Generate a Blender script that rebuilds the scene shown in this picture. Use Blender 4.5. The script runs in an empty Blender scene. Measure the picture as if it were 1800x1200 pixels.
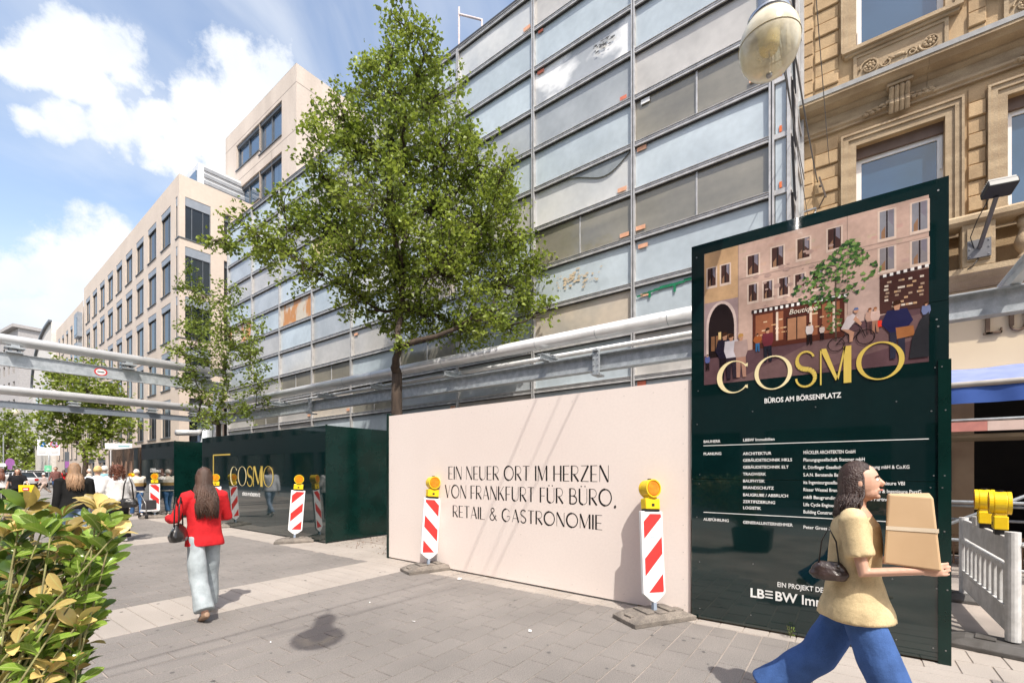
import bpy, math, random
import numpy as np
from mathutils import Vector, Matrix, noise, Euler

rnd = random.Random(7)
scene = bpy.context.scene
COL = scene.collection
PI = math.pi

# ------------------------------------------------------------------ camera
CAMH = 1.6
YAW = math.radians(53.85)
F = Vector((math.sin(YAW), math.cos(YAW), 0))
RT = Vector((math.cos(YAW), -math.sin(YAW), 0))
cd = bpy.data.cameras.new('camera')
cam = bpy.data.objects.new('camera', cd)
COL.objects.link(cam)
cam.location = (0, 0, CAMH)
cam.rotation_euler = (math.radians(90), 0, -YAW)
cd.sensor_width = 36
cd.lens = 16
cd.shift_y = 0.1261
cd.clip_start = 0.05
cd.clip_end = 3000
scene.camera = cam

# ------------------------------------------------------------------ sun + sky
SUNV = Vector((0.43, 0.545, -1.0)).normalized()     # direction the light travels
sl = bpy.data.lights.new('sun', 'SUN')
sl.energy = 4.6
sl.angle = math.radians(0.53)
sl.color = (1.0, 0.95, 0.87)
so = bpy.data.objects.new('sun', sl)
COL.objects.link(so)
so.rotation_euler = SUNV.to_track_quat('-Z', 'Y').to_euler()
so.location = (0, 0, 30)
ELEV = math.asin(-SUNV.z)
AZ = math.atan2(-SUNV.x, -SUNV.y)                      # towards the sun

w = bpy.data.worlds.new('World')
scene.world = w
w.use_nodes = True
nt = w.node_tree
nt.nodes.clear()
N = nt.nodes.new
L = nt.links.new
out = N('ShaderNodeOutputWorld')
bg = N('ShaderNodeBackground')
bg.inputs['Strength'].default_value = 0.14
L(bg.outputs[0], out.inputs['Surface'])
sky = N('ShaderNodeTexSky')
sky.sky_type = 'NISHITA'
sky.sun_disc = False
sky.sun_elevation = ELEV
sky.sun_rotation = AZ
sky.altitude = 100
sky.air_density = 1.0
sky.dust_density = 2.2
sky.ozone_density = 1.2
tc = N('ShaderNodeTexCoord')
def ray(px, py):
    return (F + RT * ((px - 900) / 800) + Vector((0, 0, (827 - py) / 800))).normalized()
def m2(op, a, b=None, c=None, clamp=False):
    n = N('ShaderNodeMath'); n.operation = op; n.use_clamp = clamp
    for i, v in enumerate((a, b, c)):
        if v is None: continue
        if isinstance(v, (int, float)): n.inputs[i].default_value = v
        else: L(v, n.inputs[i])
    return n.outputs[0]
blobs = [(135, 75, 66), (185, 100, 62), (120, 130, 60), (215, 140, 48), (70, 140, 46), (165, 170, 50), (250, 160, 30),
         (425, 150, 62), (355, 200, 62), (470, 150, 62), (290, 235, 58), (400, 250, 90), (225, 250, 52), (140, 240, 44), (330, 290, 50),
         (95, 238, 34), (520, 200, 60), (250, 290, 26),
         (20, 470, 82), (90, 470, 80), (150, 475, 72), (210, 490, 66), (-60, 470, 90), (60, 560, 90), (-140, 520, 100), (20, 640, 80), (300, 560, 80)]
gen = tc.outputs['Generated']
nz = N('ShaderNodeTexNoise'); nz.inputs['Scale'].default_value = 7.5; nz.inputs['Detail'].default_value = 9
nz.inputs['Roughness'].default_value = 0.66
L(gen, nz.inputs['Vector'])
wn = N('ShaderNodeTexNoise'); wn.inputs['Scale'].default_value = 5.0; wn.inputs['Detail'].default_value = 5
L(gen, wn.inputs['Vector'])
ws = N('ShaderNodeVectorMath'); ws.operation = 'MULTIPLY_ADD'; ws.inputs[1].default_value = (.13, .13, .13)
L(wn.outputs['Color'], ws.inputs[0])
wo = N('ShaderNodeVectorMath'); wo.operation = 'SUBTRACT'; L(gen, wo.inputs[0]); wo.inputs[1].default_value = (.065, .065, .065)
L(wo.outputs[0], ws.inputs[2]); warp = ws.outputs[0]
acc = None
for (bx, by, br) in blobs:
    c = ray(bx, by)
    r = 1.18 * (ray(bx + br, by) - c).length * 0.5 + 1.18 * (ray(bx, by + br) - c).length * 0.5
    vd = N('ShaderNodeVectorMath'); vd.operation = 'DISTANCE'
    L(warp, vd.inputs[0]); vd.inputs[1].default_value = c
    v = m2('MULTIPLY_ADD', vd.outputs['Value'], -1.0 / r, 1.0)
    acc = v if acc is None else m2('MAXIMUM', acc, v)
# clouds over the rest of the sky
nb = N('ShaderNodeTexNoise'); nb.inputs['Scale'].default_value = 2.3; nb.inputs['Detail'].default_value = 3
L(gen, nb.inputs['Vector'])
fdot = N('ShaderNodeVectorMath'); fdot.operation = 'DOT_PRODUCT'
L(gen, fdot.inputs[0]); fdot.inputs[1].default_value = ray(600, 330)
away = m2('LESS_THAN', fdot.outputs['Value'], 0.60)
rest = m2('MULTIPLY_ADD', nb.outputs['Fac'], 4.0, -2.3)
rest = m2('ADD', m2('MULTIPLY', rest, away), m2('MULTIPLY_ADD', away, 1.0, -1.0))
acc = m2('MAXIMUM', acc, rest)
nzc = m2('MULTIPLY_ADD', nz.outputs['Fac'], 2.9, -1.36)
den = m2('ADD', acc, nzc)
mr = N('ShaderNodeMapRange'); mr.interpolation_type = 'SMOOTHSTEP'
mr.inputs['From Min'].default_value = 0.0; mr.inputs['From Max'].default_value = 0.60
L(den, mr.inputs['Value'])
# thin high cirrus
ci = N('ShaderNodeTexNoise'); ci.inputs['Scale'].default_value = 2.6; ci.inputs['Detail'].default_value = 7; ci.inputs['Distortion'].default_value = 1.2
mp = N('ShaderNodeMapping'); mp.inputs['Scale'].default_value = (1, 2.2, 1.3)
L(gen, mp.inputs['Vector']); L(mp.outputs[0], ci.inputs['Vector'])
cir = N('ShaderNodeMapRange'); cir.inputs['From Min'].default_value = 0.36; cir.inputs['From Max'].default_value = 0.85; cir.inputs['To Max'].default_value = 0.5
cir.interpolation_type = 'SMOOTHSTEP'
L(ci.outputs['Fac'], cir.inputs['Value'])
cov = m2('MAXIMUM', mr.outputs[0], cir.outputs[0])
# cloud brightness: denser = whiter with greyer bellies
n3 = N('ShaderNodeTexNoise'); n3.inputs['Scale'].default_value = 4.0; n3.inputs['Detail'].default_value = 6
L(gen, n3.inputs['Vector'])
cr = N('ShaderNodeValToRGB')
cr.color_ramp.elements[0].position = 0.32; cr.color_ramp.elements[0].color = (4.9, 5.4, 6.1, 1)
cr.color_ramp.elements[1].position = 0.6; cr.color_ramp.elements[1].color = (6.6, 6.7, 6.8, 1)
L(n3.outputs['Fac'], cr.inputs['Fac'])
gain = N('ShaderNodeMix'); gain.data_type = 'RGBA'; gain.blend_type = 'MULTIPLY'; gain.inputs[0].default_value = 1
L(sky.outputs[0], gain.inputs[6]); gain.inputs[7].default_value = (2.15, 1.95, 1.75, 1)
mx = N('ShaderNodeMix'); mx.data_type = 'RGBA'
L(cov, mx.inputs[0]); L(gain.outputs[2], mx.inputs[6]); L(cr.outputs[0], mx.inputs[7])
L(mx.outputs[2], bg.inputs['Color'])

vs = scene.view_settings
vs.view_transform = 'Standard'
vs.look = 'None'
vs.gamma = 1
vs.exposure = 0.29
vs.use_curve_mapping = False
scene.display_settings.display_device = 'sRGB'
scene.cycles.max_bounces = 8
scene.cycles.transparent_max_bounces = 12

# ------------------------------------------------------------------ materials
_M = {}
def mat(name, c1, c2=None, scale=4.0, rough=0.7, bump=0.0, bscale=60.0, metal=0.0, spec=0.5, coat=0.0,
        transl=0.0, emit=0.0, stretch=(1, 1, 1), detail=6, fine=0.0, fscale=180, rand=0.0, alpha=1.0, trans=0.0, lo=0.35, hi=0.65):
    if name in _M: return _M[name]
    m = bpy.data.materials.new(name); m.use_nodes = True
    t = m.node_tree; b = t.nodes['Principled BSDF']
    n = t.nodes.new; l = t.links.new
    b.inputs['Roughness'].default_value = rough
    b.inputs['Metallic'].default_value = metal
    b.inputs['Specular IOR Level'].default_value = spec
    b.inputs['Coat Weight'].default_value = coat
    b.inputs['Coat Roughness'].default_value = 0.05
    b.inputs['Transmission Weight'].default_value = trans
    co = n('ShaderNodeTexCoord'); mpn = n('ShaderNodeMapping'); mpn.inputs['Scale'].default_value = stretch
    l(co.outputs['Object'], mpn.inputs['Vector'])
    if c2 is None: c2 = tuple(v * 0.82 for v in c1)
    nn = n('ShaderNodeTexNoise'); nn.inputs['Scale'].default_value = scale; nn.inputs['Detail'].default_value = detail
    l(mpn.outputs[0], nn.inputs['Vector'])
    rp = n('ShaderNodeValToRGB')
    rp.color_ramp.elements[0].position = lo; rp.color_ramp.elements[0].color = (*c2, 1)
    rp.color_ramp.elements[1].position = hi; rp.color_ramp.elements[1].color = (*c1, 1)
    l(nn.outputs['Fac'], rp.inputs['Fac'])
    colr = rp.outputs[0]
    def mul(val, lo_, hi_):
        nonlocal colr
        mrn = n('ShaderNodeMapRange'); mrn.inputs['To Min'].default_value = lo_; mrn.inputs['To Max'].default_value = hi_
        l(val, mrn.inputs['Value'])
        mm = n('ShaderNodeMix'); mm.data_type = 'RGBA'; mm.blend_type = 'MULTIPLY'; mm.inputs[0].default_value = 1
        l(colr, mm.inputs[6]); l(mrn.outputs[0], mm.inputs[7]); colr = mm.outputs[2]
    if fine > 0:
        fn = n('ShaderNodeTexNoise'); fn.inputs['Scale'].default_value = fscale; fn.inputs['Detail'].default_value = 3
        l(co.outputs['Object'], fn.inputs['Vector'])
        cl = n('ShaderNodeMapRange'); cl.inputs['From Min'].default_value = 0.3; cl.inputs['From Max'].default_value = 0.7
        l(fn.outputs['Fac'], cl.inputs['Value'])
        mul(cl.outputs[0], 1 - fine, 1 + fine)
    if rand > 0:
        oi = n('ShaderNodeObjectInfo'); mul(oi.outputs['Random'], 1 - rand, 1 + rand)
    l(colr, b.inputs['Base Color'])
    if bump > 0:
        bn = n('ShaderNodeTexNoise'); bn.inputs['Scale'].default_value = bscale; bn.inputs['Detail'].default_value = 4
        l(co.outputs['Object'], bn.inputs['Vector'])
        bp = n('ShaderNodeBump'); bp.inputs['Strength'].default_value = bump; bp.inputs['Distance'].default_value = 0.02
        l(bn.outputs['Fac'], bp.inputs['Height']); l(bp.outputs[0], b.inputs['Normal'])
    if emit > 0:
        l(colr, b.inputs['Emission Color']); b.inputs['Emission Strength'].default_value = emit
    if transl > 0:
        tr = n('ShaderNodeBsdfTranslucent'); l(colr, tr.inputs['Color'])
        ms = n('ShaderNodeMixShader'); ms.inputs[0].default_value = transl
        l(b.outputs[0], ms.inputs[1]); l(tr.outputs[0], ms.inputs[2])
        l(ms.outputs[0], t.nodes['Material Output'].inputs['Surface'])
    _M[name] = m
    return m

# ------------------------------------------------------------------ mesh helpers
class MB:
    def __init__(s): s.v = []; s.f = []; s.mi = []; s.cur = 0
    def add(s, vs_, fs):
        o = len(s.v); s.v.extend([tuple(p) for p in vs_])
        for f in fs: s.f.append([i + o for i in f]); s.mi.append(s.cur)
        return s
    def box(s, x0, y0, z0, x1, y1, z1):
        if x0 > x1: x0, x1 = x1, x0
        if y0 > y1: y0, y1 = y1, y0
        if z0 > z1: z0, z1 = z1, z0
        return s.add([(x0, y0, z0), (x1, y0, z0), (x1, y1, z0), (x0, y1, z0), (x0, y0, z1), (x1, y0, z1), (x1, y1, z1), (x0, y1, z1)],
                     [(3, 2, 1, 0), (4, 5, 6, 7), (0, 1, 5, 4), (1, 2, 6, 5), (2, 3, 7, 6), (3, 0, 4, 7)])
    def cbox(s, x0, y0, z0, x1, y1, z1, c=0.01):
        # box whose -X face is chamfered (facade blocks)
        return s.add([(x1, y0, z0), (x1, y1, z0), (x1, y1, z1), (x1, y0, z1),
                      (x0 + c, y0, z0), (x0 + c, y1, z0), (x0 + c, y1, z1), (x0 + c, y0, z1),
                      (x0, y0 + c, z0 + c), (x0, y1 - c, z0 + c), (x0, y1 - c, z1 - c), (x0, y0 + c, z1 - c)],
                     [(0, 1, 2, 3), (0, 4, 5, 1), (1, 5, 6, 2), (2, 6, 7, 3), (3, 7, 4, 0),
                      (4, 8, 9, 5), (5, 9, 10, 6), (6, 10, 11, 7), (7, 11, 8, 4), (8, 11, 10, 9)])
    def tube(s, pts, rad, seg=10, cap=True, flat=None):
        pts = [Vector(p) for p in pts]
        n = len(pts)
        if isinstance(rad, (int, float)): rad = [rad] * n
        rings = []
        prev = None
        for i, p in enumerate(pts):
            t = (pts[min(i + 1, n - 1)] - pts[max(i - 1, 0)])
            if t.length < 1e-9: t = Vector((0, 0, 1))
            t.normalize()
            if flat is not None:
                a = Vector(flat) - t * Vector(flat).dot(t)
                if a.length < 1e-4: a = t.orthogonal()
            elif prev is None: a = t.orthogonal()
            else:
                a = prev - t * prev.dot(t)
                if a.length < 1e-4: a = t.orthogonal()
            a.normalize(); prev = a
            b = t.cross(a)
            r = rad[i]
            ra, rb = r if isinstance(r, (tuple, list)) else (r, r)
            rings.append([p + a * (math.cos(2 * PI * k / seg) * ra) + b * (math.sin(2 * PI * k / seg) * rb) for k in range(seg)])
        vs_ = [q for r in rings for q in r]
        fs = []
        for i in range(n - 1):
            for k in range(seg):
                k2 = (k + 1) % seg
                fs.append((i * seg + k, i * seg + k2, (i + 1) * seg + k2, (i + 1) * seg + k))
        if cap:
            fs.append(tuple(reversed(range(seg)))); fs.append(tuple((n - 1) * seg + k for k in range(seg)))
        return s.add(vs_, fs)
    def beam(s, a, b, wd, ht, up=(0, 0, 1)):
        a = Vector(a); b = Vector(b); t = (b - a).normalized(); u = Vector(up); sd = t.cross(u)
        if sd.length < 1e-4: sd = t.orthogonal()
        sd.normalize(); u = sd.cross(t)
        vs_ = []
        for p in (a, b):
            for (i, j) in ((-1, -1), (1, -1), (1, 1), (-1, 1)): vs_.append(p + sd * (i * wd / 2) + u * (j * ht / 2))
        return s.add(vs_, [(0, 1, 2, 3), (7, 6, 5, 4), (0, 4, 5, 1), (1, 5, 6, 2), (2, 6, 7, 3), (3, 7, 4, 0)])
    def lathe(s, prof, seg=20, c=(0, 0, 0), ax=None):
        # prof: list of (r, z); ax: optional Matrix
        vs_ = []
        for (r, z) in prof:
            for k in range(seg):
                q = Vector((math.cos(2 * PI * k / seg) * r, math.sin(2 * PI * k / seg) * r, z))
                if ax is not None: q = ax @ q
                vs_.append(q + Vector(c))
        fs = []
        for i in range(len(prof) - 1):
            for k in range(seg):
                k2 = (k + 1) % seg
                fs.append((i * seg + k, i * seg + k2, (i + 1) * seg + k2, (i + 1) * seg + k))
        fs.append(tuple(reversed(range(seg)))); fs.append(tuple((len(prof) - 1) * seg + k for k in range(seg)))
        return s.add(vs_, fs)
    def ball(s, c, r, seg=14, rings=10, rot=None):
        rx, ry, rz = r if isinstance(r, (tuple, list)) else (r, r, r)
        vs_ = []; fs = []
        for i in range(rings + 1):
            th = PI * i / rings; th = max(0.001, min(PI - 0.001, th))
            for k in range(seg):
                ph = 2 * PI * k / seg
                q = Vector((rx * math.sin(th) * math.cos(ph), ry * math.sin(th) * math.sin(ph), -rz * math.cos(th)))
                if rot is not None: q = rot @ q
                vs_.append(q + Vector(c))
        for i in range(rings):
            for k in range(seg):
                k2 = (k + 1) % seg
                fs.append((i * seg + k, i * seg + k2, (i + 1) * seg + k2, (i + 1) * seg + k))
        fs.append(tuple(reversed(range(seg)))); fs.append(tuple(rings * seg + k for k in range(seg)))
        return s.add(vs_, fs)
    def prism(s, poly, fa, fb):
        # poly list of 2D; fa/fb map 2D -> 3D for the two caps (fa outward)
        n = len(poly); a = [fa(*p) for p in poly]; b = [fb(*p) for p in poly]
        return s.add(a + b, [tuple(range(n)), tuple(reversed(range(n, 2 * n)))] + [(i, i + n, (i + 1) % n + n, (i + 1) % n) for i in range(n)])
    def poly(s, pts): return s.add(pts, [tuple(range(len(pts)))])

def link(name, me, parent=None, loc=None):
    o = bpy.data.objects.new(name, me); COL.objects.link(o)
    if parent is not None: o.parent = parent
    if loc is not None: o.location = loc
    return o
def mesh(mb, mats, smooth=False, off=(0, 0, 0), name='m'):
    me = bpy.data.meshes.new(name)
    ox, oy, oz = off
    vv = mb.v if off == (0, 0, 0) else [(a - ox, b - oy, c - oz) for a, b, c in mb.v]
    me.from_pydata([tuple(v) for v in vv], [], mb.f)
    if not isinstance(mats, (list, tuple)): mats = [mats]
    for m in mats: me.materials.append(m)
    if len(mats) > 1: me.polygons.foreach_set('material_index', mb.mi)
    if smooth: me.polygons.foreach_set('use_smooth', [True] * len(me.polygons))
    me.update()
    return me
ROOTLOC = {}
def tag(o, label, cat, group=None, kind=None):
    if label: o['label'] = label
    if cat: o['category'] = cat
    if group: o['group'] = group
    if kind: o['kind'] = kind
    return o
def thing(name, label, cat, loc=(0, 0, 0), rz=0.0, group=None):
    o = bpy.data.objects.new(name, None); COL.objects.link(o)
    o.location = loc; o.rotation_euler = (0, 0, rz); o.empty_display_size = 0.2
    return tag(o, label, cat, group)
def part(root, name, mb, mats, smooth=False, parent=None, world=False, kind=None):
    """a mesh child of root (or of parent, itself a child of root); world=True: the verts are world coordinates"""
    off = tuple(root.location) if world else (0, 0, 0)
    o = link(name, mesh(mb, mats, smooth, off, name), parent or root)
    if kind: o['kind'] = kind
    return o
def bevel(o, wd, seg=2, ang=40):
    b = o.modifiers.new('bevel', 'BEVEL'); b.width = wd; b.segments = seg; b.limit_method = 'ANGLE'; b.angle_limit = math.radians(ang)
    return o
def copy_tree(o, parent=None):
    c = o.copy(); COL.objects.link(c); c.parent = parent
    for ch in list(o.children): copy_tree(ch, c)
    return c
def P(px, py, d):
    t = (px - 900) / 800
    return F * d + RT * (t * d) + Vector((0, 0, CAMH + (827 - py) / 800 * d))
def XY(px, d):
    p = P(px, 827, d); return p.x, p.y
_DG = None
def remesh(mb, voxel, smooth_it=4, wr=0.0, wscale=9.0, wst=(1, 1, 1), seed=0):
    me = mesh(mb, [])
    o = bpy.data.objects.new('tmp', me); COL.objects.link(o)
    r = o.modifiers.new('r', 'REMESH'); r.mode = 'VOXEL'; r.voxel_size = voxel; r.use_smooth_shade = True
    if smooth_it:
        s = o.modifiers.new('s', 'SMOOTH'); s.factor = 0.5; s.iterations = smooth_it
    dg = bpy.context.evaluated_depsgraph_get()
    m = bpy.data.meshes.new_from_object(o.evaluated_get(dg))
    bpy.data.objects.remove(o)
    if wr > 0:
        n = len(m.vertices); co = np.empty(n * 3); m.vertices.foreach_get('co', co); co = co.reshape(-1, 3)
        no = np.empty(n * 3, dtype=np.float32); m.vertices.foreach_get('normal', no); no = no.reshape(-1, 3)
        for i in range(n):
            p = Vector((co[i, 0] * wst[0], co[i, 1] * wst[1], co[i, 2] * wst[2])) * wscale + Vector((seed * 3.1, seed, 0))
            h = noise.noise(p) + 0.5 * noise.noise(p * 2.1)
            co[i] += no[i] * (h * wr)
        m.vertices.foreach_set('co', co.ravel()); m.update()
    return m
def text(s, size, mt, sx=1.0, bold=0.0, ext=0.0015, align='LEFT', shear=0.0):
    c = bpy.data.curves.new('t', 'FONT'); c.body = s; c.size = size; c.extrude = ext; c.offset = bold; c.align_x = align
    c.resolution_u = 3; c.shear = shear
    o = bpy.data.objects.new('t', c); COL.objects.link(o)
    dg = bpy.context.evaluated_depsgraph_get()
    m = bpy.data.meshes.new_from_object(o.evaluated_get(dg))
    bpy.data.objects.remove(o); bpy.data.curves.remove(c)
    m.transform(Matrix.Diagonal((sx, 1, 1, 1)))
    m.materials.clear(); m.materials.append(mt)
    return m
WALLROT = Matrix(((0, 0, -1, 0), (-1, 0, 0, 0), (0, 1, 0, 0), (0, 0, 0, 1)))   # text plane facing -X
def wall_text(root, name, s, X, Y, Z, size, mt, sx=1.0, bold=0.0, align='LEFT', width=None, parent=None, shear=0.0):
    m = text(s, size, mt, sx, bold, align=align, shear=shear)
    if width:
        xs = [v.co.x for v in m.vertices]
        if xs:
            k = width / (max(xs) - min(xs)); m.transform(Matrix.Diagonal((k, 1, 1, 1)))
    lo = root.location
    m.transform(Matrix.Translation((X - lo.x, Y - lo.y, Z - lo.z)) @ WALLROT)
    return link(name, m, parent or root)
# ------------------------------------------------------------------ material set
paver_m = mat('granite_paver', (0.225, 0.205, 0.188), (0.178, 0.163, 0.150), 0.9, 0.85, 0.3, 220, fine=0.30, fscale=120, rand=0.035)
slab_m = mat('pale_granite_slab', (0.375, 0.335, 0.298), (0.325, 0.29, 0.257), 1.2, 0.85, 0.25, 160, fine=0.14, fscale=140, rand=0.03)
sand_m = mat('joint_sand', (0.36, 0.31, 0.27), (0.22, 0.195, 0.175), 1.2, 0.95, 0.3, 120, fine=0.2)
asph_m = mat('grey_paving_far', (0.26, 0.25, 0.235), (0.20, 0.19, 0.18), 0.5, 0.9, fine=0.15)
green_m = mat('dark_green_print', (0.0025, 0.016, 0.016), (0.0020, 0.013, 0.013), 0.6, 0.03, 0.012, 1.1, spec=0.6, coat=1.0, fine=0.15, fscale=3)
green_edge = mat('dark_green_edge', (0.003, 0.022, 0.018), (0.002, 0.015, 0.012), 3, 0.18, 0.02, 5, spec=0.4)
cream_m = mat('cream_hoarding', (0.82, 0.73, 0.675), (0.79, 0.695, 0.64), 0.7, 0.42, 0.05, 2.0, spec=0.3, fine=0.02, fscale=30)
ink_m = mat('black_print', (0.012, 0.012, 0.012), rough=0.4)
white_print = mat('white_print', (0.85, 0.85, 0.83), rough=0.3)
gold_m = mat('gold_print', (0.62, 0.47, 0.11), (0.52, 0.37, 0.07), 1.4, 0.3)
gold_pale = mat('pale_gold_print', (0.80, 0.70, 0.42), (0.74, 0.62, 0.33), 1.4, 0.3)
alu_m = mat('aluminium_frame', (0.56, 0.55, 0.54), (0.42, 0.41, 0.40), 6, 0.45, 0.05, 40, metal=0.3)
alu_dark = mat('dark_gasket', (0.05, 0.05, 0.055), rough=0.6)
galv_m = mat('galvanised_steel', (0.50, 0.53, 0.55), (0.36, 0.39, 0.41), 9, 0.5, 0.05, 30, metal=0.45, fine=0.08, fscale=60)
pipe_m = mat('silver_pipe_paint', (0.70, 0.70, 0.70), (0.60, 0.60, 0.60), 3, 0.33, metal=0.25)
sand1 = mat('sandstone', (0.50, 0.355, 0.20), (0.38, 0.262, 0.145), 2.6, 0.85, 0.3, 45, fine=0.12, fscale=70, rand=0.10)
sand2 = mat('sandstone_trim', (0.45, 0.345, 0.22), (0.32, 0.235, 0.145), 2.2, 0.85, 0.3, 45, fine=0.12, fscale=70, stretch=(1, 1, 2.5))
beige_m = mat('beige_stone_cladding', (0.61, 0.52, 0.44), (0.56, 0.475, 0.40), 0.5, 0.8, 0.05, 12, fine=0.04, fscale=5)
grey_cl = mat('weathered_beige_concrete', (0.60, 0.52, 0.45), (0.50, 0.43, 0.37), 0.7, 0.85, 0.08, 12, stretch=(1, 1, 0.25), fine=0.05, fscale=8)
win_dark = mat('window_glass_dark', (0.018, 0.026, 0.030), (0.010, 0.014, 0.017), 0.4, 0.06, 0.01, 1.0, spec=0.6)
win_blue = mat('window_glass_sky', (0.035, 0.085, 0.15), (0.025, 0.06, 0.11), 0.5, 0.03, 0.004, 1.0, spec=1.0, coat=1.0)  # blue base colour stands in for reflected sky
frame_dk = mat('dark_grey_frame', (0.11, 0.125, 0.14), (0.085, 0.095, 0.11), 3, 0.45)
blind_m = mat('grey_blind_box', (0.27, 0.30, 0.34), (0.22, 0.25, 0.29), 3, 0.5)
white_fr = mat('white_window_frame', (0.80, 0.80, 0.79), (0.74, 0.74, 0.73), 3, 0.4)
bark_m = mat('tree_bark', (0.075, 0.052, 0.037), (0.035, 0.025, 0.018), 14, 0.9, 0.7, 50, stretch=(1, 1, 0.25))
leaf_m = mat('tree_leaf', (0.31, 0.375, 0.055), (0.15, 0.21, 0.025), 2.0, 0.42, transl=0.45, fine=0.40, fscale=9, spec=0.55)
leaf2_m = mat('tree_leaf_light', (0.27, 0.33, 0.055), (0.13, 0.19, 0.026), 1.5, 0.45, transl=0.38, fine=0.35, fscale=9)
shr_m = mat('shrub_leaf_green', (0.32, 0.44, 0.07), (0.16, 0.27, 0.035), 9, 0.25, 0.1, 60, transl=0.30, rand=0.35, spec=0.6)
shry_m = mat('shrub_leaf_yellow', (0.78, 0.62, 0.26), (0.62, 0.44, 0.14), 12, 0.4, 0.1, 60, transl=0.30, rand=0.3)
stem_m = mat('shrub_stem', (0.24, 0.24, 0.09), (0.16, 0.13, 0.06), 20, 0.8, 0.3, 80)
rubber_m = mat('recycled_rubber', (0.23, 0.20, 0.17), (0.13, 0.115, 0.10), 7, 0.9, 0.5, 90, fine=0.3, fscale=90)
bwhite = mat('beacon_white', (0.82, 0.82, 0.82), (0.74, 0.74, 0.74), 6, 0.35)
bred = mat('beacon_red', (0.66, 0.035, 0.03), (0.56, 0.03, 0.028), 8, 0.35)
byel = mat('lamp_yellow', (0.85, 0.60, 0.015), (0.76, 0.50, 0.01), 6, 0.32, spec=0.5)
blens = mat('lamp_amber_lens', (0.90, 0.36, 0.01), (0.75, 0.25, 0.005), 14, 0.12, 0.4, 70, transl=0.25, coat=0.5)
steel_m = mat('dull_steel', (0.42, 0.42, 0.42), (0.3, 0.3, 0.3), 12, 0.4, metal=0.8)
black_m = mat('black_plastic', (0.012, 0.012, 0.013), rough=0.45)

# ------------------------------------------------------------------ ground and paving
g = MB(); g.box(-160, -120, -0.40, 220, 420, -0.035)
ground = link('ground', mesh(g, asph_m)); tag(ground, None, None, kind='structure')
g = MB(); g.box(-3.0, -6.0, -0.034, 13.0, 30.0, -0.008)
pavement = link('pavement', mesh(g, sand_m)); tag(pavement, None, None, kind='structure')

BANDS = [(-0.90, 0.20), (5.70, 6.80), (12.30, 13.40), (18.9, 20.0)]
XE = 5.0      # pavers run up to here; a strip of pale slabs follows along the hoarding
cells = []     # (cx, cy, hx, hy, kind)
py_ = 0.22; pl_ = 0.44
y = -3.0; row = 0
edges = []
for i in range(len(BANDS)):
    ys = BANDS[i - 1][1] if i else -3.0
    n = max(1, round((BANDS[i][0] - ys) / py_)); h = (BANDS[i][0] - ys) / n
    for k in range(n):
        x = -1.6 - (0.22 if (row % 2) else 0.0) - rnd.random() * 0.06; row += 1
        while x < XE:
            x2 = min(x + pl_, XE)
            if x2 - x > 0.08: cells.append((x, ys + k * h, x2, ys + (k + 1) * h, 0))
            x = x2
for (b0, b1) in BANDS:
    x = -1.6
    while x < XE - 0.01:
        cells.append((x, b0, min(x + 0.2153, XE), b1, 1)); x += 0.2153
x = XE
for j, (xa, xb) in enumerate(((XE, XE + 0.33), (XE + 0.33, XE + 0.66), (XE + 0.66, XE + 0.99), (XE + 0.99, XE + 1.3))):
    y = -3.0 + 0.11 * (j % 2)
    while y < 20.0:
        cells.append((xa, y, xb, y + 0.225, 1)); y += 0.225
def cell_visible(c):
    p = Vector(((c[0] + c[2]) / 2, (c[1] + c[3]) / 2, 0)); d = p.dot(F)
    if d < 0.6: return None
    sx = 900 + 800 * p.dot(RT) / d; sy = 827 + 800 * CAMH / d
    if not (-60 < sx < 1860 and sy < 1260): return None
    return d
vis = [(cell_visible(c), c) for c in cells]
vis = sorted([(d, c) for d, c in vis if d], key=lambda q: q[0])
hid = {}
def slab_geo(mbx, c, tilt=0.0016):
    x0, y0, x1, y1, k = c; g_ = 0.0045 if k == 0 else 0.003; e = 0.004
    cx, cy = (x0 + x1) / 2, (y0 + y1) / 2
    a, b = rnd.uniform(-tilt, tilt) / max(x1 - x0, .1), rnd.uniform(-tilt, tilt) / max(y1 - y0, .1); z = rnd.uniform(-0.001, 0.001)
    def q(x, y, dz): return (x, y, dz + z + a * (x - cx) + b * (y - cy))
    X0, X1, Y0, Y1 = x0 + g_, x1 - g_, y0 + g_, y1 - g_
    vv = [q(X0, Y0, -.007), q(X1, Y0, -.007), q(X1, Y1, -.007), q(X0, Y1, -.007)] + [q(X0 + e, Y0 + e, 0), q(X1 - e, Y0 + e, 0), q(X1 - e, Y1 - e, 0), q(X0 + e, Y1 - e, 0)]
    vv = vv[:4] + vv[4:]
    mbx.add([(v[0], v[1], -0.03) for v in vv[:4]] + vv, [(8, 9, 10, 11), (0, 1, 5, 4), (1, 2, 6, 5), (2, 3, 7, 6), (3, 0, 4, 7), (4, 5, 9, 8), (5, 6, 10, 9), (6, 7, 11, 10), (7, 4, 8, 11)])
cnt = {0: 0, 1: 0}
rest_mb = {0: MB(), 1: MB()}
for d, c in vis:
    k = c[4]
    if cnt[k] < 280:
        cnt[k] += 1
        mb = MB(); slab_geo(mb, c)
        link('paver' if k == 0 else 'pale_slab', mesh(mb, paver_m if k == 0 else slab_m), pavement)
    else: slab_geo(rest_mb[k], c)
for k in (0, 1):
    o = link('pavers' if k == 0 else 'pale_slabs', mesh(rest_mb[k], paver_m if k == 0 else slab_m), pavement); o['kind'] = 'stuff'
# wider forecourt behind the hoardings: packed sand, shop side paving
g = MB(); g.box(XE + 1.32, -6, -0.007, 12.9, 30, 0.0)
o = link('gravelly_bed', mesh(g, sand_m), pavement)

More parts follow.
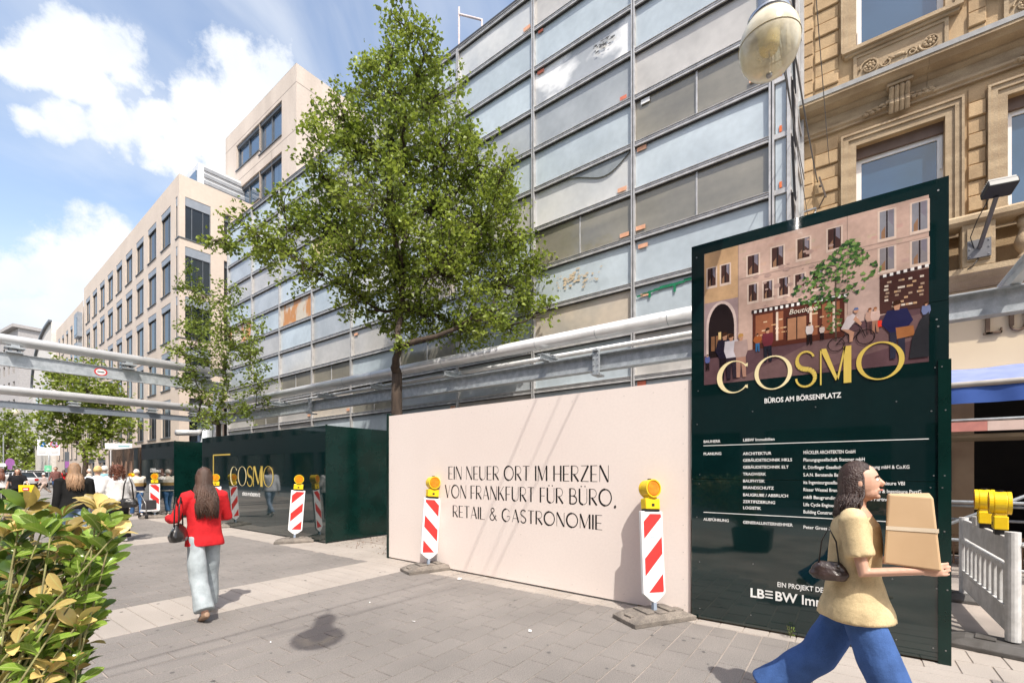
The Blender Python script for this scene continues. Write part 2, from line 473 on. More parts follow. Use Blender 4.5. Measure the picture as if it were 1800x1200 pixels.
# ------------------------------------------------------------------ tall info board
BX = 5.15
board = thing('info_board', 'tall dark green board with a printed street scene over gold lettering', 'sign board', (BX, 0.32, 0))
TOP = 4.03
for (z0, z1) in ((0.02, 1.508), (1.512, 3.006), (3.010, TOP)):
    g = MB(); g.box(BX, -0.695, z0, BX + 0.04, 1.343, z1)
    part(board, 'panel', g, green_m, world=True)
g = MB(); g.box(BX + 0.041, -0.69, 0.0, BX + 0.30, 1.34, TOP - 0.02); part(board, 'timber_frame', g, mat('plywood', (0.36, 0.25, 0.14), (0.28, 0.19, 0.1), 3, 0.8), world=True)
g = MB(); g.box(BX - 0.014, -0.708, 0.0, BX + 0.31, -0.628, 2.52); part(board, 'corner_batten', g, green_edge, world=True)
g = MB()
for yy in (1.27, 0.75, 0.2, -0.35, -0.60, -0.668):
    for zz in (0.12, 0.62, 1.1, 1.46, 1.56, 2.1, 2.46) if yy < -0.5 or yy > 1.2 else (0.14, 0.66, 2.2):
        yj = yy + rnd.uniform(-.02, .02)
        X = BX - 0.0145 if yy < -0.62 and zz < 2.5 else BX
        g.tube([(X, yj, zz), (X - 0.003, yj, zz)], 0.0055, 8)
for yy, zz in ((-0.63, 3.93), (-0.62, 2.86), (-0.63, 2.80), (1.29, 3.9)): g.tube([(BX, yy, zz), (BX - .003, yy, zz)], 0.007, 8)
part(board, 'screws', g, steel_m, world=True, kind='stuff')

# printed picture (flat print, its own small generic street view)
PY0, PY1, PZ0, PZ1 = 1.214, -0.572, 2.515, 3.915
PW = PY0 - PY1; PH = PZ1 - PZ0
prints = {}
layer = [0]
def pq(col, pts, rough=0.35):
    """polygon in picture coordinates, u 0..1 left to right, v 0..1 bottom to top"""
    if col not in prints: prints[col] = MB()
    layer[0] += 1
    X = BX - 0.0012 - layer[0] * 0.0000085
    prints[col].add([(X, PY0 - u * PW, PZ0 + v * PH) for u, v in pts], [tuple(range(len(pts)))])
def pr(col, u0, v0, u1, v1): pq(col, [(u0, v0), (u1, v0), (u1, v1), (u0, v1)])
SK = (0.56, 0.39, 0.32); SK2 = (0.50, 0.35, 0.27); GR = (0.115, 0.062, 0.07); DK = (0.02, 0.012, 0.012); WIN = (0.07, 0.035, 0.03)
pr(SK, 0, 0, 1, 1)                                  # pink stone facade
pr((0.56, 0.36, 0.20), 0, 0.60, 0.185, 1)           # sandstone house at the left edge
pr((0.36, 0.26, 0.26), 0.0, 0.2, 0.185, 0.62); pr((0.50, 0.36, 0.31), 0.69, 0.25, 1.0, 0.56)
for k in range(60):
    u_ = rnd.uniform(0, .96); v_ = rnd.uniform(.5, .98); pr((0.54 + rnd.uniform(-.04, .03), 0.375 + rnd.uniform(-.03, .03), 0.30), u_, v_, u_ + rnd.uniform(.02, .04), v_ + .02) if u_ > .19 else None
pr(GR, 0, 0, 1, 0.22); pq(GR, [(0, 0.18), (0.3, 0.2), (1, 0.36), (1, 0), (0, 0)])
pq((0.17, 0.10, 0.10), [(0.15, 0.0), (0.55, 0.22), (1, 0.30), (1, 0.16), (0.5, 0)])
for u in (0.0, 0.185, 0.69): pr((0.32, 0.23, 0.19), u, 0.36, u + 0.003, 1.0)
for u, v0, v1 in ((0.005, 0.63, 0.70), (0.31, 0.80, 0.93)): pass
def pwin(u0, v0, u1, v1, c=WIN):
    pr((0.68, 0.53, 0.44), u0 - 0.008, v0 - 0.018, u1 + 0.008, v1 + 0.008)
    pr(c, u0, v0, u1, v1)
    n = 2
    um = (u0 + u1) / 2
    pr((0.03, 0.02, 0.02), um - 0.003, v0, um + 0.003, v1)
    pq((0.30, 0.17, 0.10), [(u0 + 0.006, v0), (um - 0.006, v0), (um - 0.006, v0 + (v1 - v0) * 0.45), (u0 + 0.006, v0 + (v1 - v0) * 0.25)])
    pq((0.22, 0.20, 0.24), [(um + 0.006, v1), (u1 - 0.004, v1), (u1 - 0.004, v0 + (v1 - v0) * 0.4), (um + 0.006, v0 + (v1 - v0) * 0.6)])
for u in (0.02, 0.095): pwin(u, 0.745, u + 0.045, 0.88)
for i, u in enumerate((0.235, 0.355, 0.475, 0.61)): pwin(u, 0.765 + i * 0.015, u + 0.055, 0.90 + i * 0.015 if i else 0.90)
for u in (0.82, 0.94):
    pwin(u, 0.80, u + 0.055, 0.97, (0.25, 0.25, 0.28)); pwin(u, 0.60, u + 0.055, 0.74, (0.25, 0.23, 0.24))
for u in (0.24, 0.315, 0.39, 0.465, 0.545): pwin(u, 0.57, u + 0.042, 0.69)
pr((0.42, 0.30, 0.25), 0.185, 0.745, 1, 0.75); pr((0.42, 0.30, 0.25), 0.69, 0.775, 1, 0.78)
for k in range(70):      # printed dappled shade on the printed facade
    u_ = rnd.gauss(.50, .12); v_ = rnd.gauss(.62, .10); s_ = rnd.uniform(.006, .022)
    if .19 < u_ < .68 and .51 < v_ < .95: pq((0.42, 0.29, 0.25), [(u_ + s_ * math.cos(j * 1.26), v_ + s_ * .8 * math.sin(j * 1.26)) for j in range(5)])
# arch
arc = [(0.025, 0.20)] + [(0.095 - 0.07 * math.cos(a * PI / 12), 0.42 + 0.175 * math.sin(a * PI / 12)) for a in range(13)] + [(0.165, 0.20)]
pq((0.66, 0.52, 0.47), [(0.095 + (u - 0.095) * 1.18, v + (0.02 if v > 0.25 else 0)) for u, v in arc]); pq(DK, arc)
pq((0.25, 0.12, 0.06), [(0.04, 0.25), (0.15, 0.25), (0.15, 0.36), (0.04, 0.36)]); pr((0.75, 0.55, 0.25), 0.08, 0.33, 0.095, 0.385)
for u in (0.06, 0.095, 0.125): pr(DK, u, 0.2, u + 0.006, 0.55)
pr(DK, 0.03, 0.40, 0.16, 0.425)
# shops
pr((0.10, 0.03, 0.02), 0.26, 0.22, 0.68, 0.485); pr((0.07, 0.03, 0.025), 0.82, 0.33, 1, 0.56)
for u0, u1 in ((0.275, 0.36), (0.375, 0.41), (0.53, 0.565), (0.585, 0.66)): pr((0.33, 0.12, 0.06), u0, 0.26, u1, 0.46)
for i in range(26):
    u = rnd.uniform(0.27, 0.66); v = rnd.choice((0.31, 0.34, 0.37, 0.40)); pr(rnd.choice(((0.62, 0.36, 0.18), (0.4, 0.16, 0.08), (0.75, 0.55, 0.35))), u, v, u + 0.018, v + 0.008)
for i in range(40):
    u = rnd.uniform(0.83, 0.98); v = 0.36 + 0.022 * rnd.randrange(0, 8); pr(rnd.choice(((0.55, 0.35, 0.2), (0.4, 0.28, 0.2), (0.7, 0.6, 0.5))), u, v, u + 0.014, v + 0.012)
for u in (0.375, 0.53, 0.63): pr((0.78, 0.62, 0.50), u, 0.26, u + 0.011, 0.46)
pr((0.45, 0.22, 0.12), 0.43, 0.25, 0.515, 0.40); pr(DK, 0.425, 0.25, 0.43, 0.41); pr(DK, 0.47, 0.25, 0.475, 0.41); pr(DK, 0.425, 0.40, 0.52, 0.405)
for i in range(34):
    u = 0.255 + i * 0.0128; pr((0.85, 0.83, 0.80) if i % 2 else (0.05, 0.03, 0.03), u, 0.478, u + 0.0128, 0.498)
for i in range(14):
    u = 0.82 + i * 0.0128; pr((0.85, 0.83, 0.80) if i % 2 else (0.05, 0.03, 0.03), u, 0.555 + i * 0.001, u + 0.0128, 0.573 + i * 0.001)
pr((0.03, 0.02, 0.02), 0.255, 0.498, 0.69, 0.503)
# printed tree
pq((0.10, 0.07, 0.05), [(0.640, 0.20), (0.648, 0.20), (0.646, 0.60), (0.641, 0.60)])
for i in range(330):
    a = rnd.random() * 2 * PI; r = rnd.random() ** 0.6
    v = 0.62 + 0.22 * r * math.sin(a); wdt = 0.17 * (1.15 - abs((v - 0.58)) * 3.0)
    u = 0.645 + max(0.02, wdt) * r * math.cos(a) + (v - 0.6) * 0.25
    s_ = rnd.uniform(0.006, 0.016); b_ = rnd.random() * 6.28
    pq(rnd.choice(((0.05, 0.12, 0.03), (0.10, 0.20, 0.05), (0.20, 0.32, 0.09), (0.03, 0.07, 0.03))),
       [(u + s_ * math.cos(b_ + k * 2.1), v + s_ * 1.2 * math.sin(b_ + k * 2.1)) for k in range(3)])
for i in range(40):
    u = 0.635 + rnd.uniform(-.03, .03); v = rnd.uniform(0.25, 0.42); s_ = 0.01
    pq((0.10, 0.18, 0.05), [(u, v), (u + s_, v + s_), (u - s_ * .5, v + s_ * 1.3)])
def pfig(u, v, h, top, bot, skin=(0.5, 0.27, 0.17), hair=(0.05, 0.02, 0.01), wd=0.30):
    k = h * PH / PW
    pq(bot, [(u - 0.09 * k, v), (u - 0.02 * k, v), (u + 0.0 * k, v + 0.40 * h), (u + 0.04 * k, v), (u + 0.11 * k, v), (u + 0.10 * k, v + 0.52 * h), (u - 0.10 * k, v + 0.52 * h)])
    pq(top, [(u - 0.10 * k, v + 0.46 * h), (u + 0.10 * k, v + 0.46 * h), (u + wd / 2 * k, v + 0.62 * h), (u + 0.13 * k, v + 0.84 * h), (u - 0.13 * k, v + 0.84 * h), (u - wd / 2 * k, v + 0.62 * h)])
    pq(skin, [(u - 0.03 * k, v + 0.83 * h), (u + 0.03 * k, v + 0.83 * h), (u + 0.05 * k, v + 0.93 * h), (u, v + 0.99 * h), (u - 0.05 * k, v + 0.93 * h)])
    pq(hair, [(u - 0.055 * k, v + 0.90 * h), (u + 0.055 * k, v + 0.93 * h), (u + 0.045 * k, v + 0.985 * h), (u, v + 1.0 * h), (u - 0.05 * k, v + 0.98 * h)])
pfig(0.115, 0.02, 0.36, (0.02, 0.015, 0.03), (0.015, 0.01, 0.015), wd=0.36)
pfig(0.150, 0.03, 0.33, (0.62, 0.58, 0.62), (0.03, 0.02, 0.03))
pfig(0.200, 0.03, 0.32, (0.42, 0.30, 0.27), (0.40, 0.22, 0.16), hair=(0.45, 0.25, 0.08))
pfig(0.335, 0.12, 0.24, (0.16, 0.03, 0.04), (0.02, 0.02, 0.03))
pfig(0.285, 0.20, 0.13, (0.35, 0.10, 0.03), (0.04, 0.14, 0.30), wd=0.45)
pfig(0.53, 0.20, 0.15, (0.70, 0.62, 0.60), DK)
pfig(0.585, 0.22, 0.10, (0.60, 0.5, 0.45), DK)
pfig(0.782, 0.22, 0.16, (0.45, 0.28, 0.22), (0.10, 0.05, 0.05), hair=(0.2, 0.07, 0.03))
pfig(0.803, 0.22, 0.16, (0.60, 0.42, 0.36), (0.35, 0.18, 0.12), hair=(0.3, 0.12, 0.05)); pr((0.75, 0.05, 0.03), 0.812, 0.25, 0.828, 0.29)
pfig(0.885, 0.04, 0.36, (0.02, 0.02, 0.07), (0.03, 0.03, 0.05), wd=0.42); pq((0.33, 0.13, 0.05), [(0.885, 0.16), (0.95, 0.17), (0.945, 0.23), (0.88, 0.23)])
pfig(0.99, 0.22, 0.14, (0.15, 0.18, 0.32), DK)
pfig(0.02, 0.11, 0.12, (0.1, 0.12, 0.3), DK)
pq((0.03, 0.03, 0.035), [(0.93, 0.03), (1.0, 0.03), (1.0, 0.30), (0.97, 0.26), (0.94, 0.15)])
def pring(cu, cv, ru, rv, col, th=0.10):
    for k in range(20):
        a0, a1 = k * PI / 10, (k + 1) * PI / 10
        pq(col, [(cu + ru * math.cos(a0), cv + rv * math.sin(a0)), (cu + ru * math.cos(a1), cv + rv * math.sin(a1)),
                 (cu + ru * (1 - th) * math.cos(a1), cv + rv * (1 - th) * math.sin(a1)), (cu + ru * (1 - th) * math.cos(a0), cv + rv * (1 - th) * math.sin(a0))])
pring(0.645, 0.175, 0.036, 0.046, DK); pring(0.765, 0.20, 0.038, 0.048, DK)
for a, b in (((0.645, 0.175), (0.69, 0.24)), ((0.69, 0.24), (0.745, 0.25)), ((0.705, 0.18), (0.745, 0.25)), ((0.745, 0.27), (0.765, 0.20)), ((0.705, 0.18), (0.645, 0.175)), ((0.705, 0.18), (0.688, 0.26))):
    dx, dy = b[0] - a[0], b[1] - a[1]; ln = math.hypot(dx, dy); nx, ny = -dy / ln * 0.002, dx / ln * 0.002
    pq(DK, [(a[0] + nx, a[1] + ny), (b[0] + nx, b[1] + ny), (b[0] - nx, b[1] - ny), (a[0] - nx, a[1] - ny)])
pq((0.60, 0.52, 0.52), [(0.665, 0.27), (0.69, 0.25), (0.735, 0.33), (0.715, 0.36), (0.69, 0.345)])
pq((0.5, 0.27, 0.18), [(0.665, 0.27), (0.70, 0.26), (0.72, 0.24), (0.712, 0.18), (0.700, 0.18), (0.70, 0.23)]); pq((0.5, 0.27, 0.18), [(0.725, 0.345), (0.75, 0.29), (0.745, 0.275), (0.715, 0.32)])
pring(0.727, 0.375, 0.010, 0.014, (0.5, 0.27, 0.18), 1.0); pq((0.10, 0.15, 0.30), [(0.716, 0.38), (0.738, 0.38), (0.734, 0.395), (0.72, 0.395)])
pic = MB(); pm = []
for i, (c, mbx) in enumerate(prints.items()):
    pic.cur = i; pic.add(mbx.v, mbx.f); pm.append(mat('print_%d' % i, tuple(min(1, v * 1.10) for v in c), tuple(v * 0.62 for v in c), 2.6, 0.06, spec=0.5, coat=.6, fine=.06, fscale=25, lo=.3, hi=.7))
part(board, 'printed_picture', pic, pm, world=True)
pb = text('Boutique', 0.07, mat('print_sign', (0.8, 0.72, 0.6), rough=0.3), 0.9, shear=0.3)
pb.transform(Matrix.Translation((-0.0065, PY0 - 0.435 * PW - board.location.y, PZ0 + 0.425 * PH)) @ WALLROT)
link('printed_shop_name', pb, board)

# display letters (thick and thin strokes)
def fa(X, dep=0.002): return (lambda a, b: (X - dep, a, b)), (lambda a, b: (X + 0.0, a, b))
def letters_cosmo(root, X, spans, z0, z1, tall=False, th=1.0):
    """spans: five (yleft, yright) pairs; builds C O S M O as flat display letters"""
    for i, (ya, yb) in enumerate(spans):
        g = MB(); W = ya - yb; H = z1 - z0
        z0i = z0; cy = (ya + yb) / 2; cz = z0 + H / 2
        f1, f2 = fa(X)
        def ringseg(a0, a1, n, ro, ri, ox=0.0):
            for k in range(n):
                aa, ab = a0 + (a1 - a0) * k / n, a0 + (a1 - a0) * (k + 1) / n
                q = [(ro, aa), (ro, ab), (ri, ab), (ri, aa)]
                pts = []
                for (r, a) in q:
                    sx = W / 2 * (1 if r == ro else ri[0]); sz = H / 2 * (1 if r == ro else ri[1])
                    sh = ox * W if r == ri else 0
                    pts.append((cy - (math.cos(a) * sx + sh), cz + math.sin(a) * sz))
                g.prism(pts, f1, f2)
        if i in (1, 4): ringseg(0, 2 * PI, 40, 1, (1 - 0.22 * th, 0.93 if not tall else 0.965))
        elif i == 0:
            ringseg(0.62, 2 * PI - 0.62, 34, 1, (1 - 0.22 * th, 0.93 if not tall else 0.965), 0.05)
            e = cy - W / 2 * math.cos(0.62)
            for sgn in (1, -1): g.prism([(e - 0.01 * W, cz + sgn * H * 0.26), (e + 0.05 * W, cz + sgn * H * 0.36), (e - 0.02 * W, cz + sgn * H * 0.38)], f1, f2)
        elif i == 2:
            n = 30; pts = []
            for k in range(n + 1):
                t = k / n
                if t < 0.5: a = math.radians(20 + (270 - 20) * (t / 0.5)); px_ = math.cos(a) * W * 0.40; pz_ = H * 0.245 + math.sin(a) * H * 0.245
                else: a = math.radians(90 - (290 - 20) * ((t - 0.5) / 0.5)); px_ = math.cos(a) * W * 0.44; pz_ = -H * 0.255 + math.sin(a) * H * 0.245
                pts.append((px_, pz_))
            for k in range(n):
                (xa, za), (xb, zb) = pts[k], pts[k + 1]
                def wd(t): return (0.10 + 0.16 * math.exp(-((t - 0.5) / 0.20) ** 2)) * W * th
                dx, dz = xb - xa, zb - za; ln = math.hypot(dx, dz) + 1e-9; nx, nz_ = -dz / ln, dx / ln
                w0, w1 = wd(k / n) / 2, wd((k + 1) / n) / 2; 
                g.prism([(cy - (xa + nx * w0), cz + za + nz_ * w0), (cy - (xb + nx * w1), cz + zb + nz_ * w1), (cy - (xb - nx * w1), cz + zb - nz_ * w1), (cy - (xa - nx * w0), cz + za - nz_ * w0)], f1, f2)
        else:
            g.prism([(ya, z0), (ya - 0.05 * W, z0), (ya - 0.05 * W, z1), (ya, z1)], f1, f2)
            g.prism([(ya - 0.0 * W, z1), (ya - 0.20 * W, z1), (cy - 0.10 * W, z0 + 0.10 * H), (cy + 0.0 * W, z0 + 0.10 * H)], f1, f2)
            g.prism([(cy - 0.10 * W, z0 + 0.10 * H), (cy - 0.03 * W, z0 + 0.10 * H), (yb + 0.22 * W, z1), (yb + 0.17 * W, z1)], f1, f2)
            g.prism([(yb + 0.24 * W, z0), (yb, z0), (yb, z1), (yb + 0.24 * W, z1)], f1, f2)
        part(root, 'letter', g, gold_pale if i < 2 else gold_m, world=True)
letters_cosmo(board, BX - 0.006, [(1.085, .769), (.732, .407), (.385, .214), (.185, -.050), (-.085, -.417)], 2.40, 2.735)
wall_text(board, 'lettering', 'BÜROS AM BÖRSENPLATZ', BX - 0.002, .647, 2.272, 0.068, white_print, bold=0.0014, width=0.62)
def bt(s, y, z, size=0.041, width=None, sx=0.93, b=0.0006):
    wall_text(board, 'lettering', s, BX - 0.002, y, z - size * 0.36, size, white_print, sx, b, width=width)
bt('BAUHERR', 1.22, 1.912); bt('PLANUNG', 1.22, 1.782); bt('AUSFÜHRUNG', 1.22, 1.083)
bt('LBBW Immobilien', .838, 1.914)
for s_, z_ in zip(('ARCHITEKTUR', 'GEBÄUDETECHNIK HKLS', 'GEBÄUDETECHNIK ELT', 'TRAGWERK', 'BAUPHYSIK', 'BRANDSCHUTZ', 'BAUGRUBE / ABBRUCH', 'ZERTIFIZIERUNG', 'LOGISTIK'), (1.775, 1.708, 1.638, 1.568, 1.498, 1.43, 1.357, 1.288, 1.225)): bt(s_, .838, z_)
bt('GENERALUNTERNEHMER', .838, 1.077)
rows3 = [('MÄCKLER ARCHITEKTEN GmbH', .395), ('Planungsgesellschaft Statzner mbH', .462), ('K. Dörflinger Gesellschaft für Elektroplanung mbH & Co.KG', .765), ('S.A.N. Beratende Bauingenieure mbH', .50),
         ('ita Ingenieurgesellschaft für beratende Ingenieure VBI', .735), ('Rieser Wessel Brandschutzsachverständige & Ingenieure PartG', .84), ('mbB Baugrundinstitut Franke und Partner GmbH', .755), ('Life Cycle Engineering', .30), ('Building Construction', .28)]
for (s_, wd_), z_ in zip(rows3, (1.775, 1.705, 1.634, 1.563, 1.492, 1.422, 1.351, 1.281, 1.211)): bt(s_, .318, z_, 0.044, wd_)
bt('Peter Gross Hochbau', .318, 1.065)
g = MB()
for z_ in (1.868, 1.157): g.box(BX - 0.0025, -.572, z_ - 0.0035, BX - 0.0005, 1.22, z_ + 0.0035)
part(board, 'ruled_line', g, white_print, world=True)
bt('EIN PROJEKT DER', .535, .487, 0.066, .405)
bt('LB', .775, .372, 0.125, .125, b=0.003); bt('BW', .555, .372, 0.125, .185, b=0.003); bt('Immobilien', .335, .372, 0.125, .49, b=0.002)
g = MB()
for k in range(3): g.prism([(.637 - 0, .338 + k * 0.031), (.572, .338 + k * 0.031), (.572, .350 + k * 0.031), (.637, .350 + k * 0.031)], *fa(BX - 0.001))
part(board, 'logo_bars', g, white_print, world=True)

# ------------------------------------------------------------------ cream hoarding with slogan
WX = 5.29
wall = thing('cream_hoarding', 'cream plywood hoarding with thin black slogan lettering beside the tall green board', 'hoarding', (WX, 4.0, 0))
for i in range(1):
    g = MB(); g.box(WX, 1.36, 0.025, WX + 0.03, 6.735, 2.60); part(wall, 'panel', g, cream_m, world=True)
g = MB(); g.box(WX - 0.012, 6.737, 0.0, WX + 0.20, 6.79, 2.64); part(wall, 'end_post', g, green_edge, world=True)
g = MB()
for yy in (1.9, 3.1, 4.3, 5.5, 6.6):
    g.box(WX + 0.031, yy, 0.0, WX + 0.10, yy + 0.08, 2.52)
    g.beam((WX + 0.1, yy + 0.04, 2.2), (WX + 1.2, yy + 0.04, 0.05), 0.06, 0.1)
part(wall, 'back_strut', g, mat('plywood', (0, 0, 0)), world=True)
g = MB()
for yy in np.arange(1.42, 6.7, 0.36):
    for zz in (0.12, 2.5): g.tube([(WX, yy, zz), (WX - .002, yy, zz)], 0.005, 8)
for zz in np.arange(0.4, 2.4, 0.3):
    for yy in (1.44, 3.7, 6.66): g.tube([(WX, yy, zz), (WX - .002, yy, zz)], 0.005, 8)
part(wall, 'screws', g, mat('screw_grey', (0.5, 0.46, 0.42)), world=True, kind='stuff')

# stroke font: each glyph = list of (points, weight) on a box w x 1; weight 1 thick, 0 thin
def arcp(cx, cy, rx, ry, a0, a1, n=14): return [(cx + rx * math.cos(math.radians(a0 + (a1 - a0) * k / n)), cy + ry * math.sin(math.radians(a0 + (a1 - a0) * k / n))) for k in range(n + 1)]
GL = {
 'E': (.34, [([(0.03, 0), (0.03, 1)], 1), ([(0.03, .985), (.34, .985)], 0), ([(0.03, .45), (.30, .45)], 0), ([(0.03, .015), (.34, .015)], 0)]),
 'F': (.32, [([(0.03, 0), (0.03, 1)], 1), ([(0.03, .985), (.32, .985)], 0), ([(0.03, .45), (.28, .45)], 0)]),
 'I': (.06, [([(0.03, 0), (0.03, 1)], 1)]),
 'N': (.46, [([(0.02, 0), (0.02, 1)], 0), ([(0.03, 1), (.42, 0)], 1), ([(.44, 0), (.44, 1)], 0)]),
 'U': (.44, [([(0.03, 1), (0.03, .28)] + arcp(.22, .25, .19, .24, 180, 270, 8), 1), (arcp(.22, .25, .20, .24, 270, 360, 8) + [(.42, 1)], 0)]),
 'R': (.40, [([(0.03, 0), (0.03, 1)], 1), ([(0.03, .985), (.20, .985)] + arcp(.20, .72, .17, .265, 90, -90) + [(0.03, .455)], 0), ([(.14, .45), (.39, 0)], 1)]),
 'O': (.64, [(arcp(.32, .5, .30, .49, 90, 270, 20), 1), (arcp(.32, .5, .30, .49, -90, 90, 20), .45)]),
 'T': (.40, [([(0.0, .985), (.40, .985)], 0), ([(.20, 0), (.20, .985)], 1)]),
 'M': (.56, [([(0.02, 0), (0.02, 1)], 0), ([(0.03, 1), (.26, .04)], 1), ([(.26, .04), (.50, 1)], 0), ([(.52, 0), (.52, 1)], 1)]),
 'H': (.44, [([(0.03, 0), (0.03, 1)], 1), ([(0.03, .47), (.41, .47)], 0), ([(.41, 0), (.41, 1)], 1)]),
 'Z': (.42, [([(0.03, .985), (.41, .985)], 0), ([(.40, .985), (.03, .015)], 1), ([(.02, .015), (.42, .015)], 0)]),
 'V': (.44, [([(0.02, 1), (.22, 0)], 1), ([(.22, 0), (.42, 1)], 0)]),
 'K': (.42, [([(0.03, 0), (0.03, 1)], 1), ([(.38, 1), (.05, .40)], 0), ([(.14, .52), (.40, 0)], 1)]),
 'B': (.42, [([(0.03, 0), (0.03, 1)], 1), ([(0.03, .985), (.18, .985)] + arcp(.18, .755, .16, .23, 90, -90) + [(0.03, .525)], .2), ([(.18, .525)] + arcp(.18, .27, .21, .255, 90, -90) + [(0.03, .015)], .6)]),
 'L': (.34, [([(0.03, 0), (0.03, 1)], 1), ([(0.03, .015), (.34, .015)], 0)]),
 'A': (.46, [([(0.02, 0), (.23, 1)], 0), ([(.23, 1), (.44, 0)], 1), ([(.09, .30), (.37, .30)], 0)]),
 'G': (.58, [(arcp(.30, .5, .28, .49, 90, 270, 18), 1), (arcp(.30, .5, .26, .49, 90, 35, 8), 0), (arcp(.30, .5, .26, .49, 270, 340, 8) + [(.56, .42), (.36, .42)], 0)]),
 'S': (.38, [(arcp(.19, .75, .16, .24, 30, 200, 12) + [(.08, .60), (.30, .40)] + arcp(.19, .25, .16, .24, 10, -160, 12), .55)]),
 ',': (.12, [([(0.05, .05), (0.07, -.02), (0.03, -.12)], 1)]),
 '&': (.52, [([(.50, 0), (.12, .70)] + arcp(.22, .82, .11, .16, 200, -20, 10) + [(.10, .48)] + arcp(.20, .25, .17, .24, 130, 300, 10) + [(.46, .42)], .5)]),
}
def stroke(g, pts, wd, X):
    f1, f2 = fa(X, 0.0012)
    n = len(pts)
    nrm = []
    for i in range(n):
        a = pts[max(i - 1, 0)]; b = pts[min(i + 1, n - 1)]
        dx, dy = b[0] - a[0], b[1] - a[1]; ln = math.hypot(dx, dy) + 1e-9; nrm.append((-dy / ln * wd / 2, dx / ln * wd / 2))
    for i in range(n - 1):
        (xa, ya), (xb, yb) = pts[i], pts[i + 1]; na, nb_ = nrm[i], nrm[i + 1]
        g.prism([(xa + na[0], ya + na[1]), (xb + nb_[0], yb + nb_[1]), (xb - nb_[0], yb - nb_[1]), (xa - na[0], ya - na[1])], f1, f2)
def slogan(s, ya, yb, z0, z1, root):
    H = z1 - z0; gap = .10; space = .26
    wd = 0
    for ch in s.replace('Ü', 'U'): wd += (space if ch == ' ' else GL[ch][0] + gap)
    wd -= gap; k = (ya - yb) / wd; x = 0
    for ch in s:
        if ch == ' ': x += space; continue
        um = ch == 'Ü'; c2 = 'U' if um else ch
        gw, st = GL[c2]; g = MB()
        for pts, wt in st:
            stroke(g, [(ya - (x + p[0]) * k, z0 + p[1] * H) for p in pts], 0.0068 + 0.0175 * wt, WX)
        if um:
            for ux in (.12, .32): g.prism([(ya - (x + ux - .03) * k, z0 + 1.10 * H), (ya - (x + ux + .03) * k, z0 + 1.10 * H), (ya - (x + ux + .03) * k, z0 + 1.17 * H), (ya - (x + ux - .03) * k, z0 + 1.17 * H)], *fa(WX, 0.0012))
        part(root, 'letter', g, ink_m, world=True)
        x += gw + gap
slogan('EIN NEUER ORT IM HERZEN', 5.17, 2.34, 1.462, 1.668, wall)
slogan('VON FRANKFURT FÜR BÜRO,', 5.25, 2.24, 1.167, 1.372, wall)
slogan('RETAIL & GASTRONOMIE', 5.07, 2.43, .864, 1.048, wall)
wall.rotation_euler = (0, 0, -0.040)

# ------------------------------------------------------------------ green boxed hoardings round the trees
GX = 5.66
def green_box(y0, y1, label, door=False):
    t = thing('green_hoarding', label, 'hoarding', (GX, (y0 + y1) / 2, 0), group='dark green hoarding boxes round the street trees')
    n = max(1, round((y1 - y0) / 2.2)); h = (y1 - y0) / n
    for k in range(n):
        g = MB(); g.box(GX, y0 + k * h + (0.002 if k else 0), 0.03, GX + 0.03, y0 + (k + 1) * h - 0.002, 2.60); part(t, 'front_panel', g, green_m, world=True)
    g = MB(); g.box(GX + 0.031, y0, 0.03, 7.75, y0 + 0.03, 2.60); part(t, 'side_panel', g, green_edge, world=True)
    g = MB(); g.box(GX + 0.031, y1 - 0.03, 0.03, 7.75, y1, 2.60); part(t, 'side_panel', g, green_edge, world=True)
    g = MB(); g.box(7.751, y0, 0.03, 7.78, y1, 2.60); part(t, 'back_panel', g, green_edge, world=True)
    g = MB(); g.box(GX - 0.012, y0 - 0.012, 0.0, GX + 0.035, y0 - 0.001, 2.615); part(t, 'corner_trim', g, green_edge, world=True)
    return t
gb1 = green_box(9.2, 15.9, 'long dark green hoarding with gold word, next to the cream slogan hoarding')
gb2 = green_box(18.2, 21.6, 'short dark green hoarding with small white print, farther down the street')
def sp(a, b, n=5, gp=.025):
    wds = [.98, 1.12, .72, 1.12, 1.16]; tot = sum(wds) + gp * 10; k = (a - b) / tot; x = a; r = []
    for w_ in wds: r.append((x, x - w_ * k)); x -= (w_ + gp * 2.5) * k
    return r
letters_cosmo(gb1, GX - 0.004, sp(13.94, 11.5), 1.19, 1.72, True, 0.75)
wall_text(gb1, 'lettering', 'BÜROS AM BÖRSENPLATZ', GX - 0.003, 13.2, 0.93, 0.12, white_print, bold=0.002, width=1.0)
g = MB(); g.box(GX - 0.008, 15.05, 0.05, GX - 0.001, 15.09, 2.08); g.box(GX - 0.008, 13.95, 2.04, GX - 0.001, 15.05, 2.08)
part(gb1, 'yellow_door_edge', g, gold_m, world=True)
wall_text(gb2, 'lettering', 'COSMO', GX - 0.003, 20.6, 1.55, 0.2, white_print, width=0.6)
wall_text(gb2, 'lettering', 'LBBW Immobilien', GX - 0.003, 20.3, 1.30, 0.16, white_print, width=1.3)
wall_text(gb2, 'lettering', 'BÖRSENPLATZ', GX - 0.003, 20.3, 1.55, 0.12, white_print, width=0.8)

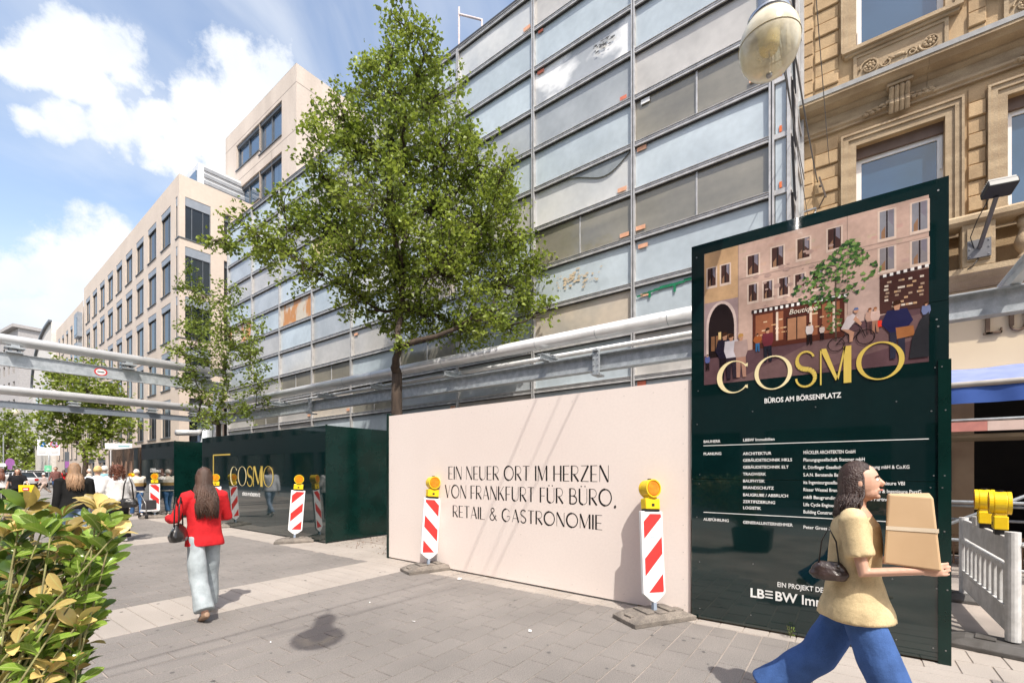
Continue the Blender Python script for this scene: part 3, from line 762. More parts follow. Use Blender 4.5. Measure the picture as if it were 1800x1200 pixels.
# hoarding with a printed dark picture farther left
ph = thing('picture_hoarding', 'hoarding printed with a dark brown picture of arcades and branches', 'hoarding', (GX, 23.7, 0))
g = MB(); g.box(GX + 0.01, 21.75, 0.0, GX + 0.05, 26.0, 2.5); part(ph, 'panel', g, mat('brown_print', (0.17, 0.10, 0.06), (0.03, 0.022, 0.018), 1.5, 0.25, stretch=(1, 2, .5)), world=True)
g = MB()
for k in range(5):
    yc = 25.4 - k * 0.62; g.prism([(yc + .20, .2)] + [(yc + .20 * math.cos(a * PI / 8), 1.5 + .5 * math.sin(a * PI / 8)) for a in range(9)] + [(yc - .20, .2)], lambda a, b: (GX + 0.006, a, b), lambda a, b: (GX + 0.0095, a, b))
part(ph, 'printed_arch', g, mat('arch_print', (0.42, 0.24, 0.15), (0.25, 0.14, 0.09), 4, 0.3), world=True)
g = MB()
for k in range(16):
    y_ = rnd.uniform(22, 25.8); z_ = rnd.uniform(1.0, 2.3); a = rnd.uniform(-1, 1)
    g.prism([(y_, z_), (y_ + 0.9 * a, z_ - 0.8), (y_ + 0.9 * a + .05, z_ - 0.8), (y_ + 0.05, z_)], lambda a, b: (GX + 0.003, a, b), lambda a, b: (GX + 0.0055, a, b))
part(ph, 'printed_branch', g, mat('branch_print', (0.03, 0.02, 0.016)), world=True)
g = MB(); g.box(GX, 22.0, 0.0, GX + 0.008, 22.5, 2.5); part(ph, 'green_strip', g, green_m, world=True)
g = MB(); g.box(GX - 0.01, 25.6, 0.0, GX + .005, 25.72, 2.5); part(ph, 'white_post', g, bwhite, world=True)
# ------------------------------------------------------------------ glass-panelled building
GROT = -math.atan(0.02)
gb = thing('panelled_building', 'empty building clad in wide milky panels in a grid of grey metal frames', 'building', (9.922, 1.12, 0), GROT)
ZT = 14.25; PH_ = 1.056; BW_ = 2.753; NB = 9
def panel_mat(key, c1, c2, rough, coat=0.0, **k): return mat('panel_' + key, c1, tuple(v * .95 for v in c2), k.pop('scale', 1.1), rough, k.pop('bump', 0.03), 1.3, spec=0.5, coat=coat + .2, fine=0.05, fscale=7, rand=0.08, lo=k.pop('lo', .3), hi=k.pop('hi', .62), **k)
PM = {'L': panel_mat('pale_blue', (0.49, 0.555, 0.59), (0.43, 0.49, 0.525), 0.32, .25),
      'W': panel_mat('whitish', (0.62, 0.62, 0.60), (0.53, 0.545, 0.55), 0.30, .2),
      'G': panel_mat('grey', (0.41, 0.435, 0.45), (0.34, 0.365, 0.38), 0.30, .25),
      'N': panel_mat('greige', (0.49, 0.47, 0.44), (0.41, 0.395, 0.37), 0.30, .2),
      'B': panel_mat('brown_grey', (0.26, 0.24, 0.19), (0.17, 0.16, 0.13), 0.16, .6, scale=0.7, stretch=(1, .6, 2)),
      'S': panel_mat('smeared', (0.78, 0.78, 0.77), (0.36, 0.38, 0.40), 0.45, .1, scale=.9, lo=.45, hi=.58, stretch=(1, 1, 1.6)),
      'P': panel_mat('stained_cream', (0.58, 0.50, 0.40), (0.44, 0.41, 0.36), 0.4, .1),
      'O': panel_mat('rusty', (0.62, 0.54, 0.42), (0.60, 0.25, 0.05), 0.5, .1, scale=0.8, lo=.46, hi=.54, stretch=(1, 2.2, 1)),
      'Y': panel_mat('yellowed', (0.60, 0.50, 0.22), (0.45, 0.35, 0.12), 0.4, .1)}
GRID = ["LLLNBLBLLNLLG", "NLSGLWBLPLLNG", "WLLGLNLGLGNGB", "LGLLNLPLBGLBG", "NLGLLWLNLBLGN", "LNLYLLGNBPLNG", "LLNGLOLWBNNPG", "LWLNGLNLNBNNG", "LLGNLONGNNGNB"]
# structural box behind the panels
g = MB(); g.box(0.16, 0.02, 0.0, 18, 24.76, ZT - 0.15); part(gb, 'core', g, mat('dark_core', (0.08, 0.08, 0.08)))
g = MB(); g.box(0.02, -0.25, ZT + 0.0, 18.1, 24.9, ZT + 0.07); g.box(-0.03, -0.30, ZT - 0.02, 0.03, 24.9, ZT + 0.10); part(gb, 'roof_edge', g, alu_dark)
ZR = [ZT - PH_ * k for k in range(14)]
def split(b, r): return GRID[b][r] == 'B'
fm = 0.045
pane_cache = {}
for b in range(NB):
    y0 = b * BW_ + fm; y1 = (b + 1) * BW_ - fm
    for r in range(13):
        z1 = ZR[r] - 0.045; z0 = ZR[r + 1] + 0.045
        if z0 < 0: z0 = 0.03
        g = MB()
        # slightly bowed, tilted sheet
        bow = rnd.uniform(-0.012, 0.02); tl = rnd.uniform(-0.008, 0.008); tz = rnd.uniform(-.006, .006)
        nx_, nz_ = 8, 4; vv = []
        for j in range(nz_ + 1):
            for i in range(nx_ + 1):
                u, v = i / nx_, j / nz_
                vv.append((0.035 - bow * (1 - (2 * u - 1) ** 2) * (1 - (2 * v - 1) ** 2) + tl * (u - .5) + tz * (v - .5), y0 + (y1 - y0) * u, z0 + (z1 - z0) * v))
        fs = [(j * (nx_ + 1) + i, (j + 1) * (nx_ + 1) + i, (j + 1) * (nx_ + 1) + i + 1, j * (nx_ + 1) + i + 1) for j in range(nz_) for i in range(nx_)]
        g.add(vv, fs)
        k = GRID[b][r]
        o = part(gb, 'panel', g, PM[k], smooth=True)
        if k == 'B':
            ym = (y0 + y1) / 2
            g = MB(); g.box(0.012, ym - 0.017, z0, 0.032, ym + 0.017, z1); part(gb, 'thin_mullion', g, alu_m, parent=o)
# transoms: two rails with a dark joint, one per bay and row
tr_me = {}
def transom_geo(y0, y1):
    g = MB(); g.cur = 0
    g.box(-0.030, y0, 0.008, 0.045, y1, 0.048); g.box(-0.030, y0, -0.048, 0.045, y1, -0.008)
    g.box(-0.045, y0, 0.049, -0.012, y1, 0.058); g.box(-0.045, y0, -0.058, -0.012, y1, -0.049)
    g.cur = 1; g.box(-0.020, y0, -0.0075, 0.04, y1, 0.0075)
    g.box(-0.006, y0, -0.075, 0.05, y1, -0.060)
    return g
tme = mesh(transom_geo(fm + 0.002, BW_ - fm - 0.002), [alu_m, alu_dark], name='transom')
for b in range(NB):
    for r in range(0, 13):
        o = link('transom', tme, gb, (0, b * BW_, ZR[r] if r else ZR[0] - 0.05))
g = MB(); g.cur = 0
g.box(-0.045, 0.012, 0.0, 0.05, 0.044, ZT - 0.003); g.box(-0.045, -0.044, 0.0, 0.05, -0.012, ZT - 0.003); g.cur = 1; g.box(-0.035, -0.0115, 0.0, 0.04, 0.0115, ZT - 0.003)
mme = mesh(g, [alu_m, alu_dark], name='mullion')
for b in range(NB + 1): link('mullion', mme, gb, (0, b * BW_, 0))
# narrow corner strip and side wall
for r in range(13):
    z1 = ZR[r] - 0.05; z0 = max(0.03, ZR[r + 1] + 0.05)
    g = MB(); g.box(0.02, -0.235, z0, 0.035, -0.06, z1); part(gb, 'corner_panel', g, PM['L'])
    g = MB(); g.box(0.0, -0.165, z0 + 0.03, 0.0199, -0.125, z0 + 0.14); part(gb, 'orange_marker', g, mat('orange_tape', (0.80, 0.20, 0.06), (0.7, 0.15, 0.04), 9))
    g = MB(); g.box(-0.02, -0.250, ZR[r] - 0.045, 0.03, -0.046, ZR[r] + 0.045); part(gb, 'corner_rail', g, alu_m)
    g = MB(); g.box(0.10, -0.300, z0, 1.9, -0.285, z1); part(gb, 'side_panel', g, PM['G'] if r % 2 else PM['L'])
    g = MB(); g.beam((0.12, -0.318, z1 + 0.03), (0.62, -0.318, z0), 0.03, 0.05, (0, 1, 0)); part(gb, 'brace', g, alu_dark)
    g = MB(); g.box(0.0, -0.325, ZR[r] - 0.03, 2.0, -0.301, ZR[r] + 0.03); part(gb, 'side_rail', g, alu_m)
g = MB(); g.box(-0.045, -0.31, 0.0, 0.05, -0.252, ZT - 0.004); part(gb, 'corner_post', g, alu_m)
g = MB(); g.box(0.66, -0.36, 0.0, 0.74, -0.327, ZT - .004); g.box(1.92, -0.36, 0, 2.06, -0.30, ZT - .004); part(gb, 'side_post', g, alu_m)
# orange stickers, tape and stains on the sheets
def sticker(b, u, r, v, wd=0.22, ht=0.09, c=None):
    g = MB(); y_ = b * BW_ + u * BW_; z_ = ZR[r] - v * PH_; g.box(0.0, y_ - wd / 2, z_ - ht / 2, 0.0065, y_ + wd / 2, z_ + ht / 2)
    part(gb, 'sticker', g, c or mat('salmon_sticker', (0.75, 0.42, 0.27), (0.65, 0.33, 0.2), 9))
red = mat('red_sticker', (0.72, 0.20, 0.12))
for a in ((0, .94, 6, .80), (0, .1, 4, .76), (1, .09, 3, .84, .16, .08, red), (0, .9, 4, .15, .2, .1, white_fr), (0, .93, 5, .12), (0, .92, 7, .2), (1, .92, 2, .12, .2, .08, red), (1, .92, 1, .12, .15, .07, red),
          (1, .1, 5, .83), (1, .08, 6, .84), (0, .93, 10, .12, .2, .1, red), (0, .9, 8, .25, .22, .06), (2, .08, 0, .8), (3, .1, 8, .8), (4, .9, 7, .2), (5, .08, 9, .8), (6, .1, 9, .8), (3, .08, 10, .15, .2, .07), (2, .9, 9, .2)): sticker(*a)
gt = mat('green_tape', (0.0, 0.20, 0.09), (0.0, 0.15, 0.06), 12)
g = MB()
for k in range(14):
    y_ = BW_ - 0.08 - k * 0.13; zz = ZR[8] - 0.28 + 0.012 * k + rnd.uniform(-.015, .015); g.box(0.0, y_ - 0.14, zz, 0.006, y_, zz + rnd.uniform(.03, .06))
for u in (.35, .9, 1.55): g.box(-0.001, BW_ - u - 0.05, ZR[8] - 0.36, 0.005, BW_ - u, ZR[8] - 0.22)
part(gb, 'green_tape', g, gt)
# torn foil patch high up on the second bay
def splat(b, u, r, v, n, sp_, c, sx=1.0, nm='torn_patch'):
    g = MB(); cy, cz = (b + u) * BW_, ZR[r] - v * PH_
    for k in range(n):
        a = cy + rnd.gauss(0, sp_ * sx); q = cz + rnd.gauss(0, sp_ * .55); s_ = rnd.uniform(.02, .07) * (0.6 + sp_); m_ = rnd.randrange(4, 7); ph_ = rnd.random() * 6
        X_ = 0.004 - k * 0.00008
        pts = [(X_, a + s_ * rnd.uniform(.5, 1.6) * math.cos(ph_ + j * 2 * PI / m_), q + s_ * rnd.uniform(.3, .8) * math.sin(ph_ + j * 2 * PI / m_)) for j in range(m_)]
        if all(ZR[r + 1] + .06 < p[2] < ZR[r] - .06 for p in pts): g.poly(pts[::-1])
    part(gb, nm, g, c, kind='stuff')
splat(1, .30, 2, .35, 34, .15, mat('torn_dark', (0.10, 0.10, 0.10)), 1.0)
splat(1, .55, 7, .5, 60, .22, mat('tan_smear', (0.60, 0.48, 0.33)), 1.2, 'tan_smear')
# curved sagging blind edge in a panel: dark crescent at the top
g = MB(); n = 24; top = []; botm = []
for k in range(n + 1):
    u = k / n; y_ = BW_ * (1 + 0.03 + 0.94 * u); top.append((y_, ZR[5] - 0.052)); botm.append((y_, ZR[5] - 0.055 - 0.50 * math.exp(-((u - 0.10) / .33) ** 2) * max(0.0, math.sin(PI * min(1, u * 1.15 + .02)))))
g.prism(top + botm[::-1], lambda a, b: (0.0, a, b), lambda a, b: (0.006, a, b)); part(gb, 'sagging_foil', g, mat('sag_grey', (0.26, 0.29, 0.31)))
# roof-edge guard frame
gr_ = thing('roof_guard_frame', 'small white tubular frame standing on the roof edge of the panelled building', 'railing', (10.1, 9.35, ZT))
g = MB(); g.tube([(0, 0, 0), (0, 0, 1.25)], 0.03); g.tube([(0, 0, 1.05), (0, -0.9, .35), (0, -.9, 0)], 0.03); part(gr_, 'frame', g, mat('pink_white', (0.72, 0.62, 0.60)))

# ------------------------------------------------------------------ beige office building
def window_meshes(wd, ht, blind=.35):
    """window lying in the local YZ plane, opening edge at x=0, going inwards"""
    f = MB(); t = 0.06; D0, D1 = 0.08, 0.14
    f.box(D0, 0, 0, D1, t, ht); f.box(D0, wd - t, 0, D1, wd, ht); f.box(D0, t, 0, D1, wd - t, t); f.box(D0, t, ht - t, D1, wd - t, ht)
    f.box(D0, wd * .36, t, D1, wd * .36 + 0.05, ht - t)
    p = MB(); p.box(D1 - .035, t, t, D1 - .02, wd - t, ht - t)
    s = MB(); s.box(-0.06, -0.03, -0.05, 0.24, wd + 0.03, -0.002)
    b = MB(); b.box(0.015, 0.02, ht - blind, 0.078, wd - 0.02, ht - 0.002)
    return [mesh(f, frame_dk), mesh(p, win_dark), mesh(s, frame_dk), mesh(b, blind_m)]
def wall_with_holes(y0, y1, z0, z1, holes, x0=0.0, dep=0.30):
    """flat wall plane on a grid with rectangular holes and reveals, facing -X. holes: (ya, yb, za, zb)"""
    g = MB()
    ys = sorted({y0, y1, *[h[0] for h in holes], *[h[1] for h in holes]}); zs = sorted({z0, z1, *[h[2] for h in holes], *[h[3] for h in holes]})
    for i in range(len(ys) - 1):
        for j in range(len(zs) - 1):
            cy, cz = (ys[i] + ys[i + 1]) / 2, (zs[j] + zs[j + 1]) / 2
            if any(h[0] < cy < h[1] and h[2] < cz < h[3] for h in holes): continue
            g.add([(x0, ys[i], zs[j]), (x0, ys[i], zs[j + 1]), (x0, ys[i + 1], zs[j + 1]), (x0, ys[i + 1], zs[j])], [(0, 1, 2, 3)])
    for (ya, yb, za, zb) in holes:
        a, b = x0, x0 + dep
        g.add([(a, ya, za), (b, ya, za), (b, ya, zb), (a, ya, zb)], [(0, 1, 2, 3)])
        g.add([(a, yb, za), (b, yb, za), (b, yb, zb), (a, yb, zb)], [(3, 2, 1, 0)])
        g.add([(a, ya, za), (a, yb, za), (b, yb, za), (b, ya, za)], [(0, 1, 2, 3)])
        g.add([(a, ya, zb), (a, yb, zb), (b, yb, zb), (b, ya, zb)], [(3, 2, 1, 0)])
    return g
def swapxy(g, yplane):
    """turn an X-facing wall (local) into a -Y facing one: (x,y,z)->(y, x+yplane, z)"""
    g.v = [(v[1], v[0] + yplane, v[2]) for v in g.v]; g.f = [f[::-1] for f in g.f]; return g
def put_window(root, ms, y, z, name='window', rot=0.0, loc=None):
    w_ = link(name, ms[0], root, loc or (0, y, z)); w_.rotation_euler = (0, 0, rot)
    for nm, me in zip(('pane', 'sill', 'blind_box'), ms[1:]): link(nm, me, w_)
    return w_
AR = -math.atan(0.0355)
ba = thing('office_building', 'beige office building with rows of tall windows and a corner bay of glass', 'building', (10.0, 31.4, 0), AR)
tops = [17.65, 14.72, 11.79, 8.86, 5.93]; WH = 2.3
holes = []
wins = []
cols = [1.55 + 2.86 * k for k in range(9)]
for zt in tops:
    for y_ in cols:
        h_ = (y_, y_ + 1.85, zt - WH, zt); holes.append(h_); wins.append(h_)
bay = [(0.0, 0.62, zt - 2.35, zt + 0.1) for zt in tops[:4]]
shop = [(1.6 + 4.2 * k, 4.9 + 4.2 * k, 0.0, 2.7) for k in range(6)]
g = wall_with_holes(0, 27.2, 0, 18.95, holes + [b for b in bay] + shop); part(ba, 'street_wall', g, beige_m)
ms = window_meshes(1.85, WH)
for h_ in wins:
    ms_ = ms
    put_window(ba, ms_, h_[0], h_[2])
for s_ in shop:
    g = MB(); g.box(0.2, s_[0], 0, 0.25, s_[1], 2.7); o = part(ba, 'shop_window', g, win_dark); g = MB(); g.box(0.1, s_[0], 2.3, .199, s_[1], 2.7); g.box(.12, s_[0] + 1.5, 0, .199, s_[0] + 1.6, 2.3); part(ba, 'shop_frame', g, frame_dk, parent=o)
# joint lines in the cladding: shallow grooves as thin dark strips set back are too fine, use string courses
g = MB(); g.box(-0.05, 0.0, 3.02, -0.001, 27.2, 3.14); part(ba, 'string_course', g, beige_m)
# gable wall facing the camera side
sholes = [(0.0, 1.62, zt - 2.35, zt + 0.1) for zt in tops[:4]] + [(2.35, 2.75, zt - 2.3, zt) for zt in tops] + [(4.2, 5.6, zt - 2.3, zt) for zt in tops]
sholes.append((0.5, 2.1, 3.2, 5.93))
g = swapxy(wall_with_holes(0.0, 14, 0, 18.95, sholes), 0.0); part(ba, 'gable_wall', g, beige_m)
g = MB(); g.box(0.31, 0.31, 0, 14, 26.9, 18.5); part(ba, 'core', g, mat('dark_core', (0, 0, 0)))
g = MB(); g.box(0.001, 0.001, 18.6, 14, 27.19, 18.93); part(ba, 'roof', g, grey_cl)
for zt in tops[:4]:
    z0, z1 = zt - 2.35, zt + 0.1
    g = MB(); g.box(0.09, 0.1, z0, 0.14, 0.6, z1 - .5); g.box(0.1, 0.09, z0, 1.6, 0.14, z1 - .5); o = part(ba, 'bay_glass', g, win_dark)
    g = MB(); g.box(0.02, 0.02, z1 - 0.52, 0.2, 0.615, z1 - .002); g.box(0.2, 0.02, z1 - 0.52, 1.615, 0.2, z1 - .002); part(ba, 'bay_blind_box', g, blind_m, parent=o)
    g = MB(); g.box(0.05, 0.05, z0, 0.09, 0.09, z1 - .53); g.box(0.62, 0.05, z0, 0.67, 0.088, z1 - .53); g.box(1.2, 0.05, z0, 1.24, 0.088, z1 - .53); g.box(1.56, .03, z0, 1.615, .2, z1 - .53); g.box(.03, .56, z0, .2, .615, z1 - .53)
    g.box(-0.04, -0.04, z0 - 0.06, 0.3, 0.64, z0 - 0.001); g.box(0.3, -0.04, z0 - 0.06, 1.64, 0.3, z0 - 0.001); part(ba, 'bay_frame', g, frame_dk, parent=o)
for (a, b, c, d) in sholes[4:]:
    g = MB(); g.box(a, 0.2, c, b, 0.24, d); o = part(ba, 'window', g, win_dark); g = MB(); g.box(a, 0.14, d - .4, b, 0.19, d); g.box(a, .15, c, a + .06, .19, d - .41); g.box(b - .06, .15, c, b, .19, d - .41); part(ba, 'frame', g, frame_dk, parent=o)
g = MB(); g.box(1.2, -1.5, 5.6, 2.5, -0.02, 6.0); part(ba, 'gable_canopy', g, beige_m)
# glazed roof storey
rh = MB(); rh.box(1.6, 2.0, 18.94, 9, 14, 21.3); part(ba, 'roof_storey', rh, mat('white_metal', (0.66, 0.68, 0.70), (0.6, 0.62, 0.64), 3, .4))
g = MB()
for k in range(5): g.box(1.9, 1.93, 19.25 + k * .42, 8.9, 1.999, 19.45 + k * .42)
part(ba, 'louvre', g, mat('louvre_grey', (0.30, 0.32, 0.35)))
g = MB(); g.box(1.55, 2.3, 19.2, 1.599, 13, 20.9); part(ba, 'strip_window', g, win_blue)
# lower neighbour wing
bb = thing('office_wing', 'lower beige office wing with a glazed oriel, adjoining the corner-bay office building', 'building', (10.95, 58.7, 0), AR)
holes = []; cols2 = [3.0 + 2.5 * k for k in range(5)]
t2 = [16.6, 13.7, 10.8, 7.9, 5.0]
for zt in t2:
    for y_ in cols2: holes.append((y_, y_ + 1.3, zt - 2.2, zt))
g = wall_with_holes(0, 15.5, 0, 17.9, holes); part(bb, 'street_wall', g, beige_m)
ms2 = window_meshes(1.3, 2.2)
for h_ in holes: put_window(bb, ms2, h_[0], h_[2])
for zt in t2[:3]:
    g = MB(); g.box(-0.35, 0.5, zt - 2.1, -0.001, 2.2, zt + .2); o = part(bb, 'oriel', g, blind_m); g = MB(); g.box(-0.37, 0.65, zt - 1.9, -0.351, 2.05, zt - .3); part(bb, 'oriel_glass', g, win_dark, parent=o)
g = MB(); g.box(0.31, 0.02, 0, 14, 15.4, 17.8); part(bb, 'core', g, grey_cl)
# end of the row: white building with a curved roof edge
bc = thing('curved_roof_building', 'white building with a curved dark-edged roof at the end of the beige row', 'building', (12.4, 76.0, 0), AR)
g = MB(); pts = [(0, 0), (0, 12.5)] + [(14 * (1 - math.cos(a * PI / 20)), 12.5 + 6.5 * math.sin(a * PI / 20)) for a in range(1, 11)] + [(16, 19), (16, 0)]
g.prism(pts[::-1], lambda a, b: (-1.2 + 0.0, -1.5 + 16 - a, b), lambda a, b: (8, 16 - a - 1.5, b)); part(bc, 'wall', g, mat('off_white_render', (0.68, 0.65, 0.60), rough=.8))
g = MB(); q = [(16 - a - 1.5, b) for a, b in pts[1:-1]]
for i in range(len(q) - 1): g.beam((-1.3, *q[i]), (-1.3, *q[i + 1]), 0.3, 0.25, (0, 0, 1))
part(bc, 'roof_edge', g, frame_dk)
for zt in (6, 9, 12):
    for y_ in (1.5, 5.0, 8.5):
        g = MB(); g.box(-1.25, y_, zt - 1.6, -1.19, y_ + 2.2, zt); part(bc, 'window', g, win_dark)
# corner tower behind the glazed building
bt_ = thing('beige_tower', 'weathered beige concrete office tower rising behind the panelled building', 'building', (14.0, 25.8, 0), -math.atan(0.022))
TT = 25.35
tz = [24.05, 20.95, 17.85, 14.75]
tholes = []
for i, zt in enumerate(tz): tholes += [(1.74, 4.74, zt - 2.1, zt), (4.74, 8.2, zt - 1.75, zt)]
g = wall_with_holes(0, 10.0, 0, TT, tholes, dep=.5); part(bt_, 'street_wall', g, grey_cl)
g = MB()
for zz in (TT - 1.1, tz[1] + .55): g.box(-0.003, 0.0, zz, 0.001, 10, zz + 0.03); g.box(0, -.003, zz, 12, .001, zz + .03)
for yy in (3.0,): g.box(-.003, yy, 10, .001, yy + .025, tz[0] - 2.6)
part(bt_, 'panel_joint', g, mat('joint_dark', (0.22, 0.18, 0.15)))
g = MB(); g.box(0.51, 0.0, 0, 14, 9.99, TT - .02); part(bt_, 'core', g, grey_cl)
g = MB(); g.box(0.0, 0.0, 0, .51, 0.012, TT - .02); g.box(0, 9.98, 0, .51, 10.0, TT - .02); g.box(0.0, 0.0, TT - .02, 14, 10, TT); part(bt_, 'end_wall', g, grey_cl)
for (a, b, c, d) in tholes:
    g = MB(); g.box(0.22, a, c, 0.26, b, d); o = part(bt_, 'window', g, win_blue)
    g = MB(); g.box(0.14, a, c, 0.215, a + .1, d); g.box(0.14, b - .1, c, 0.215, b, d); g.box(.14, (a + b) / 2, c, .215, (a + b) / 2 + .09, d); g.box(.14, a, c, .215, b, c + .08)
    g.box(.08, a, d - .22, .215, b, d); part(bt_, 'frame', g, frame_dk, parent=o)
    g = MB(); g.box(-.06, a - .03, c - .07, .3, b + .03, c); part(bt_, 'sill', g, frame_dk, parent=o)
g = MB(); g.box(3.6, -0.01, TT - 9, 3.9, 0.0, TT); 
gx = MB(); gx.box(5.0, 0.6, TT, 9.0, 6.0, TT + 2.6); part(bt_, 'roof_glass_box', gx, mat('roof_glass', (0.16, 0.22, 0.30), rough=.1, spec=1.0))
g = MB()
for p_ in ((5.0, .6), (7.0, .6), (9.0, .6), (5.0, 3.3), (5.0, 6.0)): g.box(p_[0] - .05, p_[1] - .05, TT, p_[0] + .05, p_[1] + .05, TT + 2.7)
g.box(4.93, .53, TT + 2.6, 9.07, .67, TT + 2.75); g.box(4.93, .67, TT + 2.6, 5.07, 6.05, TT + 2.75); part(bt_, 'roof_glass_frame', g, frame_dk)
gg = thing('glass_screen', 'pale green glass screen on the terrace beside the beige tower', 'glass screen', (12.4, 24.2, ZT))
g = MB(); g.box(0, -2.6, 0, 0.03, -0.06, 2.3); g.box(0, 0.0, 0, 0.03, 1.4, 2.3); part(gg, 'pane', g, mat('green_glass', (0.33, 0.52, 0.48), rough=.12, spec=.8)); g = MB(); g.box(-.02, -.06, 0, .05, 0, 2.35); part(gg, 'post', g, alu_m)

# distant block at the end of the street
fb = thing('distant_block', 'grey stone block far down the street behind the street trees', 'building', (14.6, 128, 0), 0.10)
fholes = [(2 + 3.2 * i, 3.4 + 3.2 * i, 3.5 * j + 3, 3.5 * j + 5.0) for i in range(14) for j in range(7)]
g = wall_with_holes(0, 48, 0, 29, fholes, dep=.4); part(fb, 'wall', g, mat('far_grey_stone', (0.42, 0.40, 0.39), rough=.9))
wm = MB(); wm.box(.3, 0, 0, .34, 1.4, 2.0); wme = mesh(wm, win_dark)
for h_ in fholes: link('window', wme, fb, (0, h_[0], h_[2]))
g = MB(); g.box(.41, .01, 0, 20, 47.9, 28.9); g.box(0, -.02, 0, 20, .0, 29); g.box(-.8, -.4, 29, 20, 48, 29.6); part(fb, 'roof', g, mat('far_grey_stone', (0, 0, 0)))

# opposite side of the street (seen only in reflections)
ob = thing('opposite_building', 'plain stone shop block on the other side of the street', 'building', (-13, -30, 0))
oh = [(2 + 3.6 * i, 4.0 + 3.6 * i, 3.6 * j + 5.2, 3.6 * j + 7.4) for i in range(60) for j in range(3)] + [(1.5 + 5.4 * i, 5.9 + 5.4 * i, .3, 3.4) for i in range(40)]
g = wall_with_holes(0, 220, 0, 16, oh); g.v = [(-v[0], v[1], v[2]) for v in g.v]; g.f = [f[::-1] for f in g.f]
part(ob, 'wall', g, mat('opp_stone', (0.17, 0.155, 0.15), rough=.9))
g = MB(); g.box(-10, 0.05, 0, -.31, 219.9, 15.9); part(ob, 'core', g, win_dark)
# ------------------------------------------------------------------ sandstone town house
SX = 12.0
sh = thing('sandstone_house', 'ochre sandstone house with rusticated blocks, moulded window surrounds and a balustrade', 'building', (SX, -3.0, 0))
def SP(name, g, m=None, **k): return part(sh, name, g, m or sand2, world=True, **k)
wy = [(-1.56, -0.20), (-3.75, -2.39), (-5.94, -4.58)]
def sthole(a, b): return (a, b, 6.3, 8.40), (a, b, 10.42, 12.6)
hl = []
for a, b in wy: hl += list(sthole(a, b))
hl.append((-7.2, 0.30, 0.0, 3.45))
g = wall_with_holes(-8, 1.02, 0, 16.5, hl, x0=0.0, dep=.45); g.v = [(v[0] + SX, v[1], v[2]) for v in g.v]; SP('wall', g, sand1)
g = MB(); g.box(SX + .46, -8, 3.7, 20, 1.02, 16.4); SP('core', g, mat('dark_core', (0, 0, 0)))
g = MB(); g.box(SX, 1.0201, 0, 20, 1.10, 16.5); g.box(SX + .001, -8.02, 0, 20, -8.0, 16.5); SP('party_wall', g, sand1)
# rusticated blocks on the piers
def blocks(y0, y1, z0, z1, proud_odd=0.05, proud_even=0.018, h=0.285):
    n = round((z1 - z0) / h); h = (z1 - z0) / n
    for k in range(n):
        p_ = proud_odd if k % 2 else proud_even; j = 0.004
        g = MB(); g.cbox(SX - p_ - rnd.uniform(0, .004), y0 + j, z0 + k * h + 0.012, SX - 0.001, y1 - j, z0 + (k + 1) * h - 0.012, 0.012)
        SP('block', g, sand1)
for (z0, z1) in ((6.15, 8.78), (9.62, 13.0)):
    blocks(.56, 1.01, z0, z1, 0.022, 0.018)
    blocks(.10, .53, z0, z1)
    blocks(-2.12, -1.87, z0, z1); blocks(-4.31, -4.06, z0, z1)
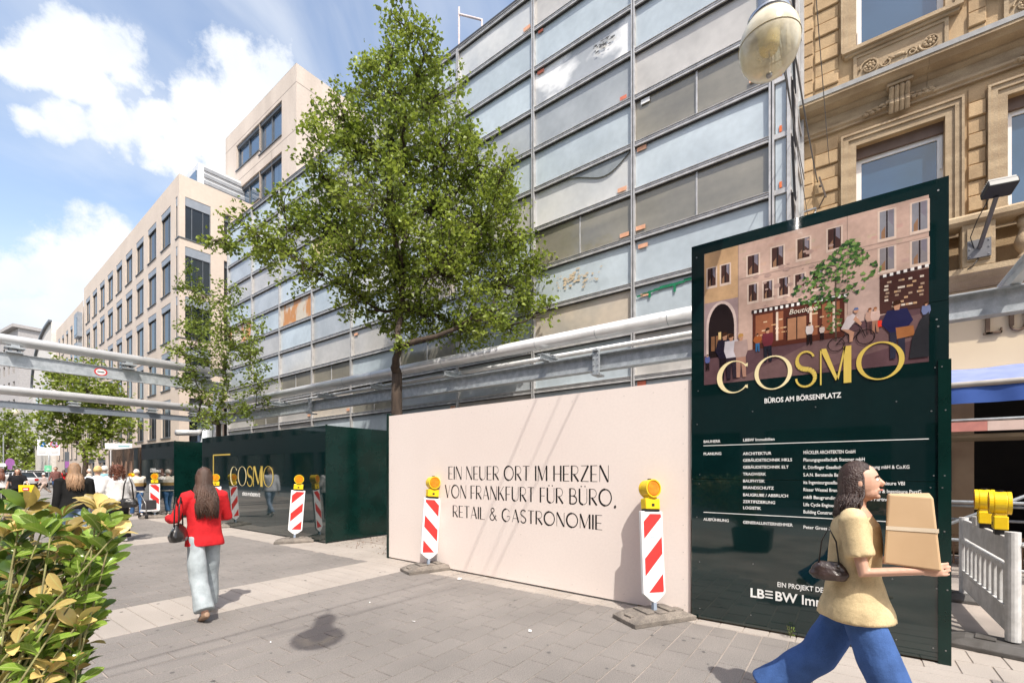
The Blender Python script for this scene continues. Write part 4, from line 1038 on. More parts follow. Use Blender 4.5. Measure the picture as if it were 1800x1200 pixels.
# window surrounds, frames and panes
for i, (a, b) in enumerate(wy):
    for (c, d) in ((6.3, 8.4), (10.42, 12.6)):
        g = MB()
        for (o1, o2, pr_) in ((.0, .13, .05), (.13, .22, .08), (.22, .26, .105)):
            g.box(SX - pr_, a - o2, c, SX - .001, a - o1 - (0.001), d + o2); g.box(SX - pr_, b + o1 + .001, c, SX - .001, b + o2, d + o2)
            g.box(SX - pr_, a - o1, d + o1 + .001, SX - .001, b + o1, d + o2)
        SP('surround', g)
        g = MB(); f = .09; X0, X1 = SX + .16, SX + .24
        g.box(X0, a, c, X1, a + f, d - .22); g.box(X0, b - f, c, X1, b, d - .22); g.box(X0, a + f, c, X1, b - f, c + f); g.box(X0, a + f, d - .30, X1, b - f, d - .22)
        o = SP('window_frame', g, white_fr)
        g = MB(); g.box(X0 + .03, a + f, c + f, X0 + .05, b - f, d - .30); SP('pane', g, win_blue, parent=o)
        g = MB(); g.box(SX + .10, a, d - .218, SX + .26, b, d); SP('shutter_box', g, mat('brown_box', (0.16, 0.11, 0.085)), parent=o)
        g = MB(); g.box(SX + .13, a + .02, d - .9, SX + .158, a + .05, d - .25); g.box(SX + .13, b - .05, c + .2, SX + .158, b - .02, c + .5); SP('guide_rail', g, white_fr, parent=o)
        g = MB(); g.box(SX - .16, a - .24, c - .07, SX + .16, b + .24, c - .001); g.box(SX - .10, a - .2, c - .13, SX, b + .2, c - .071); SP('sill', g)
    # relief panel under the upper window
    g = MB(); g.box(SX - .03, a - .05, 9.62, SX - .001, b + .05, 10.28)
    for q_ in ((a - .05, 9.62, b + .05, 9.68), (a - .05, 10.22, b + .05, 10.28), (a - .05, 9.68, a + .01, 10.22), (b - .01, 9.68, b + .05, 10.22)): g.box(SX - .055, q_[0], q_[1], SX - .031, q_[2], q_[3])
    def scroll(cy, cz, r0, turns, sgn, th):
        pts = []; n = 30
        for k in range(n):
            t = k / (n - 1); an = sgn * t * turns * 2 * PI; r = r0 * (1 - .8 * t); pts.append((SX - .05, cy + math.cos(an) * r, cz + math.sin(an) * r))
        g.tube(pts, [th * (1 - .5 * k / n) for k in range(n)], 6)
    m_ = (a + b) / 2
    for sg in (1, -1):
        cy = m_ + sg * .46; scroll(cy, 9.95, .16, 1.8, sg, .022); scroll(cy - sg * .26, 9.90, .09, 1.4, -sg, .018)
        for k in range(8): g.ball((SX - .05, cy + .07 * math.cos(k * .785), 9.95 + .07 * math.sin(k * .785)), (.025, .028, .028), 8, 6)
        g.ball((SX - .05, cy, 9.95), (.04, .04, .04), 8, 6)
        g.tube([(SX - .05, cy - sg * .16, 9.84), (SX - .05, cy - sg * .3, 9.98), (SX - .05, cy - sg * .4, 9.92)], .014, 6)
    g.ball((SX - .045, m_, 9.95), (.03, .09, .035), 10, 6)
    SP('relief_panel', g)
    # keystone console with leaf swags under the cornice
    g = MB()
    for k in range(4): g.tube([(SX - .10, m_ - .12 + k * .08, 8.78), (SX - .19, m_ - .12 + k * .08, 8.92), (SX - .14, m_ - .12 + k * .08, 9.02), (SX - .24, m_ - .12 + k * .08, 9.18), (SX - .18, m_ - .12 + k * .08, 9.24)], .042, 8)
    g.box(SX - .26, m_ - .20, 9.24, SX, m_ + .20, 9.29)
    for k in range(26):
        sg = 1 if k % 2 else -1; q = .15 + k * .016; g.ball((SX - .12 + k * .001, m_ + sg * q, 8.99 + .04 * math.sin(k) - .08 * (q - .15)), (.035, .05, .03 + .01 * math.sin(k * 2)), 7, 5)
    SP('console', g)
# cornices
def moulding(profile, y0, y1, nm, m=None):
    g = MB(); n = len(profile)
    g.add([(SX - p[0], y0, p[1]) for p in profile] + [(SX - p[0], y1, p[1]) for p in profile],
          [(i, i + n, i + 1 + n, i + 1) for i in range(n - 1)] + [tuple(range(n))[::-1], tuple(range(n, 2 * n))])
    SP(nm, g, m)
ylen = [1.02, -2.2, -3.9, -8.0]
for a, b in ((1.02, -1.3), (-1.304, -3.0), (-3.004, -5.2), (-5.204, -8.0)):
    moulding([(0, 8.86), (.06, 8.86), (.06, 8.90), (.10, 8.93), (.10, 8.98), (.035, 8.99), (.035, 9.20), (.07, 9.22), (.12, 9.26), (.12, 9.30), (.30, 9.33), (.36, 9.38), (.42, 9.40), (.42, 9.46), (0, 9.54)], b, a, 'cornice')
g = MB(); g.box(SX - .435, -8, 9.455, SX - .40, 1.03, 9.475); g.box(SX - .43, -8, 9.476, SX - .0, 1.03, 9.55); SP('lead_flashing', g, mat('lead', (0.33, 0.33, 0.32), (0.26, 0.26, 0.26), 8, .6))
moulding([(0, 6.02), (.08, 6.02), (.08, 6.15), (0, 6.17)], -8, 1.02, 'string_course')
# balustrade ledge
moulding([(0, 4.98), (.35, 4.98), (.45, 5.04), (.52, 5.12), (.58, 5.14), (.58, 5.24), (0, 5.26)], -8, 1.02, 'ledge')
moulding([(.22, 6.02), (.56, 6.02), (.62, 6.07), (.62, 6.15), (.56, 6.2), (.22, 6.22)], -8, 1.02, 'handrail')
prof = [(.075, 0), (.075, .06), (.05, .08), (.045, .12), (.10, .22), (.115, .30), (.09, .40), (.05, .50), (.045, .56), (.07, .60), (.075, .63), (.075, .76)]
bmesh_ = MB(); bmesh_.lathe(prof, 14); bme = mesh(bmesh_, sand2, smooth=True)
peds = [-1.93, -4.1, -6.3, .45]
yb_ = 0.2
while yb_ > -6.2:
    if min(abs(yb_ - p) for p in peds) > .33:
        o = link('baluster', bme, sh, (SX - .40 - SX, yb_ + 3.0, 5.26))
    yb_ -= .27
for p in peds:
    g = MB(); g.box(SX - .55, p - .21, 5.26, SX - .20, p + .21, 6.02); g.box(SX - .575, p - .15, 5.35, SX - .551, p + .15, 5.92); SP('pedestal', g)
# ground floor: fascia, piers, interior
g = MB()
for a, b in ((0.95, -2.9), (-2.905, -5.4), (-5.405, -8)): g.box(SX - .10, b, 3.46, SX - .002, a, 4.97)
SP('fascia', g, mat('cream_fascia', (0.66, 0.54, 0.37), (0.60, 0.48, 0.33), 1, .6))
for ch, ya, yb2 in (('L', -2.06, -2.30), ('U', -2.36, -2.64), ('I', -2.74, -2.79)):
    g = MB(); X = SX - .16; z0, z1 = 4.10, 4.42; t = .055
    def bx(a, b, c, d): g.box(X, b, c, X + .06, a, d)
    if ch == 'L': bx(ya - .03, ya - .03 - t, z0, z1); bx(ya - .03, yb2, z0, z0 + .03); bx(ya, ya - .12, z1 - .02, z1); bx(ya, ya - .12, z0 - .0, z0 + .02); bx(yb2 + .02, yb2, z0, z0 + .09)
    elif ch == 'U':
        bx(ya - .03, ya - .03 - t, z0 + .10, z1); bx(yb2 + .06, yb2 + .035, z0 + .10, z1); bx(ya, ya - .12, z1 - .02, z1); bx(yb2 + .09, yb2, z1 - .02, z1)
        pts = [(X + .03, (ya + yb2) / 2 + .0 + math.cos(PI + k * PI / 8) * -.09, z0 + .10 + math.sin(PI + k * PI / 8) * .09) for k in range(9)]
        g.tube(pts, .022, 6)
    else: bx(ya, yb2, z0, z1)
    SP('sign_letter', g, mat('bronze_letters', (0.14, 0.085, 0.05), rough=.5))
dkint = mat('dark_interior', (0.022, 0.017, 0.014), (0.012, 0.01, 0.009), 2, .7)
g = MB(); g.box(SX + 4.0, -7.4, -.02, SX + 4.1, .5, 3.45); g.box(SX + .45, .3, 0, SX + 4.0, .4, 3.45); g.box(SX + .45, -7.3, 0, SX + 4, -7.2, 3.45); g.box(SX + .45, -7.2, 3.455, SX + 4, .3, 3.52); SP('shop_interior', g, dkint)
g = MB(); g.box(SX + .46, -7.2, .001, SX + 4, .3, .02); SP('shop_floor', g, dkint)
for yy in (-1.86, -4.2): g = MB(); g.box(SX + .35, yy - .16, 0.021, SX + .6, yy + .16, 3.45); SP('shop_pier', g, mat('tan_pier', (0.36, 0.25, 0.15), (0.3, 0.2, 0.12), 3, .7))
g = MB(); g.box(SX + .62, -7.1, .05, SX + .64, .2, 3.4); 
g = MB(); g.box(SX + .30, -1.7, 1.2, SX + .33, -.7, 2.0); SP('poster', g, mat('orange_poster', (0.30, 0.07, 0.02), (0.04, 0.05, 0.09), 2.2, .5))
# awning
aw = thing('awning', 'blue fabric awning with a scalloped valance below the cream shop fascia', 'awning', (11.2, -3, 3.2))
g = MB(); n = 60; pts = []
yy = np.linspace(.6, -7.5, n)
for y_ in yy: pts += [(SX - .105, y_, 3.50 + .01 * math.sin(y_ * 7)), (11.0, y_, 3.13 + .012 * math.sin(y_ * 5))]
fs = [(2 * i, 2 * i + 1, 2 * i + 3, 2 * i + 2) for i in range(n - 1)]
g.add(pts, fs)
part(aw, 'canopy', g, mat('awning_blue_sunlit', (0.30, 0.36, 0.66), (0.23, 0.29, 0.58), 3, .8, transl=.2), smooth=True, world=True)  # canopy blue lightened, sunlight on the cloth put into its colour
g = MB(); g.tube([(10.98, .62, 3.09), (10.98, -7.5, 3.09)], .05, 12); part(aw, 'front_bar', g, mat('greige_metal', (0.5, 0.47, 0.43), rough=.5), smooth=True, world=True)
g = MB(); pts = []; n = 160
yy = np.linspace(.6, -7.5, n)
for y_ in yy:
    wv = .018 * math.sin(y_ * 9 + 1.3 * math.sin(y_ * 2.3))
    pts += [(10.975 + wv * .3, y_, 3.04), (10.97 + wv, y_, 2.92), (10.97 + wv * 1.5, y_, 2.76)]
fs = [(3 * i + j, 3 * i + j + 1, 3 * i + j + 4, 3 * i + j + 3) for i in range(n - 1) for j in (0, 1)]
g.add(pts, fs); part(aw, 'valance', g, mat('awning_blue', (0.05, 0.12, 0.42), (0.035, 0.09, 0.34), 3, .85, transl=.25), smooth=True, world=True)

# scaffold in front of the shop
sc = thing('scaffold', 'grey tubular scaffold with a red and white marker board in front of the dark shop', 'scaffolding', (9.6, -3, 0))
g = MB()
for y_ in (.2, -2.75, -5.4): g.tube([(9.6, y_, 0), (9.6, y_, 2.5)], .024, 10); 
part(sc, 'upright', g, galv_m, smooth=True, world=True)
for a, b in (((9.6, .3, 1.13), (9.6, -6, 1.13)), ((9.6, .3, .55), (9.6, -6, .55)), ((9.63, -.2, .15), (9.63, -3.6, 2.1)), ((10.9, .3, 1.0), (10.9, -6, 1.0)), ((9.6, .3, 2.36), (9.6, -6, 2.36)), ((11.1, .3, .75), (11.1, -6, .75))):
    g = MB(); g.tube([a, b], .024, 10); part(sc, 'tube', g, galv_m, smooth=True, world=True)
g = MB(); g.box(9.52, -6, 2.36, 9.56, .3, 2.335); 
for k in range(12):
    g = MB(); g.box(9.53, .3 - k * .5, 2.19, 9.56, .3 - (k + 1) * .5 + .002, 2.33); part(sc, 'marker_board', g, mat('faded_red', (0.50, 0.20, 0.17), (0.42, 0.17, 0.15), 9) if k % 2 else mat('faded_pink', (0.62, 0.48, 0.43), (0.55, 0.42, 0.38), 9), world=True)
g = MB(); g.box(9.57, -6, 2.10, 10.9, .3, 2.15); part(sc, 'deck', g, mat('scaffold_board', (0.22, 0.17, 0.11), rough=.9), world=True)
# brown grid mat at the far wall base
g = MB(); g.box(SX - .25, -7, 0, SX - .02, .3, .0); 
ml = thing('rusty_mesh_stack', 'stack of rusty wire mesh lying at the shop front', 'wire mesh', (11.0, -2.5, 0))
g = MB()
for k in range(40): g.box(10.75, -1.0 - k * .10, .02, 10.77, -1.02 - k * .10, .52)
for k in range(9): g.box(10.772, -5.0, .02 + k * .06, 10.785, -1.0, .03 + k * .06)
part(ml, 'mesh', g, mat('rust', (0.25, 0.15, 0.09), (0.17, 0.10, 0.06), 9, .9), world=True)

# floodlight
fl = thing('floodlight', 'black floodlight on a slanting arm fixed to a balustrade pedestal', 'floodlight', (SX - .576, -1.93, 5.55))
g = MB(); g.box(-.025, -.15, -.17, -.001, .15, .15); part(fl, 'mounting_plate', g, mat('plate_grey', (0.20, 0.20, 0.21), rough=.5, metal=.5))
g = MB()
for a in (-.12, .12):
    for b in (-.13, 0, .12): g.tube([(-.025, a, b), (-.035, a, b)], .012, 8)
part(fl, 'bolts', g, steel_m, kind='stuff')
g = MB(); g.beam((-.03, 0, 0), (-.62, -.10, .58), .05, .05); part(fl, 'arm', g, mat('arm_grey', (0.16, 0.15, 0.15), rough=.5, metal=.5))
g = MB(); g.box(-.14, -.19, -.05, .14, .19, .07); 
o = part(fl, 'lamp_housing', g, black_m); o.location = (-.70, -.12, .66); o.rotation_euler = (0, math.radians(20), .2); bevel(o, .02)
g = MB()
for k in range(7): g.box(-.12 + k * .035, -.17, .071, -.105 + k * .035, .17, .11)
part(fl, 'cooling_fin', g, black_m, parent=o)
g = MB(); g.tube([(-.01, .05, -.05), (-.06, .12, .2), (-.25, .06, .42), (-.5, -.03, .62)], .008, 6); g.tube([(0, .0, -.17), (-.02, .08, -.3), (0, .15, -.34)], .008, 6); part(fl, 'cable', g, black_m, smooth=True)

# cable winch/anchor lamp ballast on the side of the sandstone pier
wb = thing('cable_anchor', 'small grey wall box and bracket where the overhead lamp wires are anchored', 'wall bracket', (SX - .03, .78, 7.05))
g = MB(); g.box(-.05, -.02, .18, -.001, .20, .28); part(wb, 'white_box', g, white_fr)
g = MB(); g.beam((-.10, .18, .22), (-.12, -.28, .24), .03, .03); g.beam((-.06, -.26, .02), (-.12, -.28, .24), .025, .025); part(wb, 'bracket', g, steel_m)
g = MB(); g.tube([(-.16, .14, 0), (-.16, -.14, .03)], .09, 18); o = part(wb, 'drum', g, mat('dirty_beige', (0.5, 0.44, 0.3), (0.4, 0.34, 0.22), 9), smooth=False)
g = MB(); g.tube([(-.16, .145, 0), (-.16, .23, -.01)], .07, 14); part(wb, 'motor', g, galv_m)
g = MB(); g.tube([(-.16, .2, -.06), (-.18, .15, -.16), (-.1, .1, -.2), (-.05, .2, -.1), (-.03, .24, -.8)], .010, 6); g.tube([(-.12, -.18, 0), (-.2, -.24, .08), (-.1, -.27, .16)], .012, 6); part(wb, 'cable', g, white_fr, smooth=True)

# ------------------------------------------------------------------ pedestrian canopy steelwork
PX = 8.0
cf = thing('steel_canopy', 'galvanised steel beam with a silver tube above it running along the panelled building', 'steel frame', (PX, 10, 0))
g = MB()
g.tube([(PX, -.2, 4.25), (PX, 21.3, 4.25)], .128, 24); part(cf, 'tube', g, pipe_m, smooth=True, world=True)
for y_ in np.arange(1.1, 21.2, 1.36):
    g = MB(); g.tube([(PX, y_, 4.25), (PX, y_ + .012, 4.25)], .1295, 24); part(cf, 'tube_joint', g, galv_m, smooth=True, world=True)
g = MB(); g.tube([(PX + .35, -.2, 4.02), (PX + .35, 21.3, 4.02)], .05, 14); part(cf, 'thin_tube', g, pipe_m, smooth=True, world=True)
segs = [(-.9, 3.30), (3.32, 14.0), (14.02, 21.4)]
BXX = 8.0
for a, b in ((-8.0, 3.78), (3.80, 13.7), (13.72, 21.5)):
    g = MB()
    g.box(BXX - .09, a, 3.80, BXX + .09, b, 3.818); g.box(BXX - .09, a, 3.50, BXX + .09, b, 3.518); g.box(BXX - .006, a, 3.519, BXX + .006, b, 3.799)
    part(cf, 'beam', g, galv_m, world=True)
for y_ in (3.79, 13.71):
    g = MB(); g.box(BXX - .13, y_ - .07, 3.42, BXX - .095, y_ + .07, 3.90); g.box(BXX - .20, y_ - .07, 3.40, BXX + .1, y_ + .07, 3.43); g.box(BXX - .17, y_ - .05, 3.86, BXX - .131, y_ + .05, 3.90)
    for q in (3.5, 3.6, 3.72, 3.8):
        g.tube([(BXX - .13, y_ + .04, q), (BXX - .15, y_ + .04, q)], .012, 8); g.tube([(BXX - .13, y_ - .04, q), (BXX - .15, y_ - .04, q)], .012, 8)
    part(cf, 'splice_plate', g, galv_m, world=True)
def bracket(cx, cy, cz, ax, name='bracket', root=None):
    """short I-beam outrigger carrying the tube"""
    g = MB(); l_ = .34
    def b(a0, a1, b0, b1, c0, c1):
        if ax == 'x': g.box(cx + a0, cy + b0, cz + c0, cx + a1, cy + b1, cz + c1)
        else: g.box(cx + b0, cy + a0, cz + c0, cx + b1, cy + a1, cz + c1)
    b(-l_, l_, -.06, .06, 0, .012); b(-l_, l_, -.06, .06, .10, .112); b(-l_, l_, -.005, .005, .0125, .0995)
    b(-.16, -.06, -.05, .05, .113, .15); b(.10, .20, -.04, .04, .113, .17); b(-.02, .02, -.02, .02, .113, .19)
    return part(root or cf, name, g, galv_m, world=True)
for y_ in (1.9, 4.9, 7.55, 10.3, 12.9, 15.7, 18.5): bracket(PX, y_, 3.93 if False else 3.822, 'x')
g = MB(); g.tube([(PX - .1, 20.6, 0), (PX - .1, 20.6, 5.2)], .16, 20); part(cf, 'column', g, pipe_m, smooth=True, world=True)
g = MB(); g.tube([(PX + .05, 22.3, 0), (PX + .05, 22.3, 3.95)], .27, 20); part(cf, 'column', g, galv_m, smooth=True, world=True)
g = MB(); g.tube([(PX - 1.1, 22.0, 3.15), (PX - .3, 22.1, 3.2), (PX, 22.3, 3.5)], .12, 14); part(cf, 'drain_elbow', g, pipe_m, smooth=True, world=True)
# outrigger frames at the near end
for y0_ in (-1.7, -2.6):
    g = MB(); a = Vector((7.5, y0_ + .1, 4.02)); b = Vector((9.6, y0_ - .5, 4.02))
    g.box(6.6, y0_, 3.83, 8.5, y0_ + .10, 3.845); g.box(6.6, y0_, 3.985, 8.5, y0_ + .10, 4.0); g.box(6.6, y0_ + .045, 3.846, 8.5, y0_ + .055, 3.984)
    part(cf, 'outrigger', g, mat('white_steel', (0.70, 0.73, 0.74), (0.6, 0.63, 0.64), 5, .4, metal=.2), world=True)
# crossings over the street
cr_ = thing('street_crossing_frame', 'upper silver tube and flat steel beam spanning the street, with a small round sticker', 'steel frame', (2, 20, 0))
g = MB(); g.tube([(-9, 19.9, 5.45), (PX + .1, 19.9, 5.45)], .155, 24); part(cr_, 'tube', g, pipe_m, smooth=True, world=True)
g = MB(); g.box(-9, 19.95, 4.70, PX, 20.0, 5.06); g.box(-9, 19.9, 4.685, PX, 20.05, 4.699); g.box(-9, 19.9, 5.061, PX, 20.05, 5.075); part(cr_, 'beam', g, galv_m, world=True)
for x_ in (-.4, 2.2, 4.85, 7.2):
    g = MB(); g.box(x_ - .17, 19.75, 5.08, x_ + .17, 20.1, 5.12); g.box(x_ - .20, 19.7, 5.20, x_ + .20, 20.1, 5.25); g.box(x_ - .12, 19.8, 5.121, x_ - .06, 20.05, 5.199); g.box(x_ + .06, 19.8, 5.121, x_ + .12, 20.05, 5.199); g.box(x_ - .09, 19.75, 5.251, x_ + .09, 20.05, 5.31)
    part(cr_, 'clamp', g, galv_m, world=True)
g = MB(); 
for k in range(24):
    a0, a1 = k * PI / 12, (k + 1) * PI / 12; c_ = (4.15, 4.88)
    def q(r, a): return (c_[0] + r * 1.3 * math.cos(a), 19.944, c_[1] + r * math.sin(a))
    g.poly([q(.13, a0), q(.13, a1), q(.10, a1), q(.10, a0)])
part(cr_, 'sticker_ring', g, bred, world=True)
g = MB(); g.poly([(4.15 + .13 * math.cos(k * PI / 10) , 19.946, 4.88 + .1 * math.sin(k * PI / 10)) for k in range(20)]); o = part(cr_, 'sticker', g, bwhite, world=True)
g = MB(); g.box(4.06, 19.940, 4.865, 4.24, 19.943, 4.895); part(cr_, 'sticker_bar', g, mat('sticker_black', (.05, .05, .05)), world=True)
cl_ = thing('street_crossing_frame', 'lower silver tube with a thin dark beam spanning the street, behind the upper crossing', 'steel frame', (2, 22, 0))
g = MB(); g.tube([(-9, 21.9, 4.20), (PX + .05, 21.9, 4.20)], .150, 24); part(cl_, 'tube', g, pipe_m, smooth=True, world=True)
g = MB(); g.box(-9, 21.95, 3.66, PX, 22.0, 3.86); g.box(-9, 21.9, 3.645, PX, 22.05, 3.659); part(cl_, 'beam', g, mat('blue_grey_steel', (0.24, 0.27, 0.31), (0.2, 0.23, 0.27), 5, .5, metal=.3), world=True)
for x_ in (-1.0, 1.6, 3.84, 6.09, 7.5):
    g = MB(); g.box(x_ - .15, 21.8, 3.87, x_ + .15, 22.1, 3.91); g.box(x_ - .17, 21.8, 3.97, x_ + .17, 22.1, 4.01); g.box(x_ - .1, 21.85, 3.911, x_ + .1, 22.05, 3.969); part(cl_, 'clamp', g, galv_m, world=True)

# ------------------------------------------------------------------ hanging street lamps and wires
glass_l = bpy.data.materials.new('lamp_globe_glass'); glass_l.use_nodes = True
t_ = glass_l.node_tree; b_ = t_.nodes['Principled BSDF']
b_.inputs['Base Color'].default_value = (0.80, 0.74, 0.56, 1); b_.inputs['Roughness'].default_value = 0.18; b_.inputs['Transmission Weight'].default_value = 0.0; b_.inputs['Specular IOR Level'].default_value = 0.8
tr_ = t_.nodes.new('ShaderNodeBsdfTransparent'); tr_.inputs['Color'].default_value = (0.93, 0.88, 0.74, 1)
fz = t_.nodes.new('ShaderNodeLayerWeight'); fz.inputs['Blend'].default_value = 0.45
nz_ = t_.nodes.new('ShaderNodeTexNoise'); nz_.inputs['Scale'].default_value = 9; nz_.inputs['Detail'].default_value = 5
mr_ = t_.nodes.new('ShaderNodeMath'); mr_.operation = 'MULTIPLY_ADD'; mr_.inputs[1].default_value = 0.38; mr_.use_clamp = True
t_.links.new(nz_.outputs['Fac'], mr_.inputs[0]); fa_ = t_.nodes.new('ShaderNodeMath'); fa_.operation = 'ADD'; fa_.inputs[1].default_value = 0.10; t_.links.new(fz.outputs['Facing'], fa_.inputs[0]); t_.links.new(fa_.outputs[0], mr_.inputs[2])
ms_ = t_.nodes.new('ShaderNodeMixShader'); t_.links.new(mr_.outputs[0], ms_.inputs[0]); t_.links.new(tr_.outputs[0], ms_.inputs[1]); t_.links.new(b_.outputs[0], ms_.inputs[2]); t_.links.new(ms_.outputs[0], t_.nodes['Material Output'].inputs['Surface'])
def street_lamp(loc, label, s=1.0):
    t = thing('hanging_street_lamp', label, 'street lamp', loc, group='street lamps hung on wires over the street')
    g = MB(); R_ = .235 * s
    g.lathe([(.02, -R_ * 1.10), (R_ * .35, -R_ * 1.06), (R_ * .66, -R_ * .90), (R_ * .88, -R_ * .62), (R_ * .985, -R_ * .28), (R_ * 1.0, 0), (R_ * .99, R_ * .16), (R_ * .93, R_ * .42), (R_ * .80, R_ * .68), (R_ * .66, R_ * .86)], 36)
    o = part(t, 'glass_globe', g, glass_l, smooth=True)
    g = MB(); g.tube([(R_ * 1.002 * math.cos(a * PI / 18), R_ * 1.002 * math.sin(a * PI / 18), 0) for a in range(37)], .004, 6); part(t, 'globe_seam', g, mat('seam_amber', (0.35, 0.3, 0.18), rough=.4), parent=o)
    g = MB(); g.lathe([(.01, -R_ * .30), (R_ * .28, -R_ * .27), (R_ * .33, -R_ * .1), (R_ * .36, R_ * .55), (R_ * .58, R_ * .80), (R_ * .6, R_ * .84)], 24); part(t, 'reflector', g, mat('cream_reflector', (0.70, 0.62, 0.36), (0.6, 0.52, 0.28), 5, .3), smooth=True)
    g = MB(); g.tube([(0, 0, -R_ * .3), (.03, 0, -R_ * .55), (-.02, 0, -R_ * .8), (0, 0, -R_ * 1.05)], .005, 6); part(t, 'chain', g, steel_m)
    g = MB(); g.ball((0, 0, -R_ * 1.12), .026 * s, 12, 8); part(t, 'globe_knob', g, steel_m, smooth=True)
    g = MB(); g.lathe([(R_ * .70, R_ * .80), (R_ * .72, R_ * .96), (R_ * .62, R_ * 1.06), (R_ * .42, R_ * 1.12), (R_ * .42, R_ * 3.8), (R_ * .36, R_ * 3.95), (R_ * .15, R_ * 4.0)], 30); part(t, 'cap', g, mat('chrome_cap', (0.62, 0.62, 0.63), (0.5, 0.5, 0.52), 5, .22, metal=.9), smooth=True)
    g = MB(); g.tube([(0, 0, R_ * 3.9), (0, 0, R_ * 3.9 + .45)], .012, 8); part(t, 'hanger', g, steel_m)
    return t
LD = 3.9
lp = P(1352, 78, LD)
street_lamp(tuple(lp), 'amber glass street lamp hanging on wires beside the sandstone house', 1.0)
l2 = Vector((2.43, 4.08, 0)) - SUNV * (5.35 / -SUNV.z)
l2z = Vector((2.43, 4.08, 0)) + SUNV * (6.0 / SUNV.z)
street_lamp(tuple(l2z), 'high street lamp on wires whose shadow falls on the dark paving', 1.02)
def wire(name, label, pts, r=.008, group=None):
    t = thing(name, label, 'wire', tuple(pts[0]), group=group)
    g = MB(); g.tube(pts, r, 6, cap=True); part(t, 'strand', g, mat('cable_grey', (0.13, 0.125, 0.12), rough=.6), smooth=True, world=True); return t
def sag(a, b, s, n=14): 
    a = Vector(a); b = Vector(b); return [a.lerp(b, k / n) - Vector((0, 0, s * 4 * (k / n) * (1 - k / n))) for k in range(n + 1)]
top1 = Vector((lp.x, lp.y, lp.z + 1.35)); anc = Vector((SX - .12, .42, 7.75))
wire('overhead_wire', 'thick kinked cable from the hanging lamp down to the sandstone pier', sag(top1, anc + Vector((0, 0.05, 0.1)), .15), .011)
wire('overhead_wire', 'thin straight wire left of the thick cable, from the lamp to the wall box', sag(top1 + Vector((0, .05, -.1)), (SX - .1, .62, 6.95), .10), .006)
wire('overhead_wire', 'thin wire running over the street from the lamp to the far side', sag(top1, (-12.9, 1.1, 9.0), .4), .008)
top2 = l2z + Vector((0, 0, 1.36))
wire('overhead_wire', 'wire carrying the second hanging lamp, the one whose shadow crosses the cream hoarding', sag(top2, (SX - .2, top2.y - .1, top2.z + .6), .1), .009)
wire('overhead_wire', 'second wire beside it over the hoarding, a little nearer the camera', sag(top2 + Vector((0, -.45, .1)), (SX - .2, top2.y - .55, top2.z + .75), .1), .006)
wire('overhead_wire', 'wire from the second lamp to the opposite side of the street', sag(top2, (-12.9, top2.y, top2.z + .9), .3), .013)
g = MB(); g.ball(tuple(anc), .03, 8, 6); g.beam(anc + Vector((0, .02, .2)), anc + Vector((.0, -.1, -.28)), .03, .03); g.beam(anc + Vector((0, -.1, -.2)), anc + Vector((.1, .10, -.55)), .02, .02)
ah = thing('cable_tensioner', 'rusty wire tensioner hanging in front of the sandstone pier', 'wire fitting', tuple(anc)); part(ah, 'turnbuckle', g, mat('rust_dark', (0.12, 0.09, 0.07), rough=.8), world=True)
# ------------------------------------------------------------------ beacons
def lamp_parts(root, z, parent=None, ax=1):
    """yellow warning lamp; lens looks along local -Y"""
    g = MB(); g.box(-.095, -.045, z, .095, .045, z + .115)
    g.prism([(-.07, z + .115), (.07, z + .115), (.05, z + .15), (-.05, z + .15)], lambda a, b: (a, -.04, b), lambda a, b: (a, .04, b))
    c = z + .225
    g.tube([(0, -.042, c), (0, .042, c)], .098, 28)
    o = part(root, 'lamp_body', g, byel, parent=parent); bevel(o, .008)
    for sg in (-1, 1):
        g = MB(); g.tube([(0, sg * .043, c), (0, sg * .058, c)], .086, 28, flat=(1, 0, 0)); g.tube([(0, sg * .058, c), (0, sg * .066, c)], [.086, .045], 28, flat=(1, 0, 0))
        for k in range(4): g.tube([(0, sg * .060, c), (0, sg * (.0672 + .0015 * k), c)], [.078 - .016 * k, .074 - .016 * k], 28)
        part(root, 'lamp_lens', g, blens, parent=o)
    for sg in (-1, 1):
        g = MB()
        for k in range(28):
            a0, a1 = 2 * PI * k / 28, 2 * PI * (k + 1) / 28
            q = [(.098, a0), (.098, a1), (.086, a1), (.086, a0)]
            g.prism([(r * math.cos(a), c + r * math.sin(a)) for r, a in q], lambda a, b: (a, sg * .068, b), lambda a, b: (a, sg * .042, b))
        part(root, 'lens_rim', g, byel, parent=o)
    g = MB(); g.tube([(0, 0, c + .095), (0, 0, c + .108)], .022, 10); part(root, 'lamp_stud', g, black_m, parent=o)
    g = MB(); g.box(-.018, -.047, z + .03, .018, -.045, z + .06); part(root, 'lamp_key', g, black_m, parent=o)
    return o
